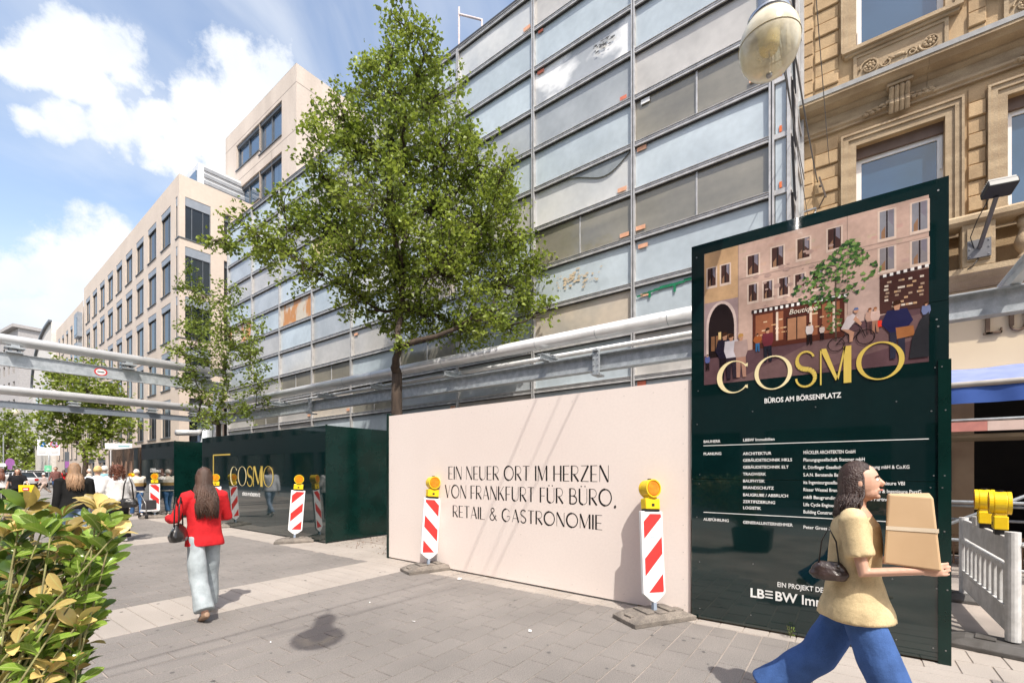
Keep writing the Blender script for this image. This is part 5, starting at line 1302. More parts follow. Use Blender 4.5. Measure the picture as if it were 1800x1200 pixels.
def beacon(x, y, label, rz, lean=0.0, flip=1, leanside=0.0):
    """plate faces local -Y before rotation"""
    t = thing('warning_beacon', label, 'traffic beacon', (x, y, 0), rz, group='red and white warning beacons standing before the hoardings')
    # base: moulded rubber block, long along local x
    g = MB(); Lh, Wh = .40, .20
    def lv(z, lx, wy): return [(-lx, -wy, z), (lx, -wy, z), (lx, wy, z), (-lx, wy, z)]
    vv = lv(0, Lh, Wh) + lv(.045, Lh, Wh) + lv(.10, Lh * .60, Wh * .80)
    g.add(vv, [(3, 2, 1, 0), (8, 9, 10, 11)] + [(i + 4 * j, (i + 1) % 4 + 4 * j, (i + 1) % 4 + 4 * j + 4, i + 4 * j + 4) for j in (0, 1) for i in range(4)])
    g.box(-.19, -.12, .10, -.09, .12, .118); g.box(.09, -.12, .10, .19, .12, .118); g.box(-.06, -.15, .1, .06, -.07, .112)
    g.box(-.35, -.06, .05, -.30, .06, .085); g.box(.30, -.06, .05, .35, .06, .085)
    o = part(t, 'rubber_foot', g, rubber_m); bevel(o, .012)
    piv = bpy.data.objects.new('pole', None)
    M = Matrix.Translation((0, 0, .10)) @ Euler((lean, leanside, 0)).to_matrix().to_4x4()
    def sub(name, g, m, parent=None, bev=None):
        g.v = [tuple(M @ Vector(v)) for v in g.v]; o = part(t, name, g, m, parent=parent)
        if bev: bevel(o, bev)
        return o
    g = MB(); g.box(-.02, -.02, -.04, .02, .02, .12); sub('post', g, mat('blue_grey_plastic', (0.30, 0.36, 0.45), rough=.5))
    g = MB(); W2 = .145; z0, z1 = .17, 1.06
    g.prism([(-W2, z0), (-.06, z0 - .07), (0, z0 - .10), (.06, z0 - .07), (W2, z0), (W2, z1), (-W2, z1)], lambda a, b: (a, -.022, b), lambda a, b: (a, .022, b))
    pl = sub('plate', g, bwhite, bev=.008)
    # inset red stripes on both faces
    for sd, nm in ((-1, 'f'), (1, 'b')):
        g = MB(); s2 = flip * sd * -1; wI = .118; za, zb = z0 + .015, z1 - .03
        Hh = zb - za; per = .40; wdt = .185
        f_ = lambda a, b: (a, sd * .0255, b); b2 = lambda a, b: (a, sd * .0225, b)
        slope = 1.0
        for k in range(-1, 4):
            c0 = zb - .06 - k * per
            top_l = c0 + wdt / 2; bot_l = c0 - wdt / 2
            # band between lines z = bot + slope*(u) and top + slope*u for u in -w..w, clipped to za..zb
            poly = [(-wI, bot_l - slope * wI * 1.0), (wI, bot_l + slope * wI), (wI, top_l + slope * wI), (-wI, top_l - slope * wI)]
            def clip(pl_, zc, keep_above):
                outp = []
                for i in range(len(pl_)):
                    p, q = pl_[i], pl_[(i + 1) % len(pl_)]
                    pin = (p[1] >= zc) if keep_above else (p[1] <= zc); qin = (q[1] >= zc) if keep_above else (q[1] <= zc)
                    if pin: outp.append(p)
                    if pin != qin:
                        tt = (zc - p[1]) / (q[1] - p[1]); outp.append((p[0] + (q[0] - p[0]) * tt, zc))
                return outp
            poly = clip(poly, za, True)
            if len(poly) > 2: poly = clip(poly, zb, False)
            if len(poly) > 2:
                if s2 < 0: poly = [(-a, b) for a, b in poly][::-1]
                if sd < 0: g.prism(poly, f_, b2)
                else: g.prism(poly[::-1], f_, b2)
        sub('red_stripe', g, bred, parent=pl)
        g = MB(); g.box(-.035, sd * .0226, .77, .03, sd * .0245, .785); sub('small_print', g, mat('pale_blue_print', (0.45, 0.52, 0.66)), parent=pl)
    g = MB(); g.box(-.10, -.03, z1, .10, .03, z1 + .022); sub('lamp_seat', g, black_m)
    # lamp
    tmp = [c for c in t.children]
    o = lamp_parts(t, 0)
    for q in [o] + list(o.children):
        me = q.data
        me.transform(Matrix.Scale(1.02, 4)); me.transform(Matrix.Translation((0, 0, z1 + .022))); me.transform(M)
    return t
HW = math.radians(-90)   # plate facing -X when rz = -90 deg (local -Y -> -X)
beacon(4.88, 1.66, 'beacon leaning on the cream hoarding beside the tall green board, the nearest one', HW + math.radians(58), math.radians(-7), 1, math.radians(3))
beacon(5.13, 5.42, 'beacon before the left end of the cream hoarding', HW + math.radians(70), math.radians(-3), -1, math.radians(5))
beacon(5.36, 9.95, 'beacon near the corner of the long dark green hoarding, behind the pale slab band', HW + math.radians(58), math.radians(-3), 1, math.radians(4))
beacon(5.38, 14.3, 'beacon partly hidden behind the woman in red', HW + math.radians(64), math.radians(-3), -1, 0.03)
beacon(5.32, 18.9, 'beacon before the short green hoarding with small white print', HW + math.radians(66), 0.0, -1, 0.0)
beacon(5.30, 21.3, 'farthest beacon, half hidden by the elderly woman in the striped sweater', HW + math.radians(30), 0.0, 1, 0.0)

# ------------------------------------------------------------------ white barrier with two lamps
br = thing('plastic_barrier', 'white plastic pedestrian barrier with slats at the right of the tall green board', 'barrier', (5.85, -1.2, 0), 0)
wp = mat('barrier_white', (0.62, 0.62, 0.61), (0.48, 0.48, 0.47), 5, .5, .1, 40, fine=.06, fscale=20)
Lb = 2.0
g = MB(); g.box(.06, -.02, .78, Lb, .02, 1.0); o = part(br, 'top_board', g, wp); bevel(o, .01)
g = MB(); g.box(.06, -.02, .14, Lb, .02, .34); o = part(br, 'bottom_board', g, wp); bevel(o, .01)
g = MB(); g.box(.06, -.026, .70, Lb, .026, .75); g.box(.06, -.024, .345, Lb, .024, .375); part(br, 'rail', g, wp)
for k in range(9):
    g = MB(); x_ = .16 + k * .205; g.box(x_, -.016, .376, x_ + .085, .016, .699); o = part(br, 'slat', g, wp); bevel(o, .008)
g = MB(); g.tube([(0, 0, .10), (0, 0, 1.06)], .052, 16); part(br, 'end_post', g, wp, smooth=False)
g = MB(); g.tube([(Lb + .05, 0, .06), (Lb + .05, 0, 1.02)], .045, 14); part(br, 'end_post', g, wp)
for x_ in (1.30, 1.05): g = MB(); g.tube([(x_, 0, .99), (x_, 0, 1.09)], .05, 14); part(br, 'lamp_socket', g, wp)
g = MB(); g.tube([(-.03, -.05, .95), (-.07, -.16, .9), (-.05, -.20, .78), (0, -.14, .70), (.04, -.05, .72), (.06, -.03, .82)], .013, 8); part(br, 'handle', g, wp, smooth=True)
g = MB()
for k in range(10):
    for z_ in (.24, .86): g.tube([(.2 + k * .18, -.021, z_ + .03 * (-1) ** k), (.2 + k * .18, -.0205 - .004, z_ + .03 * (-1) ** k)], .013, 10)
part(br, 'studs', g, mat('stud_grey', (0.40, 0.40, 0.39)), kind='stuff')
bf = MB(); bf.add([(-.42, -.22, 0), (.42, -.22, 0), (.42, .22, 0), (-.42, .22, 0), (-.42, -.22, .04), (.42, -.22, .04), (.42, .22, .04), (-.42, .22, .04), (-.30, -.14, .085), (.30, -.14, .085), (.30, .14, .085), (-.30, .14, .085)],
    [(3, 2, 1, 0), (0, 1, 5, 4), (1, 2, 6, 5), (2, 3, 7, 6), (3, 0, 4, 7), (4, 5, 9, 8), (5, 6, 10, 9), (6, 7, 11, 10), (7, 4, 8, 11), (8, 9, 10, 11)])
bf.box(-.20, -.08, .085, -.08, .08, .10); bf.box(.10, -.08, .085, .24, .08, .10)
for x_, rz in ((-.02, 1.35), (Lb, 1.5)):
    o = part(br, 'rubber_foot', MB().add(bf.v, bf.f), mat('dark_rubber', (0.10, 0.095, 0.09), (0.06, 0.055, 0.05), 7, .9, .4, 90)); o.location = (x_, 0, 0); o.rotation_euler = (0, 0, rz); bevel(o, .01)
for (x_, lb) in ((.42, 'yellow warning lamp on the white barrier, the one nearer the end post'), (1.02, 'yellow warning lamp on the white barrier, close beside the tall green board')):
    t = thing('warning_lamp', lb, 'warning lamp', (5.85 + x_, -1.2, 1.045), math.radians(174), group='yellow lamps on the white barrier'); t.scale = (1.1, 1.1, 1.1)
    g = MB(); g.box(-.08, -.035, -.045, .08, .035, .0); part(t, 'clamp', g, black_m)
    lamp_parts(t, 0.0)

# small weed at the foot of the board
wd_ = thing('weed', 'small green weed growing at the foot of the tall green board', 'weed', (5.10, .42, 0))
g = MB()
for k in range(26):
    a = rnd.random() * 6.28; h_ = rnd.uniform(.02, .11); r_ = rnd.uniform(.01, .035); b = a + 1.2
    p = Vector((r_ * math.cos(a) - .01, r_ * math.sin(a), h_)); d = Vector((math.cos(b), math.sin(b), .5)) * .022; n_ = Vector((-math.sin(b), math.cos(b), 0)) * .006
    g.poly([p, p + d * .5 + n_, p + d, p + d * .5 - n_])
part(wd_, 'leaves', g, shr_m, kind='stuff')
g = MB()
for k in range(4): g.tube([(0, .0, 0), (.01 * k - .02, .012 * k - .02, .06), (.014 * k - .03, .02 * k - .03, .11)], .0015, 5)
part(wd_, 'stem', g, stem_m)
# ------------------------------------------------------------------ trees
def leaf_mesh(pos, nrm_seed, size, m, droop=.3):
    n = len(pos); r = np.random.RandomState(nrm_seed)
    d = r.normal(size=(n, 3)); d[:, 2] = d[:, 2] * .6 - droop; d /= np.linalg.norm(d, axis=1)[:, None]
    u = r.normal(size=(n, 3)); u[:, 2] += .9
    s = np.cross(d, u); s /= np.linalg.norm(s, axis=1)[:, None] + 1e-9
    nn = np.cross(s, d)
    L_ = size * r.uniform(.65, 1.25, size=(n, 1)); W_ = L_ * r.uniform(.30, .42, size=(n, 1)); fo = L_ * .12
    p0 = pos; p1 = pos + d * L_ * .45 + s * W_ + nn * fo; p2 = pos + d * L_ - nn * L_ * .08; p3 = pos + d * L_ * .45 - s * W_ + nn * fo
    vv = np.stack([p0, p1, p2, p3], axis=1).reshape(-1, 3)
    me = bpy.data.meshes.new('crown'); me.vertices.add(4 * n); me.vertices.foreach_set('co', vv.ravel())
    me.loops.add(6 * n); me.polygons.add(2 * n)
    b = np.arange(n)[:, None] * 4
    idx = np.concatenate([b, b + 1, b + 2, b, b + 2, b + 3], axis=1).ravel()
    me.loops.foreach_set('vertex_index', idx); me.polygons.foreach_set('loop_start', np.arange(2 * n) * 3)
    try: me.polygons.foreach_set('loop_total', np.full(2 * n, 3))
    except Exception: pass
    me.update(calc_edges=True); me.materials.append(m)
    return me
def tree(label, base, trunk_top, blobs_, tw, nl, lsize, m, seed, tr_r=.13, group='street trees in the hoarding boxes', fork=None, name='street_tree', spread=.16, seg=7, cat='tree', d_lead=False):
    """blobs_: (x,y,z,r) world.  tw twigs per m3-ish, nl leaves per twig"""
    r = random.Random(seed)
    base = Vector(base); t = thing(name, label, cat, tuple(base), group=group)
    off = base
    g = MB()
    top = Vector(trunk_top)
    n = 7; pts = []
    for k in range(n + 1):
        q = base.lerp(top, k / n); 
        if 0 < k < n: q += Vector((r.uniform(-.03, .03), r.uniform(-.03, .03), 0))
        pts.append(q)
    g.tube(pts, [tr_r * (1.25 if k == 0 else 1 - .25 * k / n) for k in range(n + 1)], 12)
    part(t, 'trunk', g, bark_m, smooth=True, world=True)
    nodes = [(top, tr_r * .72, 0.0)]
    order = sorted(range(len(blobs_)), key=lambda i: (Vector(blobs_[i][:3]) - top).length)
    g = MB(); leafpos = []
    limbs = []
    for i in order:
        bx, by, bz, br_ = blobs_[i]; c = Vector((bx, by, bz))
        best = None
        for (p, rr, dist) in nodes:
            if p.z > c.z + .25: continue
            cost = (c - p).length * 1.0 + dist * .35
            if best is None or cost < best[0]: best = (cost, p, rr, dist)
        if best is None: best = (0, top, tr_r * .6, 0)
        _, p, rr, dist = best
        ln = (c - p).length; mid = p.lerp(c, .5) + Vector((r.uniform(-.1, .1), r.uniform(-.1, .1), -.12 * ln * r.uniform(-.3, 1))) 
        r1 = max(.012, min(rr * .8, .02 + .018 * br_ + .011 * ln))
        cp = []
        for k in range(6):
            a = k / 5; q = p * (1 - a) ** 2 + mid * 2 * a * (1 - a) + c * a * a
            if 0 < k < 5: q += Vector((r.uniform(-1, 1), r.uniform(-1, 1), r.uniform(-1, 1))) * .03 * ln
            cp.append(q)
        lead = d_lead and i < 6
        if lead: r1 = max(.03, .10 * (1 - (c - top).length / 9.0))
        r0 = min(rr, r1 * (1.25 if lead else 1.7))
        g.tube(cp, [r0 + (r1 * .7 - r0) * k / 5 for k in range(6)], seg)
        for k in (2, 3, 4, 5): nodes.append((cp[k], r0 + (r1 * .7 - r0) * k / 5, dist + ln * k / 5))
        ntw = max(4, int(tw * br_ ** 2.0))
        for k in range(ntw):
            while True:
                q = Vector((r.uniform(-1, 1), r.uniform(-1, 1), r.uniform(-1, 1)))
                if q.length < 1: break
            e = c + q * br_ * (1.0 + .25 * r.random())
            s0 = cp[r.choice((3, 4, 5))]
            m_ = s0.lerp(e, .55) + Vector((r.uniform(-.1, .1), r.uniform(-.1, .1), r.uniform(-.12, .04))) * br_
            g.tube([s0, m_, e], [.010, .007, .003], 4, cap=False)
            for j in range(nl):
                a = r.random() ** .7
                b = (m_.lerp(e, a) if r.random() < .85 else s0.lerp(m_, a))
                leafpos.append((b.x + r.gauss(0, spread) * .55, b.y + r.gauss(0, spread) * .55, b.z + r.gauss(0, spread) * .5))
    part(t, 'branches', g, bark_m, smooth=True, world=True)
    lp_ = np.array(leafpos) - np.array(off)
    o = link('crown', leaf_mesh(lp_, seed, lsize, m), t); o['kind'] = 'stuff'
    return t
def bl(lst, d, dj, seed, base=None):
    r = random.Random(seed); o = []
    for (px, py, pr) in lst:
        dd = d + r.uniform(-dj, dj); p = P(px, py, dd); o.append((p.x, p.y, p.z, pr * dd / 800))
    return o
T1 = [(703, 610, 8), (706, 545, 14), (708, 470, 20), (712, 380, 30), (712, 290, 30), (712, 200, 30), (715, 48, 42), (690, 95, 52), (745, 100, 48), (640, 100, 30), (765, 165, 62), (700, 170, 62), (650, 165, 45), (600, 205, 50), (620, 260, 70), (555, 225, 28), (550, 200, 22), (700, 260, 85), (780, 260, 70), (820, 235, 36), (840, 290, 60), (885, 300, 36),
      (890, 350, 42), (600, 330, 60), (560, 300, 40), (680, 350, 90), (780, 360, 90), (850, 390, 70), (900, 410, 50), (930, 460, 42), (880, 480, 60), (930, 530, 38), (965, 545, 22), (570, 400, 60), (620, 440, 80), (540, 370, 40), (500, 400, 45), (500, 350, 26), (450, 410, 40), (420, 385, 26),
      (400, 425, 26), (375, 430, 14), (470, 455, 32), (530, 460, 50), (700, 460, 90), (790, 470, 90), (860, 550, 55), (900, 580, 36), (620, 510, 50), (700, 540, 56), (760, 550, 60), (820, 580, 46), (645, 545, 28), (880, 330, 30), (830, 440, 70)]
b1 = bl(T1, 10.6, 1.1, 3)
tb = P(699, 827, 10.5); tree('tall leafy street tree rising behind the cream slogan hoarding', (tb.x, tb.y, 0), tuple(P(698, 655, 10.5)), b1, 64, 22, .104, leaf_m, 11, .155, spread=.15, d_lead=True)
T2 = [(330, 470, 16), (325, 500, 20), (350, 520, 30), (340, 560, 36), (385, 530, 28), (400, 510, 24), (390, 570, 40), (350, 600, 34), (410, 600, 34), (440, 610, 26), (455, 575, 18), (430, 560, 26), (320, 620, 24), (300, 610, 14), (340, 650, 34), (395, 640, 38), (440, 650, 30), (455, 680, 26), (400, 690, 36), (355, 690, 30), (330, 680, 18), (380, 730, 28), (345, 735, 20), (425, 725, 26), (470, 705, 14), (440, 620, 28)]
tb = P(386, 827, 15.7); tree('slender airy street tree behind the long dark green hoarding', (tb.x, tb.y, 0), tuple(P(384, 745, 15.7)), bl(T2, 15.7, .8, 5), 44, 18, .11, leaf2_m, 12, .10, spread=.15)
T3 = [(120, 655, 30), (90, 660, 18), (160, 640, 26), (110, 690, 34), (150, 680, 36), (195, 680, 26), (90, 720, 30), (130, 725, 36), (170, 720, 36), (210, 715, 30), (235, 745, 20), (95, 760, 26), (130, 770, 28), (170, 765, 30), (205, 760, 24), (75, 745, 18), (160, 800, 16), (215, 700, 20)]
tb = P(150, 827, 26.3); tree('street tree with a dark round crown beyond the picture hoarding', (tb.x, tb.y, 0), tuple(P(150, 792, 26.3)), bl(T3, 26.3, 1.2, 6), 22, 18, .22, leaf_m, 13, .15, spread=.3)
far = [((8, 800), 52, [(5, 740, 26), (20, 760, 26), (-10, 770, 30), (25, 800, 22), (5, 810, 26)], 'rounded green tree at the far left edge of the street'),
       ((45, 805), 62, [(45, 770, 20), (60, 790, 20), (40, 800, 20), (70, 800, 14), (50, 820, 16)], 'bushy tree between the parked cars and the road signs'),
       ((40, 800), 78, [(45, 735, 15), (35, 745, 14), (55, 745, 12), (45, 755, 12)], 'light yellow-green thin tree rising above its neighbours far away'),
       ((80, 812), 66, [(80, 800, 14), (95, 805, 12), (72, 790, 12)], 'low far tree just behind the no-stopping signs')]
for i, ((bx_, by_), d_, L_, lab) in enumerate(far):
    tb = P(bx_, 827, d_); tree(lab, (tb.x, tb.y, 0), tuple(P(bx_, by_, d_)), bl(L_, d_, 1.5, 20 + i), 7 if i != 2 else 4, 14, .42, leaf2_m if i % 2 == 0 else leaf_m, 30 + i, .16, group='trees farther down the street', spread=.5, seg=5)

# ------------------------------------------------------------------ foreground shrub
r = random.Random(5)
shc = Vector((0.02, 1.55, 0))
shrub = thing('laurel_shrub', 'glossy green shrub with yellowing leaves in the left foreground', 'shrub', tuple(shc))
def leafgeo(Ln, Wd, seg=5, bend=.25):
    """pointed oval leaf along +Y, folded at the midrib"""
    g = MB(); vv = []; fs = []
    for k in range(seg + 1):
        a = k / seg; wv = Wd * (math.sin(PI * min(1, (a * .95 + .02) ** 1.45)) ** .75 + .04)
        if k == seg: wv = .002
        z = -bend * Ln * (a - .3) ** 2; fold = wv * .28
        vv += [(-wv, a * Ln, z + fold), (0, a * Ln, z), (wv, a * Ln, z + fold)]
    for k in range(seg):
        b = 3 * k; fs += [(b, b + 1, b + 4, b + 3), (b + 1, b + 2, b + 5, b + 4)]
    g.add(vv, fs); return g
def midrib(m, base_is=None):
    t = m.node_tree; b = t.nodes['Principled BSDF']; n = t.nodes.new; l = t.links.new
    src = b.inputs['Base Color'].links[0].from_socket
    tcx = n('ShaderNodeTexCoord'); sp_ = n('ShaderNodeSeparateXYZ'); l(tcx.outputs['Object'], sp_.inputs[0])
    ab = n('ShaderNodeMath'); ab.operation = 'ABSOLUTE'; l(sp_.outputs['X'], ab.inputs[0])
    lt = n('ShaderNodeMapRange'); lt.inputs['From Min'].default_value = .0004; lt.inputs['From Max'].default_value = .0014; lt.inputs['To Min'].default_value = .55; lt.inputs['To Max'].default_value = 0.0
    l(ab.outputs[0], lt.inputs['Value'])
    ve = n('ShaderNodeMath'); ve.operation = 'MULTIPLY_ADD'; ve.inputs[1].default_value = -1.2; l(ab.outputs[0], ve.inputs[0]); l(sp_.outputs['Y'], ve.inputs[2])
    sn = n('ShaderNodeMath'); sn.operation = 'MULTIPLY'; sn.inputs[1].default_value = 950; l(ve.outputs[0], sn.inputs[0])
    s2 = n('ShaderNodeMath'); s2.operation = 'SINE'; l(sn.outputs[0], s2.inputs[0])
    vm = n('ShaderNodeMapRange'); vm.inputs['From Min'].default_value = .8; vm.inputs['From Max'].default_value = 1.0; vm.inputs['To Max'].default_value = .22; l(s2.outputs[0], vm.inputs['Value'])
    mxx = n('ShaderNodeMath'); mxx.operation = 'MAXIMUM'; l(lt.outputs[0], mxx.inputs[0]); l(vm.outputs[0], mxx.inputs[1])
    mi = n('ShaderNodeMix'); mi.data_type = 'RGBA'; l(mxx.outputs[0], mi.inputs[0]); l(src, mi.inputs[6]); mi.inputs[7].default_value = (.55, .60, .22, 1)
    l(mi.outputs[2], b.inputs['Base Color'])
midrib(shr_m); midrib(shry_m)
leafs = [mesh(leafgeo(.056 * s_, .0125 * s_ * w_, 7, b_), shr_m, smooth=True) for s_, w_, b_ in ((1, 1, .2), (.8, 1.1, .35), (.6, 1, .15), (1.1, .9, .5))]
leafsy = [mesh(leafgeo(.056 * s_, .0140 * s_, 6, b_), shry_m, smooth=True) for s_, b_ in ((1, .5), (.75, .9), (.9, .2))]
tips = []; gs = MB()
root0 = Vector((-.02, 1.50, .42))
def inb(px, py, d): return P(px, py, d)
# outline of tip positions taken over the volume the shrub fills
targets = []
zones = [(10, 915, 60, 30), (60, 955, 80, 38), (120, 950, 50, 30), (150, 965, 40, 40), (110, 1010, 60, 50), (60, 1050, 90, 60), (40, 1120, 60, 70), (110, 1060, 45, 40), (20, 1000, 50, 80), (-40, 1020, 60, 120), (70, 1170, 50, 25), (-20, 940, 40, 40), (130, 1000, 35, 30), (0, 1180, 60, 30), (95, 1120, 35, 40), (165, 985, 25, 30), (150, 1030, 25, 30), (185, 950, 15, 20), (150, 1090, 20, 20)]
for (zx, zy, sx_, sy_) in zones:
    for k in range(9):
        d_ = r.uniform(1.0, 1.75)
        targets.append((inb(zx + r.uniform(-sx_, sx_), zy + r.uniform(-sy_, sy_), d_)))
targets += [inb(172, 892, 1.12), inb(176, 900, 1.16), inb(182, 965, 1.12), inb(186, 982, 1.15), inb(160, 1095, 1.05), inb(135, 1168, 1.0), inb(90, 1180, .98), inb(25, 885, 1.3), inb(40, 890, 1.4), inb(110, 905, 1.2), inb(98, 915, 1.25)]
for q in list(targets):   # extra volume behind and to the left, out of view but part of the plant
    if r.random() < .35: targets.append(q + Vector((-.35 - r.random() * .2, .25 + r.random() * .3, -.05)))
leaves = []
for q in targets:
    if q.z < .35: q.z = .35 + r.random() * .1
    m_ = root0.lerp(q, .5) + Vector((0, 0, .06)) + Vector((r.uniform(-.12, .12), r.uniform(-.12, .12), r.uniform(-.05, .1)))
    gs.tube([root0 + Vector((r.uniform(-.2, .2), r.uniform(-.2, .2), 0)), m_, q], [.0040, .0028, .0016], 6)
    ax = (q - m_).normalized()
    nlf = r.randrange(15, 22); yel = r.random() < (.34 if q.z > 1.2 else .12)
    for k in range(nlf):
        back = 0 if k < 6 else r.uniform(.02, .34); p = q - ax * back
        an = k * 2.4 + r.random() * .5; el = r.uniform(.1, .9) if k < 6 else r.uniform(-.2, .5)
        dirv = Vector((math.cos(an) * math.cos(el), math.sin(an) * math.cos(el), math.sin(el)))
        dirv = (dirv + ax * .5).normalized(); up = Vector((r.gauss(-.15, .5), r.gauss(-.15, .5), 1)).normalized()
        xv = dirv.cross(up).normalized(); zv = xv.cross(dirv)
        Mx = Matrix((xv, dirv, zv)).transposed().to_4x4(); Mx.translation = p - shc
        leaves.append(((p - Vector((0, 0, CAMH))).length, Mx, (yel and r.random() < .75) or r.random() < .08))
def ondist(e):
    p = e[1].translation + shc; d = p.dot(F)
    if d < .3: return 99
    sx_ = 900 + 800 * p.dot(RT) / d; sy_ = 827 - 800 * (p.z - CAMH) / d
    return e[0] if (-20 < sx_ < 300 and 800 < sy_ < 1220) else 50 + e[0]
leaves.sort(key=ondist)
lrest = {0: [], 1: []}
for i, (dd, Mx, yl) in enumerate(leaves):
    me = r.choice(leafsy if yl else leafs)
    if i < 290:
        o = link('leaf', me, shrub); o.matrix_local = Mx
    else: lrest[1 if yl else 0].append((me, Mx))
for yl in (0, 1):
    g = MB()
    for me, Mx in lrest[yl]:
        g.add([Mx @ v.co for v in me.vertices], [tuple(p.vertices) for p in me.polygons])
    m2_ = mat('shrub_leaf_shaded_y' if yl else 'shrub_leaf_shaded_g', (0.42, 0.32, 0.09) if yl else (0.15, 0.24, 0.03), (0.26, 0.19, 0.05) if yl else (0.05, 0.10, 0.012), 7, .35, transl=.28, fine=.3, fscale=20)  # darker leaf colours, shade inside the shrub painted in
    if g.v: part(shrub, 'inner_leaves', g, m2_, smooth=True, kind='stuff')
gs.v = [(v[0] - shc.x, v[1] - shc.y, v[2]) for v in gs.v]
part(shrub, 'stems', gs, stem_m, smooth=True, kind='stuff')
g = MB()
for a, b in ((inb(15, 1230, 1.25), inb(122, 985, 1.2)), (inb(60, 1110, 1.22), inb(150, 1030, 1.15)), (inb(0, 1100, 1.3), inb(10, 900, 1.3))):
    g.tube([a, a.lerp(b, .5) + Vector((.01, 0, .01)), b], [.011, .008, .005], 8)
part(shrub, 'branch', g, mat('branch_brown', (0.33, 0.23, 0.15), (0.22, 0.15, 0.1), 30, .8, .3, 80), smooth=True, world=True)
pot = thing('planter', 'dark planter box holding the foreground shrub', 'planter', (-.05, 1.5, 0))
g = MB(); g.add([(-.30, -.30, 0), (.22, -.30, 0), (.22, .32, 0), (-.30, .32, 0), (-.34, -.34, .44), (.25, -.34, .44), (.25, .36, .44), (-.34, .36, .44)], [(3, 2, 1, 0), (4, 5, 6, 7), (0, 1, 5, 4), (1, 2, 6, 5), (2, 3, 7, 6), (3, 0, 4, 7)])
o = part(pot, 'box', g, mat('planter_dark', (0.03, 0.03, 0.035), rough=.6)); bevel(o, .012)
g = MB(); g.box(-.30, -.30, .4401, .21, .32, .445); part(pot, 'soil', g, mat('soil', (0.05, 0.035, 0.025), rough=1))
# ------------------------------------------------------------------ people
skin_m = mat('skin', (0.60, 0.36, 0.26), (0.54, 0.31, 0.22), 6, .5)
def cloth(name, c, c2=None, **k): return mat(name, c, c2 or tuple(v * .72 for v in c), k.pop('scale', 9), k.pop('rough', .9), .15, 60, fine=.16, fscale=260, spec=.25, **k)
def hand_geo(g, wrist, d, palmn, s=1.0, curl=.5, side=1):
    """palm plus five fingers; d = pointing direction, palmn = palm facing, thumb on the side*(d x palmn)"""
    d = Vector(d).normalized(); pn = Vector(palmn); pn = (pn - d * pn.dot(d)).normalized(); sd = d.cross(pn) * side
    w_ = Vector(wrist)
    g.tube([w_ - d * .02 * s, w_ + d * .02 * s, w_ + d * .055 * s, w_ + d * .085 * s], [(.022 * s, .018 * s), (.034 * s, .015 * s), (.042 * s, .015 * s), (.038 * s, .013 * s)], 10, flat=sd)
    for k, ln in enumerate((.070, .080, .074, .058)):
        b = w_ + d * .080 * s + sd * (.030 - .0205 * k) * s
        q1 = b + (d * math.cos(curl * .5) + pn * math.sin(curl * .5)) * ln * .45 * s
        q2 = q1 + (d * math.cos(curl * 1.3) + pn * math.sin(curl * 1.3)) * ln * .32 * s
        q3 = q2 + (d * math.cos(curl * 1.9) + pn * math.sin(curl * 1.9)) * ln * .25 * s
        g.tube([b, q1, q2, q3], [.0080 * s, .0076 * s, .0070 * s, .0055 * s], 8)
    b = w_ + d * .025 * s + sd * .030 * s; q1 = b + (d * .7 + sd * .7 + pn * .2) * .035 * s; q2 = q1 + (d * .9 + sd * .2 + pn * .4) * .032 * s
    g.tube([b, q1, q2], [.0105 * s, .0095 * s, .007 * s], 8)
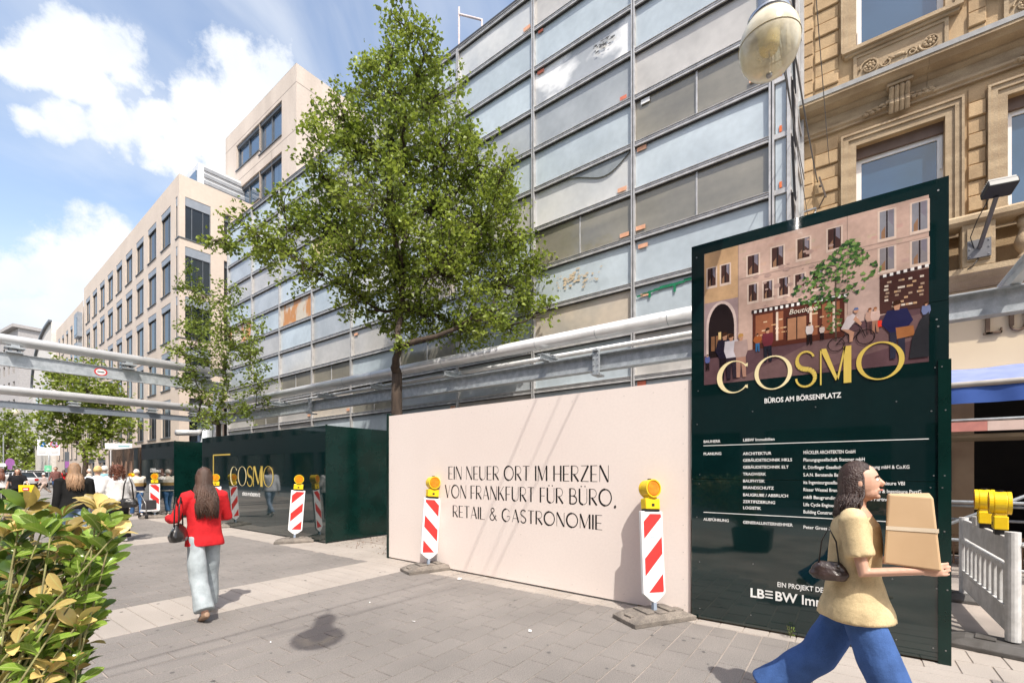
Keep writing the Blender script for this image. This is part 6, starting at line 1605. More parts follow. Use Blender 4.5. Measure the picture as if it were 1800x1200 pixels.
def person(label, loc, rz, H=1.68, top=(.5, .5, .5), bot=(.1, .12, .2), hair=(.05, .03, .02), hairlen=.35, hairtype='long', legs=((.35, .05), (-.25, .45)), arms=((-.3, .3, .12), (.3, .3, .12)),
           shoes=(.6, .6, .6), flare=1.0, topcol2=None, toplen=.86, sleeve=1.0, voxel=.014, bulk=1.0, stripes=None, headturn=0.0, lean=0.0, wide=1.0, skinm=None, toptype='sweater', headtilt=0.0, hat=None, group=None, hemy=1.0, detail=True, ret=None, boto=None, topo=None):
    """local frame: faces +Y, x to the person's right. legs: (thigh swing, knee bend); arms: (swing, elbow, outward)"""
    s = H / 1.70; t = thing('person', label, 'person', loc, rz, group=group); sm = skinm or skin_m
    def V(x, y, z): return Vector((x * s, (y + (z - .93) * lean) * s, z * s))
    # find vertical drop so that the lower foot stands on the ground
    J = {}
    feet = []
    for i, sx in ((0, -1), (1, 1)):
        a, kb = legs[i]
        hip = V(.095 * sx * wide, 0, .90); kn = hip + Vector((0, math.sin(a), -math.cos(a))) * .44 * s; an = kn + Vector((0, math.sin(a - kb), -math.cos(a - kb))) * .42 * s
        feet.append((hip, kn, an, a - kb))
    low = min(f[2].z - .075 * s for f in feet)
    dz = Vector((0, 0, -low))
    feet = [(a + dz, b + dz, c + dz, q) for a, b, c, q in feet]
    def V2(x, y, z): return V(x, y, z) + dz
    body = MB(); tr = MB(); tp = MB(); shl = []
    body.tube([V2(0, 0, .86), V2(0, 0, .98), V2(0, 0.01, 1.12), V2(0, .01, 1.28), V2(0, -.005, 1.38), V2(0, -.01, 1.44)], [(.15 * s, .10 * s), (.15 * s, .10 * s), (.125 * s, .085 * s), (.15 * s, .10 * s), (.15 * s, .085 * s), (.06 * s, .055 * s)], 16, flat=(1, 0, 0))
    hc = V2(0, .02, 1.585)
    body.tube([V2(0, -.01, 1.38), V2(0, 0.0, 1.46), V2(0, .01, 1.54)], [.058 * s, .052 * s, .052 * s], 12)
    Rh = Euler((headtilt, 0, headturn)).to_matrix()
    def HD(x, y, z): return hc + Rh @ Vector((x * s, y * s, z * s))
    body.ball(hc, (.074 * s, .092 * s, .108 * s), 20, 14, Rh)
    body.ball(HD(0, .025, -.06), (.055 * s, .060 * s, .055 * s), 14, 10, Rh)             # jaw
    body.tube([HD(0, .085, .012), HD(0, .104, -.018), HD(0, .092, -.03)], [.009 * s, .014 * s, .012 * s], 8)   # nose
    body.ball(HD(0, .080, -.052), (.026 * s, .014 * s, .008 * s), 10, 6, Rh); body.ball(HD(0, .072, -.09), (.022 * s, .018 * s, .015 * s), 10, 6, Rh)
    for sg in (-1, 1): body.ball(HD(.076 * sg, -.002, -.012), (.010 * s, .020 * s, .032 * s), 8, 8, Rh)
    for i, (hip, kn, an, fa_) in enumerate(feet):
        body.tube([hip, kn, an, an - Vector((0, 0, .05 * s))], [.075 * s, .05 * s, .036 * s, .034 * s], 12)
        kn_w = .062 * flare; an_w = .066 * flare
        tr.tube([hip + Vector((0, 0, .01 * s)), hip.lerp(kn, .35), hip.lerp(kn, .7), kn, kn.lerp(an, .5), kn.lerp(an, .97)],
                [(.082 * s * bulk, .09 * s * bulk), (.086 * s * bulk, .092 * s * bulk), (.074 * s * max(1, flare * .9), .078 * s * max(1, flare * .9)), (kn_w * s * 1.05, kn_w * s * 1.1), (an_w * s * 1.0, an_w * s * 1.05), (an_w * s * 1.1, an_w * s * 1.18)], 14, flat=(1, 0, 0))
        fd = Vector((0, math.cos(fa_ * .9), math.sin(fa_ * .9))); fu = Vector((0, -fd.z, fd.y)); hl_ = an - fu * .045 * s - fd * .055 * s
        sh_ = MB(); shl.append(sh_); sh_.tube([hl_ - fd * .005 * s, hl_ + fd * .04 * s, hl_ + fd * .12 * s, hl_ + fd * .19 * s, hl_ + fd * .225 * s], [(.028 * s, .030 * s), (.037 * s, .042 * s), (.043 * s, .034 * s), (.042 * s, .024 * s), (.022 * s, .014 * s)], 12, flat=(1, 0, 0))
    tr.tube([V2(0, 0, .84), V2(0, 0, .92), V2(0, 0, .97), V2(0, 0, 1.0)], [(.14 * s * bulk, .10 * s * bulk), (.158 * s * bulk, .108 * s * bulk), (.135 * s * bulk, .09 * s * bulk), (.12 * s * bulk, .08 * s * bulk)], 18, flat=(1, 0, 0))
    tl = toplen; b2 = bulk
    tp.tube([V2(0, 0, tl), V2(0, 0, tl + .06), V2(0, 0, max(tl + .10, .93)), V2(0, 0, 1.05), V2(0, .005, 1.2), V2(0, .0, 1.33), V2(0, -.01, 1.40), V2(0, -.01, 1.445)],
            [(.200 * s * b2, .135 * s * b2 * hemy), (.194 * s * b2, .134 * s * b2 * (1 + (hemy - 1) * .85)), (.180 * s * b2, .124 * s * b2 * (1 + (hemy - 1) * .5)), (.168 * s * b2, .118 * s * b2), (.175 * s * b2, .122 * s * b2), (.178 * s * b2, .112 * s * b2), (.125 * s, .085 * s), (.072 * s, .066 * s)], 22, flat=(1, 0, 0))
    hands = []
    for i, sx in ((0, -1), (1, 1)):
        sw, eb, ow = arms[i][:3]; inw = arms[i][3] if len(arms[i]) > 3 else 0.0
        S = V2(.175 * sx * wide * min(b2, 1.1), -.01, 1.375)
        d1 = Vector((sx * math.sin(ow), math.sin(sw) * math.cos(ow), -math.cos(sw) * math.cos(ow))); E = S + d1 * .285 * s
        d2 = Vector((sx * (math.sin(ow) * .6 - inw), math.sin(sw + eb), -math.cos(sw + eb))).normalized(); Wr = E + d2 * .245 * s
        body.tube([S, E, Wr], [.044 * s, .036 * s, .024 * s], 10)
        hand_geo(body, Wr, d2, Vector((-sx, .2, 0)), s * .88, .7, side=1 if sx > 0 else -1)
        k = sleeve
        if k > .5: tp.tube([S + Vector((-sx * .05 * s, 0, .01)), S, S.lerp(E, .5), E, E.lerp(Wr, .5 * k), E.lerp(Wr, k * .96)], [.062 * s, .068 * s * b2, .062 * s * b2, .056 * s * b2, .054 * s * b2, .046 * s * b2], 14)
        else: tp.tube([S + Vector((-sx * .05 * s, 0, .01)), S, S.lerp(E, .7)], [.062 * s, .066 * s * b2, .064 * s * b2], 14)
        hands.append((Wr, d2))
    me = remesh(body, .0052 if detail else voxel * .9, 1 if detail else 2); me.materials.append(sm); link('body', me, t)
    sd = len(label)
    me = remesh(tr, voxel, 3, .013 * s, 6, (1, 1, .5), sd); me.materials.append(boto or cloth('trousers_%d' % sd, bot)); link('trousers', me, t)
    me = remesh(tp, voxel, 3, .012 * s, 6, (1, 1, .5), sd + 3)
    me.materials.append(topo or cloth('top_%d' % sd, top))
    if stripes:
        for (za, zb, c) in stripes:
            me.materials.append(cloth('stripe_%d_%d' % (sd, int(za * 100)), c))
        for p_ in me.polygons:
            zc = (p_.center.z - dz.z) / s
            for k, (za, zb, c) in enumerate(stripes):
                if za < zc < zb: p_.material_index = k + 1
    link('top', me, t)
    shm = cloth('shoes_%d' % sd, shoes, rough=.6)
    for s_mb in shl: me = remesh(s_mb, voxel * .8, 2); me.materials.append(shm); link('shoe', me, t)
    if detail:
        for sg in (-1, 1):
            g = MB(); g.ball(HD(.030 * sg, .0755, .004), .0115 * s, 10, 8); g.cur = 1; g.ball(HD(.030 * sg, .0845, .004), .0050 * s, 8, 6)
            link('eye', mesh(g, [white_print, ink_m], True), t)
            g = MB(); g.tube([HD(.015 * sg, .090, .022), HD(.033 * sg, .086, .028), HD(.050 * sg, .074, .022)], .0035 * s, 6); link('eyebrow', mesh(g, cloth('hairmat_%d' % sd, hair)), t)
        g = MB(); g.tube([HD(-.024, .092, -.055), HD(0, .097, -.053), HD(.024, .092, -.055)], [.003 * s, .006 * s, .003 * s], 6); link('lips', mesh(g, mat('lips', (0.5, 0.16, 0.13), rough=.4)), t)
    # hair
    hm = mat('hair_%d' % sd, tuple(min(1, v * 1.7) for v in hair), tuple(v * .6 for v in hair), 9, .42, .5, 120, stretch=(1, 1, .15), spec=.6)
    hb = MB(); rr = random.Random(sd)
    if hairtype == 'curly':
        me = None
        for k in range(190):
            a = rr.uniform(0, 2 * PI); z = rr.uniform(-.20, .125); y_ = math.sin(a)
            if y_ > .45 and z < .04: continue
            R_ = .10 + .035 * rr.random(); fz_ = math.sqrt(max(.05, 1 - (max(0, z) / .15) ** 2))
            c = HD(math.cos(a) * R_ * fz_ * 1.05, y_ * R_ * fz_ - .015, z)
            pts = []
            for j in range(9): pts.append(c + Vector((math.cos(j * 1.3 + k) * .016, math.sin(j * 1.3 + k) * .016, -.011 * j)) * s)
            hb.tube(pts, .0065 * s, 5)
        hb.ball(HD(0, -.02, .01), (.098 * s, .098 * s, .12 * s), 16, 12, Rh); link('hair', mesh(hb, hm, True), t)
    elif hairtype in ('long', 'short', 'bun'):
        cap_ = MB(); cap_.ball(HD(0, -.014, .022), (.079 * s, .088 * s, .100 * s), 20, 14, Rh)
        # cut the face out by pushing front-lower vertices inwards
        cap_.v = [tuple(v) if not ((Rh.inverted() @ (Vector(v) - hc)).y > .03 * s and (Rh.inverted() @ (Vector(v) - hc)).z < .062 * s) else tuple(hc + (Vector(v) - hc) * .6) for v in cap_.v]
        hb.add(cap_.v, cap_.f)
        n_ = {'long': 110, 'short': 60, 'bun': 30}[hairtype] * (3 if detail else 1); hr = .55 if detail else 1.0
        for k in range(n_):
            a = rr.uniform(-.35, PI + .35); ca, sa = math.cos(a), -math.sin(a)
            L_ = hairlen * rr.uniform(.75, 1.1) if hairtype == 'long' else rr.uniform(.05, .10)
            p0 = HD(ca * .05, sa * .05 - .01, .10); p1 = HD(ca * .079, sa * .087 - .012, .02); p2 = HD(ca * .079, sa * .088 - .014, -.07)
            pts = [p0, p1, p2]; q = p2.copy()
            if hairtype == 'long':
                ph_ = rr.random() * 6
                for j in range(6):
                    q = q + Vector((ca * .006 + .012 * math.sin(ph_ + j), ((-.004 if j > 2 or sa > .2 or hairlen < .3 else -.022) + .006 * math.cos(ph_ + j * 1.4)), -L_ / 6)) * s; pts.append(q.copy())
                rad = [.008] + [.011] * 4 + [.010, .009, .007, .003]
            else:
                pts = [p0, p1, p2 + Vector((0, 0, .03 * s))]; rad = [.010, .013, .008]
            hb.tube(pts, [r_ * s * hr * rr.uniform(.8, 1.2) for r_ in rad], 6)
        if hairtype == 'bun': hb.ball(HD(0, -.10, .07), .045 * s, 12, 8)
        link('hair', mesh(hb, hm, True), t)
    elif hairtype == 'bald':
        hb.ball(HD(0, -.02, .0), (.079 * s, .085 * s, .085 * s), 16, 10, Rh); link('hair', mesh(hb, hm, True), t)
    if hat:
        g = MB(); g.lathe([(.14 * s, 0), (.135 * s, .008), (.088 * s, .014), (.084 * s, .07), (.06 * s, .095), (.01, .10)], 20, tuple(HD(0, -.01, .05))); link('sun_hat', mesh(g, cloth('hat_%d' % sd, hat), True), t)
    return t, [(tuple(t.matrix_basis @ Vector(h[0])), h[1]) for h in hands], J
def at(px, d): 
    p = P(px, 827, d); return (p.x, p.y, 0.0)
def hbag(label, loc, rz, s=1.0, col=(0.02, 0.018, 0.017), strap=.26, cat='handbag', name='handbag', w_=.17, h_=.18, dp=.075):
    t = thing(name, label, cat, loc, rz)
    g = MB(); g.tube([(0, 0, 0), (0, 0, h_ * .3), (0, 0, h_ * .7), (0, 0, h_)], [(w_ * .8, dp), (w_, dp * 1.1), (w_ * .85, dp * .8), (w_ * .55, dp * .25)], 18, flat=(1, 0, 0))
    me = remesh(g, .010, 3, .008, 12); me.materials.append(mat('leather_%s' % name + str(len(label)), col, tuple(v * .5 for v in col), 8, .35, .2, 40, coat=.3)); link('bag_body', me, t)
    g = MB()
    for dy in (-.02, .02): g.tube([(-w_ * .5, dy, h_ * .85), (-w_ * .35, dy, h_ + strap * .6), (0, dy, h_ + strap), (w_ * .35, dy, h_ + strap * .6), (w_ * .5, dy, h_ * .85)], .007, 6)
    link('strap', mesh(g, mat('strap_leather', (0.02, 0.017, 0.015), rough=.4), True), t)
    g = MB(); g.tube([(-w_ * .5, dp * .3, h_ * .75), (-w_ * .45, dp * .35, h_ * .85)], .012, 8); g.tube([(w_ * .5, dp * .3, h_ * .75), (w_ * .45, dp * .35, h_ * .85)], .012, 8); link('buckle', mesh(g, steel_m, True), t)
    t.scale = (s, s, s); return t
# woman in red
RW = (2.06, 5.72, 0.0)
_, hw, _ = person('woman seen from behind in a bright red sweater and pale wide jeans', RW, math.radians(-2), 1.62, (0.66, 0.022, 0.028), (0.40, 0.45, 0.47), (0.05, 0.024, 0.014), .38, 'long', legs=((-.22, .30), (.26, .12)), arms=((.25, 1.3, .34, .22), (.25, 1.25, .30, .25)),
       shoes=(.33, .22, .15), flare=1.35, toplen=.80, voxel=.012, bulk=1.0, headturn=-.15)
hbag('black leather shoulder bag of the woman in red', (RW[0] - .26, RW[1] - .05, .86), math.radians(60), 1.0, strap=.28)
# woman passing in front of the board
FW = (3.24, -0.05, 0.0)
_, hf, _ = person('woman in tan top and blue jeans striding right past the tall green board', FW, math.radians(178), 1.66, (0.66, 0.52, 0.30), (0.06, 0.13, 0.34), (0.030, 0.014, 0.010), .13, 'long',
       hemy=1.32, legs=((-.44, .35), (.36, .10)), arms=((.12, 1.62, .10, .22), (.18, 1.55, .10, .22)), shoes=(.5, .35, .25), flare=1.5, toplen=.80, voxel=.012, bulk=1.06, sleeve=.4, headtilt=.06, boto=None)
# parcel carried by the passing woman, and the pale bag under her arm
pc = thing('paper_parcel', 'light brown cardboard parcel hugged by the striding woman', 'parcel', (FW[0] - .04, FW[1] - .225, 1.13), math.radians(176))
g = MB(); g.add([(-.17, -.10, 0), (.17, -.10, -.01), (.17, .12, -.02), (-.17, .13, 0), (-.15, -.09, .34), (.15, -.08, .35), (.15, .09, .34), (-.15, .09, .35)], [(3, 2, 1, 0), (4, 5, 6, 7), (0, 1, 5, 4), (1, 2, 6, 5), (2, 3, 7, 6), (3, 0, 4, 7)])
o = part(pc, 'box', g, mat('kraft_card', (0.62, 0.43, 0.25), (0.54, 0.36, 0.20), 3, .75)); bevel(o, .008)
g = MB(); g.add([(.1625, -.09, .165), (.1625, .11, .165), (.160, .11, .185), (.160, -.09, .185)], [(0, 1, 2, 3)]); part(pc, 'tape_strip', g, mat('tape_pale', (0.74, 0.62, 0.46), rough=.25))
hbag('dark shoulder bag behind the elbow of the striding woman', (FW[0] - .17, FW[1] + .12, 1.00), math.radians(90), .55, (0.05, 0.03, 0.025), strap=.34)

LO = dict(detail=False, voxel=.02)
def pfar(label, px, d, rz=0.0, **k):
    q = dict(LO); q.update(k); return person(label, at(px, d), math.radians(rz), **q)
pfar('woman with long light brown hair in a black jacket, walking away beyond the shrub', 131, 8.6, 0, H=1.76, top=(.012, .012, .012), bot=(.20, .28, .40), hair=(.22, .13, .07), hairlen=.30, bulk=1.15, voxel=.015, arms=((-.1, .2, .16), (.15, .3, .16)))
pfar('woman with big curly auburn hair, white top and black trousers', 206, 10.3, 5, H=1.70, top=(.80, .78, .76), bot=(.008, .008, .010), hair=(.12, .04, .02), hairtype='curly', bulk=1.25, flare=1.5, voxel=.015, toplen=.88, arms=((.1, .9, .35, .2), (.1, .6, .35)), legs=((.10, .05), (-.12, .12)))
hbag('dark shoulder bag hanging at the right side of the curly-haired woman', (at(224, 10.2)[0], at(224, 10.2)[1] - .05, .78), math.radians(-30), 1.15, strap=.45)
pfar('blond person in white shirt and light jeans left of the curly-haired woman', 172, 12.4, 0, H=1.74, top=(.74, .76, .80), bot=(.30, .38, .50), hair=(.50, .34, .14), hairtype='short', bulk=1.15)
pfar('white-haired person in a light blue shirt, mostly hidden behind the blond person', 184, 15.2, 0, H=1.78, top=(.30, .55, .62), bot=(.2, .25, .3), hair=(.60, .56, .52), hairtype='short')
pfar('elderly woman in a cream, tan and navy striped sweater pushing a walker', 240, 16.2, -4, H=1.64, top=(.72, .66, .56), bot=(.06, .14, .30), hair=(.55, .50, .44), hairtype='short', bulk=1.3, stripes=((1.08, 1.20, (.32, .20, .07)), (.9, 1.08, (.02, .025, .05))), arms=((.5, .6, .2), (.5, .6, .2)), legs=((.25, .1), (-.2, .2)))
# rollator / shopping trolley
tx, ty, _z = at(264, 15.4)
ro = thing('shopping_trolley', 'small wheeled shopping trolley with a dark basket, pushed by the elderly woman', 'trolley', (tx, ty, 0), .2)
g = MB(); g.box(-.20, -.14, .30, .20, .14, .62); o = part(ro, 'basket', g, mat('dark_fabric', (0.05, 0.045, 0.05), rough=.9)); bevel(o, .03)
g = MB(); g.box(-.22, -.16, .24, .22, .16, .29); part(ro, 'tray', g, bwhite)
g = MB(); 
for sx in (-.21, .21): g.tube([(sx, -.2, .06), (sx, -.16, .5), (sx, .22, .88)], .012, 8); g.tube([(sx, .2, .06), (sx, .05, .5)], .012, 8)
g.tube([(-.21, .22, .88), (.21, .22, .88)], .014, 8); part(ro, 'frame', g, steel_m, smooth=True)
for sx in (-.21, .21):
    for sy in (-.2, .2): g = MB(); g.tube([(sx - .02, sy, .065), (sx + .02, sy, .065)], .065, 14); part(ro, 'wheel', g, black_m)
pfar('man in a dark red shirt and blue jeans walking by the parked cars', 98, 30, 150, H=1.86, top=(.20, .09, .08), bot=(.09, .17, .36), hair=(.05, .03, .02), hairtype='short', legs=((.35, .1), (-.3, .3)))
pfar('woman in black carrying a yellow shopping bag', 31, 18.5, 170, H=1.70, top=(.015, .015, .018), bot=(.012, .012, .015), hair=(.06, .03, .02), hairtype='long', hairlen=.2, arms=((.3, .3, .35), (-.2, .3, .35)), sleeve=.3)
pfar('child in pale clothes and a white sun hat beside the silver car', 77, 31, 100, H=1.45, top=(.55, .44, .40), bot=(.55, .42, .34), hair=(.2, .1, .05), hairtype='short', hat=(.8, .8, .8), legs=((.5, .1), (-.3, .6)))
pfar('person in a white shirt standing under the tree by the picture hoarding', 157, 24.5, 60, H=1.72, top=(.7, .7, .72), bot=(.03, .04, .07), hair=(.05, .03, .02), hairtype='short')
pfar('person in a pink top far down the pavement behind the man in jeans', 112, 38, 20, H=1.70, top=(.6, .18, .22), bot=(.05, .05, .08), hair=(.1, .05, .03), hairtype='long')
pfar('person with a bare arm cut off by the left edge of the picture', 2, 19.5, -10, H=1.72, top=(.45, .28, .22), bot=(.1, .1, .15), hair=(.2, .1, .05), hairtype='long', arms=((.1, .2, .25), (.3, .3, .35)), sleeve=.3)
# yellow shopping bag
yx, yy_, _z = at(47, 18.0)
yb = thing('shopping_bag', 'yellow shopping bag with a red and white panel', 'shopping bag', (yx, yy_, .72), math.radians(-35))
g = MB(); g.add([(-.22, -.05, 0), (.22, -.05, 0), (.22, .05, 0), (-.22, .05, 0), (-.24, -.03, .32), (.24, -.03, .32), (.24, .03, .32), (-.24, .03, .32)], [(3, 2, 1, 0), (4, 5, 6, 7), (0, 1, 5, 4), (1, 2, 6, 5), (2, 3, 7, 6), (3, 0, 4, 7)])
part(yb, 'bag', g, mat('bag_yellow', (0.85, 0.62, 0.02), rough=.4))
g = MB(); g.box(-.10, -.058, .10, .10, -.046, .22); part(yb, 'red_panel', g, bred); g = MB(); g.box(-.07, -.062, .135, .07, -.0585, .185); part(yb, 'white_bar', g, bwhite)
g = MB(); g.tube([(-.1, 0, .31), (-.06, 0, .46), (.06, 0, .46), (.1, 0, .31)], .008, 6); part(yb, 'handle', g, bwhite)

# ------------------------------------------------------------------ parked cars
tyre_m = mat('tyre', (0.015, 0.015, 0.015), rough=.8)
def car(label, px, d, heading, paint, s=1.0, rear=True):
    x, y, _ = at(px, d); t = thing('parked_car', label, 'car', (x, y, 0), math.radians(heading), group='cars parked along the street')
    # lofted body: stations along y (rear -2.1 .. front 2.1)
    pm_ = mat('paint_%d' % int(px * 10), paint, tuple(v * .95 for v in paint), 3, .25, metal=.2, coat=.8)
    st = [(-2.10, .70, .42, .80), (-2.02, .82, .30, .98), (-1.4, .88, .26, 1.02), (0, .90, .24, .98), (1.2, .89, .26, .96), (1.85, .84, .28, .84), (2.08, .66, .38, .70)]
    g = MB(); n = len(st); ring = []
    for (yy2, hw_, zb, zt) in st:
        zm = zb + (zt - zb) * .55
        ring += [(-hw_ * .94, yy2, zb), (hw_ * .94, yy2, zb), (hw_, yy2, zm), (hw_ * .93, yy2, zt), (-hw_ * .93, yy2, zt), (-hw_, yy2, zm)]
    fs = [(i * 6 + k, i * 6 + (k + 1) % 6, (i + 1) * 6 + (k + 1) % 6, (i + 1) * 6 + k) for i in range(n - 1) for k in range(6)] + [tuple(reversed(range(6))), tuple((n - 1) * 6 + k for k in range(6))]
    g.add(ring, fs); o = part(t, 'body', g, pm_, smooth=True); bevel(o, .05, 3, 25)
    g = MB(); cab = [(-1.95, .74, .98), (-1.55, .66, 1.44), (.35, .66, 1.48), (1.15, .76, .98)]
    ring = []
    for (yy2, hw_, z_) in cab: ring += [(-hw_, yy2, z_), (hw_, yy2, z_)]
    g.add([(-.80, -1.98, .95), (.80, -1.98, .95), (.84, 1.25, .95), (-.84, 1.25, .95), (-.62, -1.5, 1.44), (.62, -1.5, 1.44), (.62, .45, 1.45), (-.62, .45, 1.45)], [(3, 2, 1, 0), (4, 5, 6, 7), (0, 1, 5, 4), (1, 2, 6, 5), (2, 3, 7, 6), (3, 0, 4, 7)])
    o = part(t, 'windows', g, win_dark); bevel(o, .05)
    g = MB(); g.box(-.63, -1.58, 1.43, .63, .50, 1.475); 
    for sx in (-1, 1):
        for (a, b) in (((sx * .81, -1.99, .96), (sx * .63, -1.52, 1.45)), ((sx * .85, 1.26, .96), (sx * .63, .48, 1.45)), ((sx * .84, -.3, .96), (sx * .64, -.3, 1.45))): g.beam(a, b, .07, .06)
    o = part(t, 'roof', g, pm_); bevel(o, .02)
    for sx in (-1, 1):
        for yy2 in (-1.35, 1.35):
            g = MB(); g.tube([(sx * .74, yy2, .32), (sx * .92, yy2, .32)], .32, 20); w_ = part(t, 'wheel', g, tyre_m); g = MB(); g.tube([(sx * .90, yy2, .32), (sx * .93, yy2, .32)], .19, 12); part(t, 'rim', g, steel_m, parent=w_)
        g = MB(); g.box(sx * .60, -2.12, .68, sx * .86, -1.98, .88); part(t, 'tail_light', g, mat('tail_red', (0.42, 0.02, 0.02), rough=.2))
        g = MB(); g.box(sx * .52, 1.98, .60, sx * .80, 2.07, .74); part(t, 'headlight', g, mat('head_clear', (0.7, 0.7, 0.7), rough=.1))
        g = MB(); g.box(sx * .86, .75, .98, sx * 1.02, .85, 1.10); part(t, 'mirror', g, pm_)
    g = MB(); g.box(-.26, -2.135, .50, .26, -2.11, .61); part(t, 'number_plate', g, bwhite)
    g = MB(); g.box(-.80, -2.13, .30, .80, -2.0, .45); part(t, 'bumper', g, black_m)
    t.scale = (s, s, s); return t
car('silver hatchback, nearest of the parked cars, seen from behind', 68, 44, 2, (.42, .42, .43))
car('white car parked just beyond the silver hatchback', 57, 50, 2, (.78, .78, .78), 1.12)
car('pale silver car parked left of the white car', 33, 42, 4, (.60, .60, .62))
car('dark car at the far left edge of the street', 12, 47, 2, (.02, .02, .025), 1.1)
car('white van-like car far behind the others', 46, 66, 0, (.75, .75, .76), 1.25)
car('grey car far down the street under the trees', 22, 72, 0, (.25, .26, .28), 1.15)

# ------------------------------------------------------------------ signs and posts
blue_s = mat('sign_blue', (0.02, 0.16, 0.42), rough=.35); red_s = mat('sign_red', (0.60, 0.04, 0.05), rough=.35); purple_s = mat('sign_purple', (0.30, 0.12, 0.34), rough=.4); gs_ = mat('sign_green', (0.18, 0.58, 0.34), rough=.4)
def fdisc(g, c, r0, r1, X=0.0, n=28):
    for k in range(n):
        a0, a1 = 2 * PI * k / n, 2 * PI * (k + 1) / n
        if r0 <= 0: g.poly([(c[0], X, c[1]), (c[0] + r1 * math.cos(a0), X, c[1] + r1 * math.sin(a0)), (c[0] + r1 * math.cos(a1), X, c[1] + r1 * math.sin(a1))])
        else: g.poly([(c[0] + r0 * math.cos(a0), X, c[1] + r0 * math.sin(a0)), (c[0] + r1 * math.cos(a0), X, c[1] + r1 * math.sin(a0)), (c[0] + r1 * math.cos(a1), X, c[1] + r1 * math.sin(a1)), (c[0] + r0 * math.cos(a1), X, c[1] + r0 * math.sin(a1))])
sgx, sgy, _z = at(86, 34)
sg_ = thing('road_sign', 'pair of round no-stopping signs on white plates with a green notice, on one post', 'road sign', (sgx, sgy, 0), math.radians(-45))
g = MB(); g.tube([(0, 0, 0), (0, 0, 3.95)], .04, 10); part(sg_, 'post', g, galv_m, smooth=True)
for cx, cb, cr2, nm in ((-.38, blue_s, blue_s, 'a'), (.42, blue_s, red_s, 'b')):
    g = MB(); g.box(cx - .34, -.06, 2.75, cx + .34, -.04, 3.92); part(sg_, 'plate', g, bwhite)
    g = MB(); fdisc(g, (cx, 3.58), 0, .24, -.062); o = part(sg_, 'disc', g, cb if nm == 'a' else mat('sign_lilac', (0.45, 0.38, 0.60)))
    g = MB(); fdisc(g, (cx, 3.58), .22, .29, -.064); g.beam((cx - .17, -.066, 3.75), (cx + .17, -.066, 3.41), .004, .05, (0, 0, 1)); part(sg_, 'red_ring', g, bwhite if nm == 'a' else red_s, parent=o)
    g = MB(); g.box(cx - .26, -.0635, 3.0, cx + .26, -.0615, 3.05); g.box(cx - .22, -.0635, 2.88, cx + .22, -.0615, 2.92); part(sg_, 'text_bar', g, mat('sign_grey_text', (0.3, 0.3, 0.3)))
g = MB(); g.box(-.24, -.07, 1.55, .22, -.045, 2.0); part(sg_, 'green_notice', g, gs_)
g = MB(); g.box(-.12, -.075, 1.70, .10, -.0705, 1.74); g.box(-.02, -.075, 1.64, .0, -.0705, 1.86); part(sg_, 'notice_mark', g, bwhite)
sx2, sy2, _z = at(209, 21.5)
ss = thing('street_name_sign', 'white street name sign on a post above the picture hoarding', 'street sign', (sx2, sy2, 0), math.radians(-35))
g = MB(); g.tube([(0, .02, 0), (0, .02, 2.95)], .03, 8); part(ss, 'post', g, galv_m); g = MB(); g.box(-.52, -.01, 2.62, .52, .01, 2.90); part(ss, 'plate', g, bwhite); g = MB(); g.box(-.02, -.013, 2.72, .42, -.0105, 2.80); part(ss, 'lettering_block', g, mat('sign_teal', (0.25, 0.45, 0.5)))
s3x, s3y, _z = at(269, 21.0)
s3 = thing('shop_sign', 'small dark green shop sign just above the short green hoarding', 'shop sign', (s3x + .8, s3y + 1.4, 2.55), math.radians(-40))
g = MB(); g.box(-.32, -.02, .1, .32, .02, .34); part(s3, 'panel', g, mat('sign_deep_green', (0.02, 0.16, 0.12))); g = MB(); g.box(-.1, -.025, .18, .1, -.0205, .26); part(s3, 'mark', g, gs_); g = MB(); g.tube([(0, 0, -2.55), (0, 0, .1)], .02, 6); part(s3, 'post', g, galv_m)
s4x, s4y, _z = at(6, 33)
s4 = thing('street_post', 'thin grey post with a small white plate near the left edge', 'post', (s4x, s4y, 0), math.radians(-45))
g = MB(); g.tube([(0, 0, 0), (0, 0, 4.2)], .035, 8); part(s4, 'pole', g, galv_m); g = MB(); g.box(-.2, -.04, 1.9, .2, -.037, 2.15); part(s4, 'plate', g, bwhite); g = MB(); fdisc(g, (.45, 2.2), 0, .3, -.05); g.box(.3, -.052, 1.7, .6, -.049, 1.9); part(s4, 'purple_sign', g, purple_s)
s5x, s5y, _z = at(120, 48)
s5 = thing('shop_banner', 'dark purple projecting banner on the beige shop wall', 'banner', (s5x, s5y, 0), math.radians(-45))
g = MB(); g.box(-.35, 0, 1.2, .35, .04, 3.6); part(s5, 'cloth', g, frame_dk); g = MB(); g.box(-.3, -.005, 1.9, .3, -.001, 2.6); part(s5, 'mark', g, purple_s); g = MB(); g.tube([(0, .06, 0), (0, .06, 3.6)], .02, 6); part(s5, 'pole', g, galv_m)
# small street globe lamp far away
s6x, s6y, _z = at(27, 60)
s6 = thing('globe_lamp', 'small pale globe lamp on a wire far down the street', 'street lamp', (s6x, s6y, 9.2))
g = MB(); g.ball((0, 0, 0), (.45, .45, .5), 16, 12); part(s6, 'globe', g, mat('old_globe', (0.62, 0.58, 0.45), rough=.3), smooth=True); g = MB(); g.tube([(0, 0, .45), (0, 0, .9)], .15, 10); part(s6, 'cap', g, galv_m)
g = MB(); g.tube([(-12, 0, 1.6), (0, 0, .9), (7, 0, 1.9)], .03, 6); part(s6, 'wire', g, black_m)
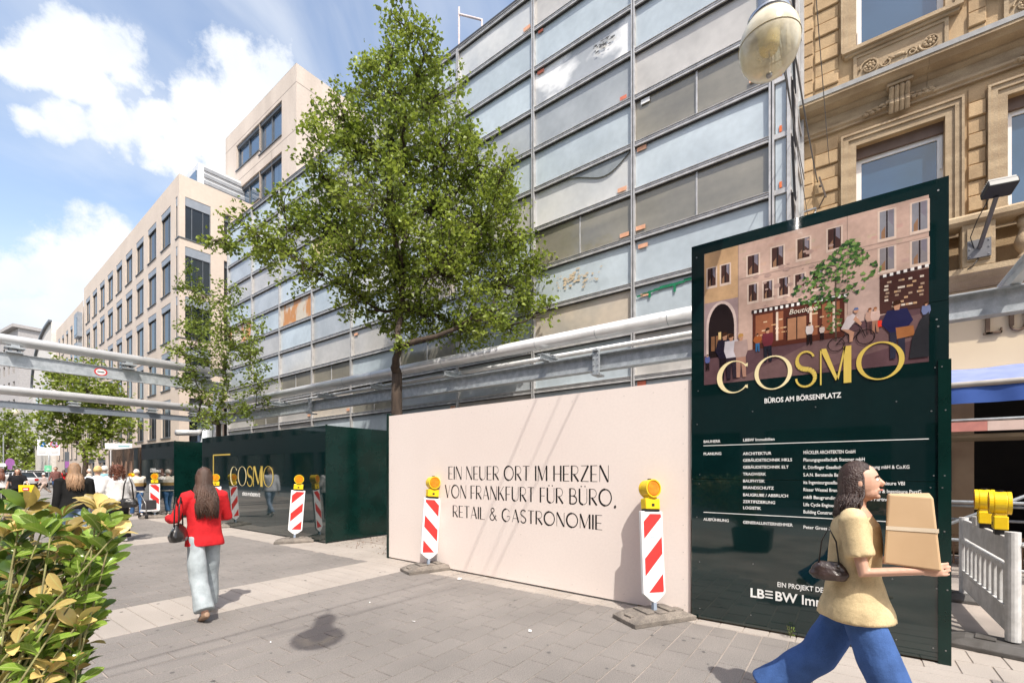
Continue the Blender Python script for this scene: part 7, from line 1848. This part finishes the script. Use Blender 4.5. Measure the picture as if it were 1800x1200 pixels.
# purple flowers peeping over the hoarding gap
fx, fy, _z = at(338, 17.0)
fp = thing('flower_planter', 'planter of violet flowers between the two dark green hoardings', 'planter', (fx + .3, fy, 0))
g = MB(); g.box(-.4, -.3, 0, .4, .3, 2.35); part(fp, 'stand', g, frame_dk)
g = MB()
for k in range(120):
    p = Vector((rnd.uniform(-.45, .45), rnd.uniform(-.3, .3), 2.37 + rnd.random() * .28)); a = rnd.random() * 6
    g.poly([p, p + Vector((.05 * math.cos(a), .05 * math.sin(a), .03)), p + Vector((.02, 0, .06)), p + Vector((-.05 * math.sin(a), .04 * math.cos(a), .02))])
part(fp, 'blossoms', g, mat('violet', (0.16, 0.10, 0.45), (0.1, 0.06, 0.3), 9), kind='stuff')
# litter on the paving
for i, (px, py, sz) in enumerate(((727, 1093, .02), (932, 1110, .03), (808, 1018, .05), (476, 1130, .012), (650, 880 + 180, .012))):
    d = CAMH * 800 / (py - 827); p = P(px, py, d)
    t = MB(); a = rnd.random() * 3; t.add([(-sz, -sz * .5, .012), (sz, -sz * .4, .012), (sz * .8, sz * .6, .02), (-sz * .7, sz * .5, .012)], [(0, 1, 2, 3)])
    labs = ('paper scrap on the dark paving right of the lamp shadow', 'white paper scrap on the paving in front of the cream hoarding', 'crumpled white paper near the base of the left cream-hoarding beacon', 'tiny white speck of litter left of the lamp shadow', 'tiny litter scrap by the pale band right of the woman in red')
    o = link('litter', mesh(t, bwhite), None, (p.x, p.y, 0)); o.rotation_euler = (0, 0, a); tag(o, labs[i], 'litter', 'paper scraps on the paving')
# stones and dry leaves at the tree pit
g = MB()
for k in range(500):
    x_, y_ = rnd.uniform(5.5, 7.6), rnd.uniform(6.85, 9.15)
    if x_ < 5.6 + .2 * math.sin(y_ * 5): continue
    s_ = rnd.uniform(.008, .035); a = rnd.random() * 6
    g.poly([(x_, y_, .012), (x_ + s_ * math.cos(a), y_ + s_ * math.sin(a), .012 + s_ * .5), (x_ + s_ * math.cos(a + 1), y_ + s_ * math.sin(a + 1), .014)])
o = link('dry_leaf_litter', mesh(g, mat('dry_leaves', (0.20, 0.11, 0.06), (0.08, 0.045, 0.03), 20))); tag(o, 'dry brown leaf litter in the tree pit between the hoardings', 'leaf litter', kind='stuff')

# gum spots and fine grit on the paving
g = MB()
for k in range(130):
    x_, y_ = rnd.uniform(.6, 5.1), rnd.uniform(-.6, 11); s_ = rnd.uniform(.008, .02)
    g.poly([(x_ + s_ * math.cos(j * PI / 4) * rnd.uniform(.8, 1.1), y_ + s_ * math.sin(j * PI / 4) * rnd.uniform(.8, 1.1), .0032) for j in range(8)])
o = link('gum_spots', mesh(g, mat('old_gum', (0.13, 0.125, 0.12), (0.10, 0.095, 0.09), 9, .9)), pavement); o['kind'] = 'stuff'
g = MB()
for k in range(1500):
    y_ = rnd.uniform(1.2, 6.7) if k % 3 else rnd.gauss(5.0, .4); x_ = 5.13 + .04 * (y_ - 1.3) - abs(rnd.gauss(0, .10 if k % 3 else .2)); s_ = rnd.uniform(.002, .007); a = rnd.random() * 6
    g.poly([(x_ + s_ * math.cos(a + j * 2.1), y_ + s_ * math.sin(a + j * 2.1), .004 + (.003 if j == 0 else 0)) for j in range(3)])
o = link('grit', mesh(g, mat('pale_grit', (0.55, 0.47, 0.38), (0.30, 0.22, 0.15), 30, .9)), pavement); o['kind'] = 'stuff'
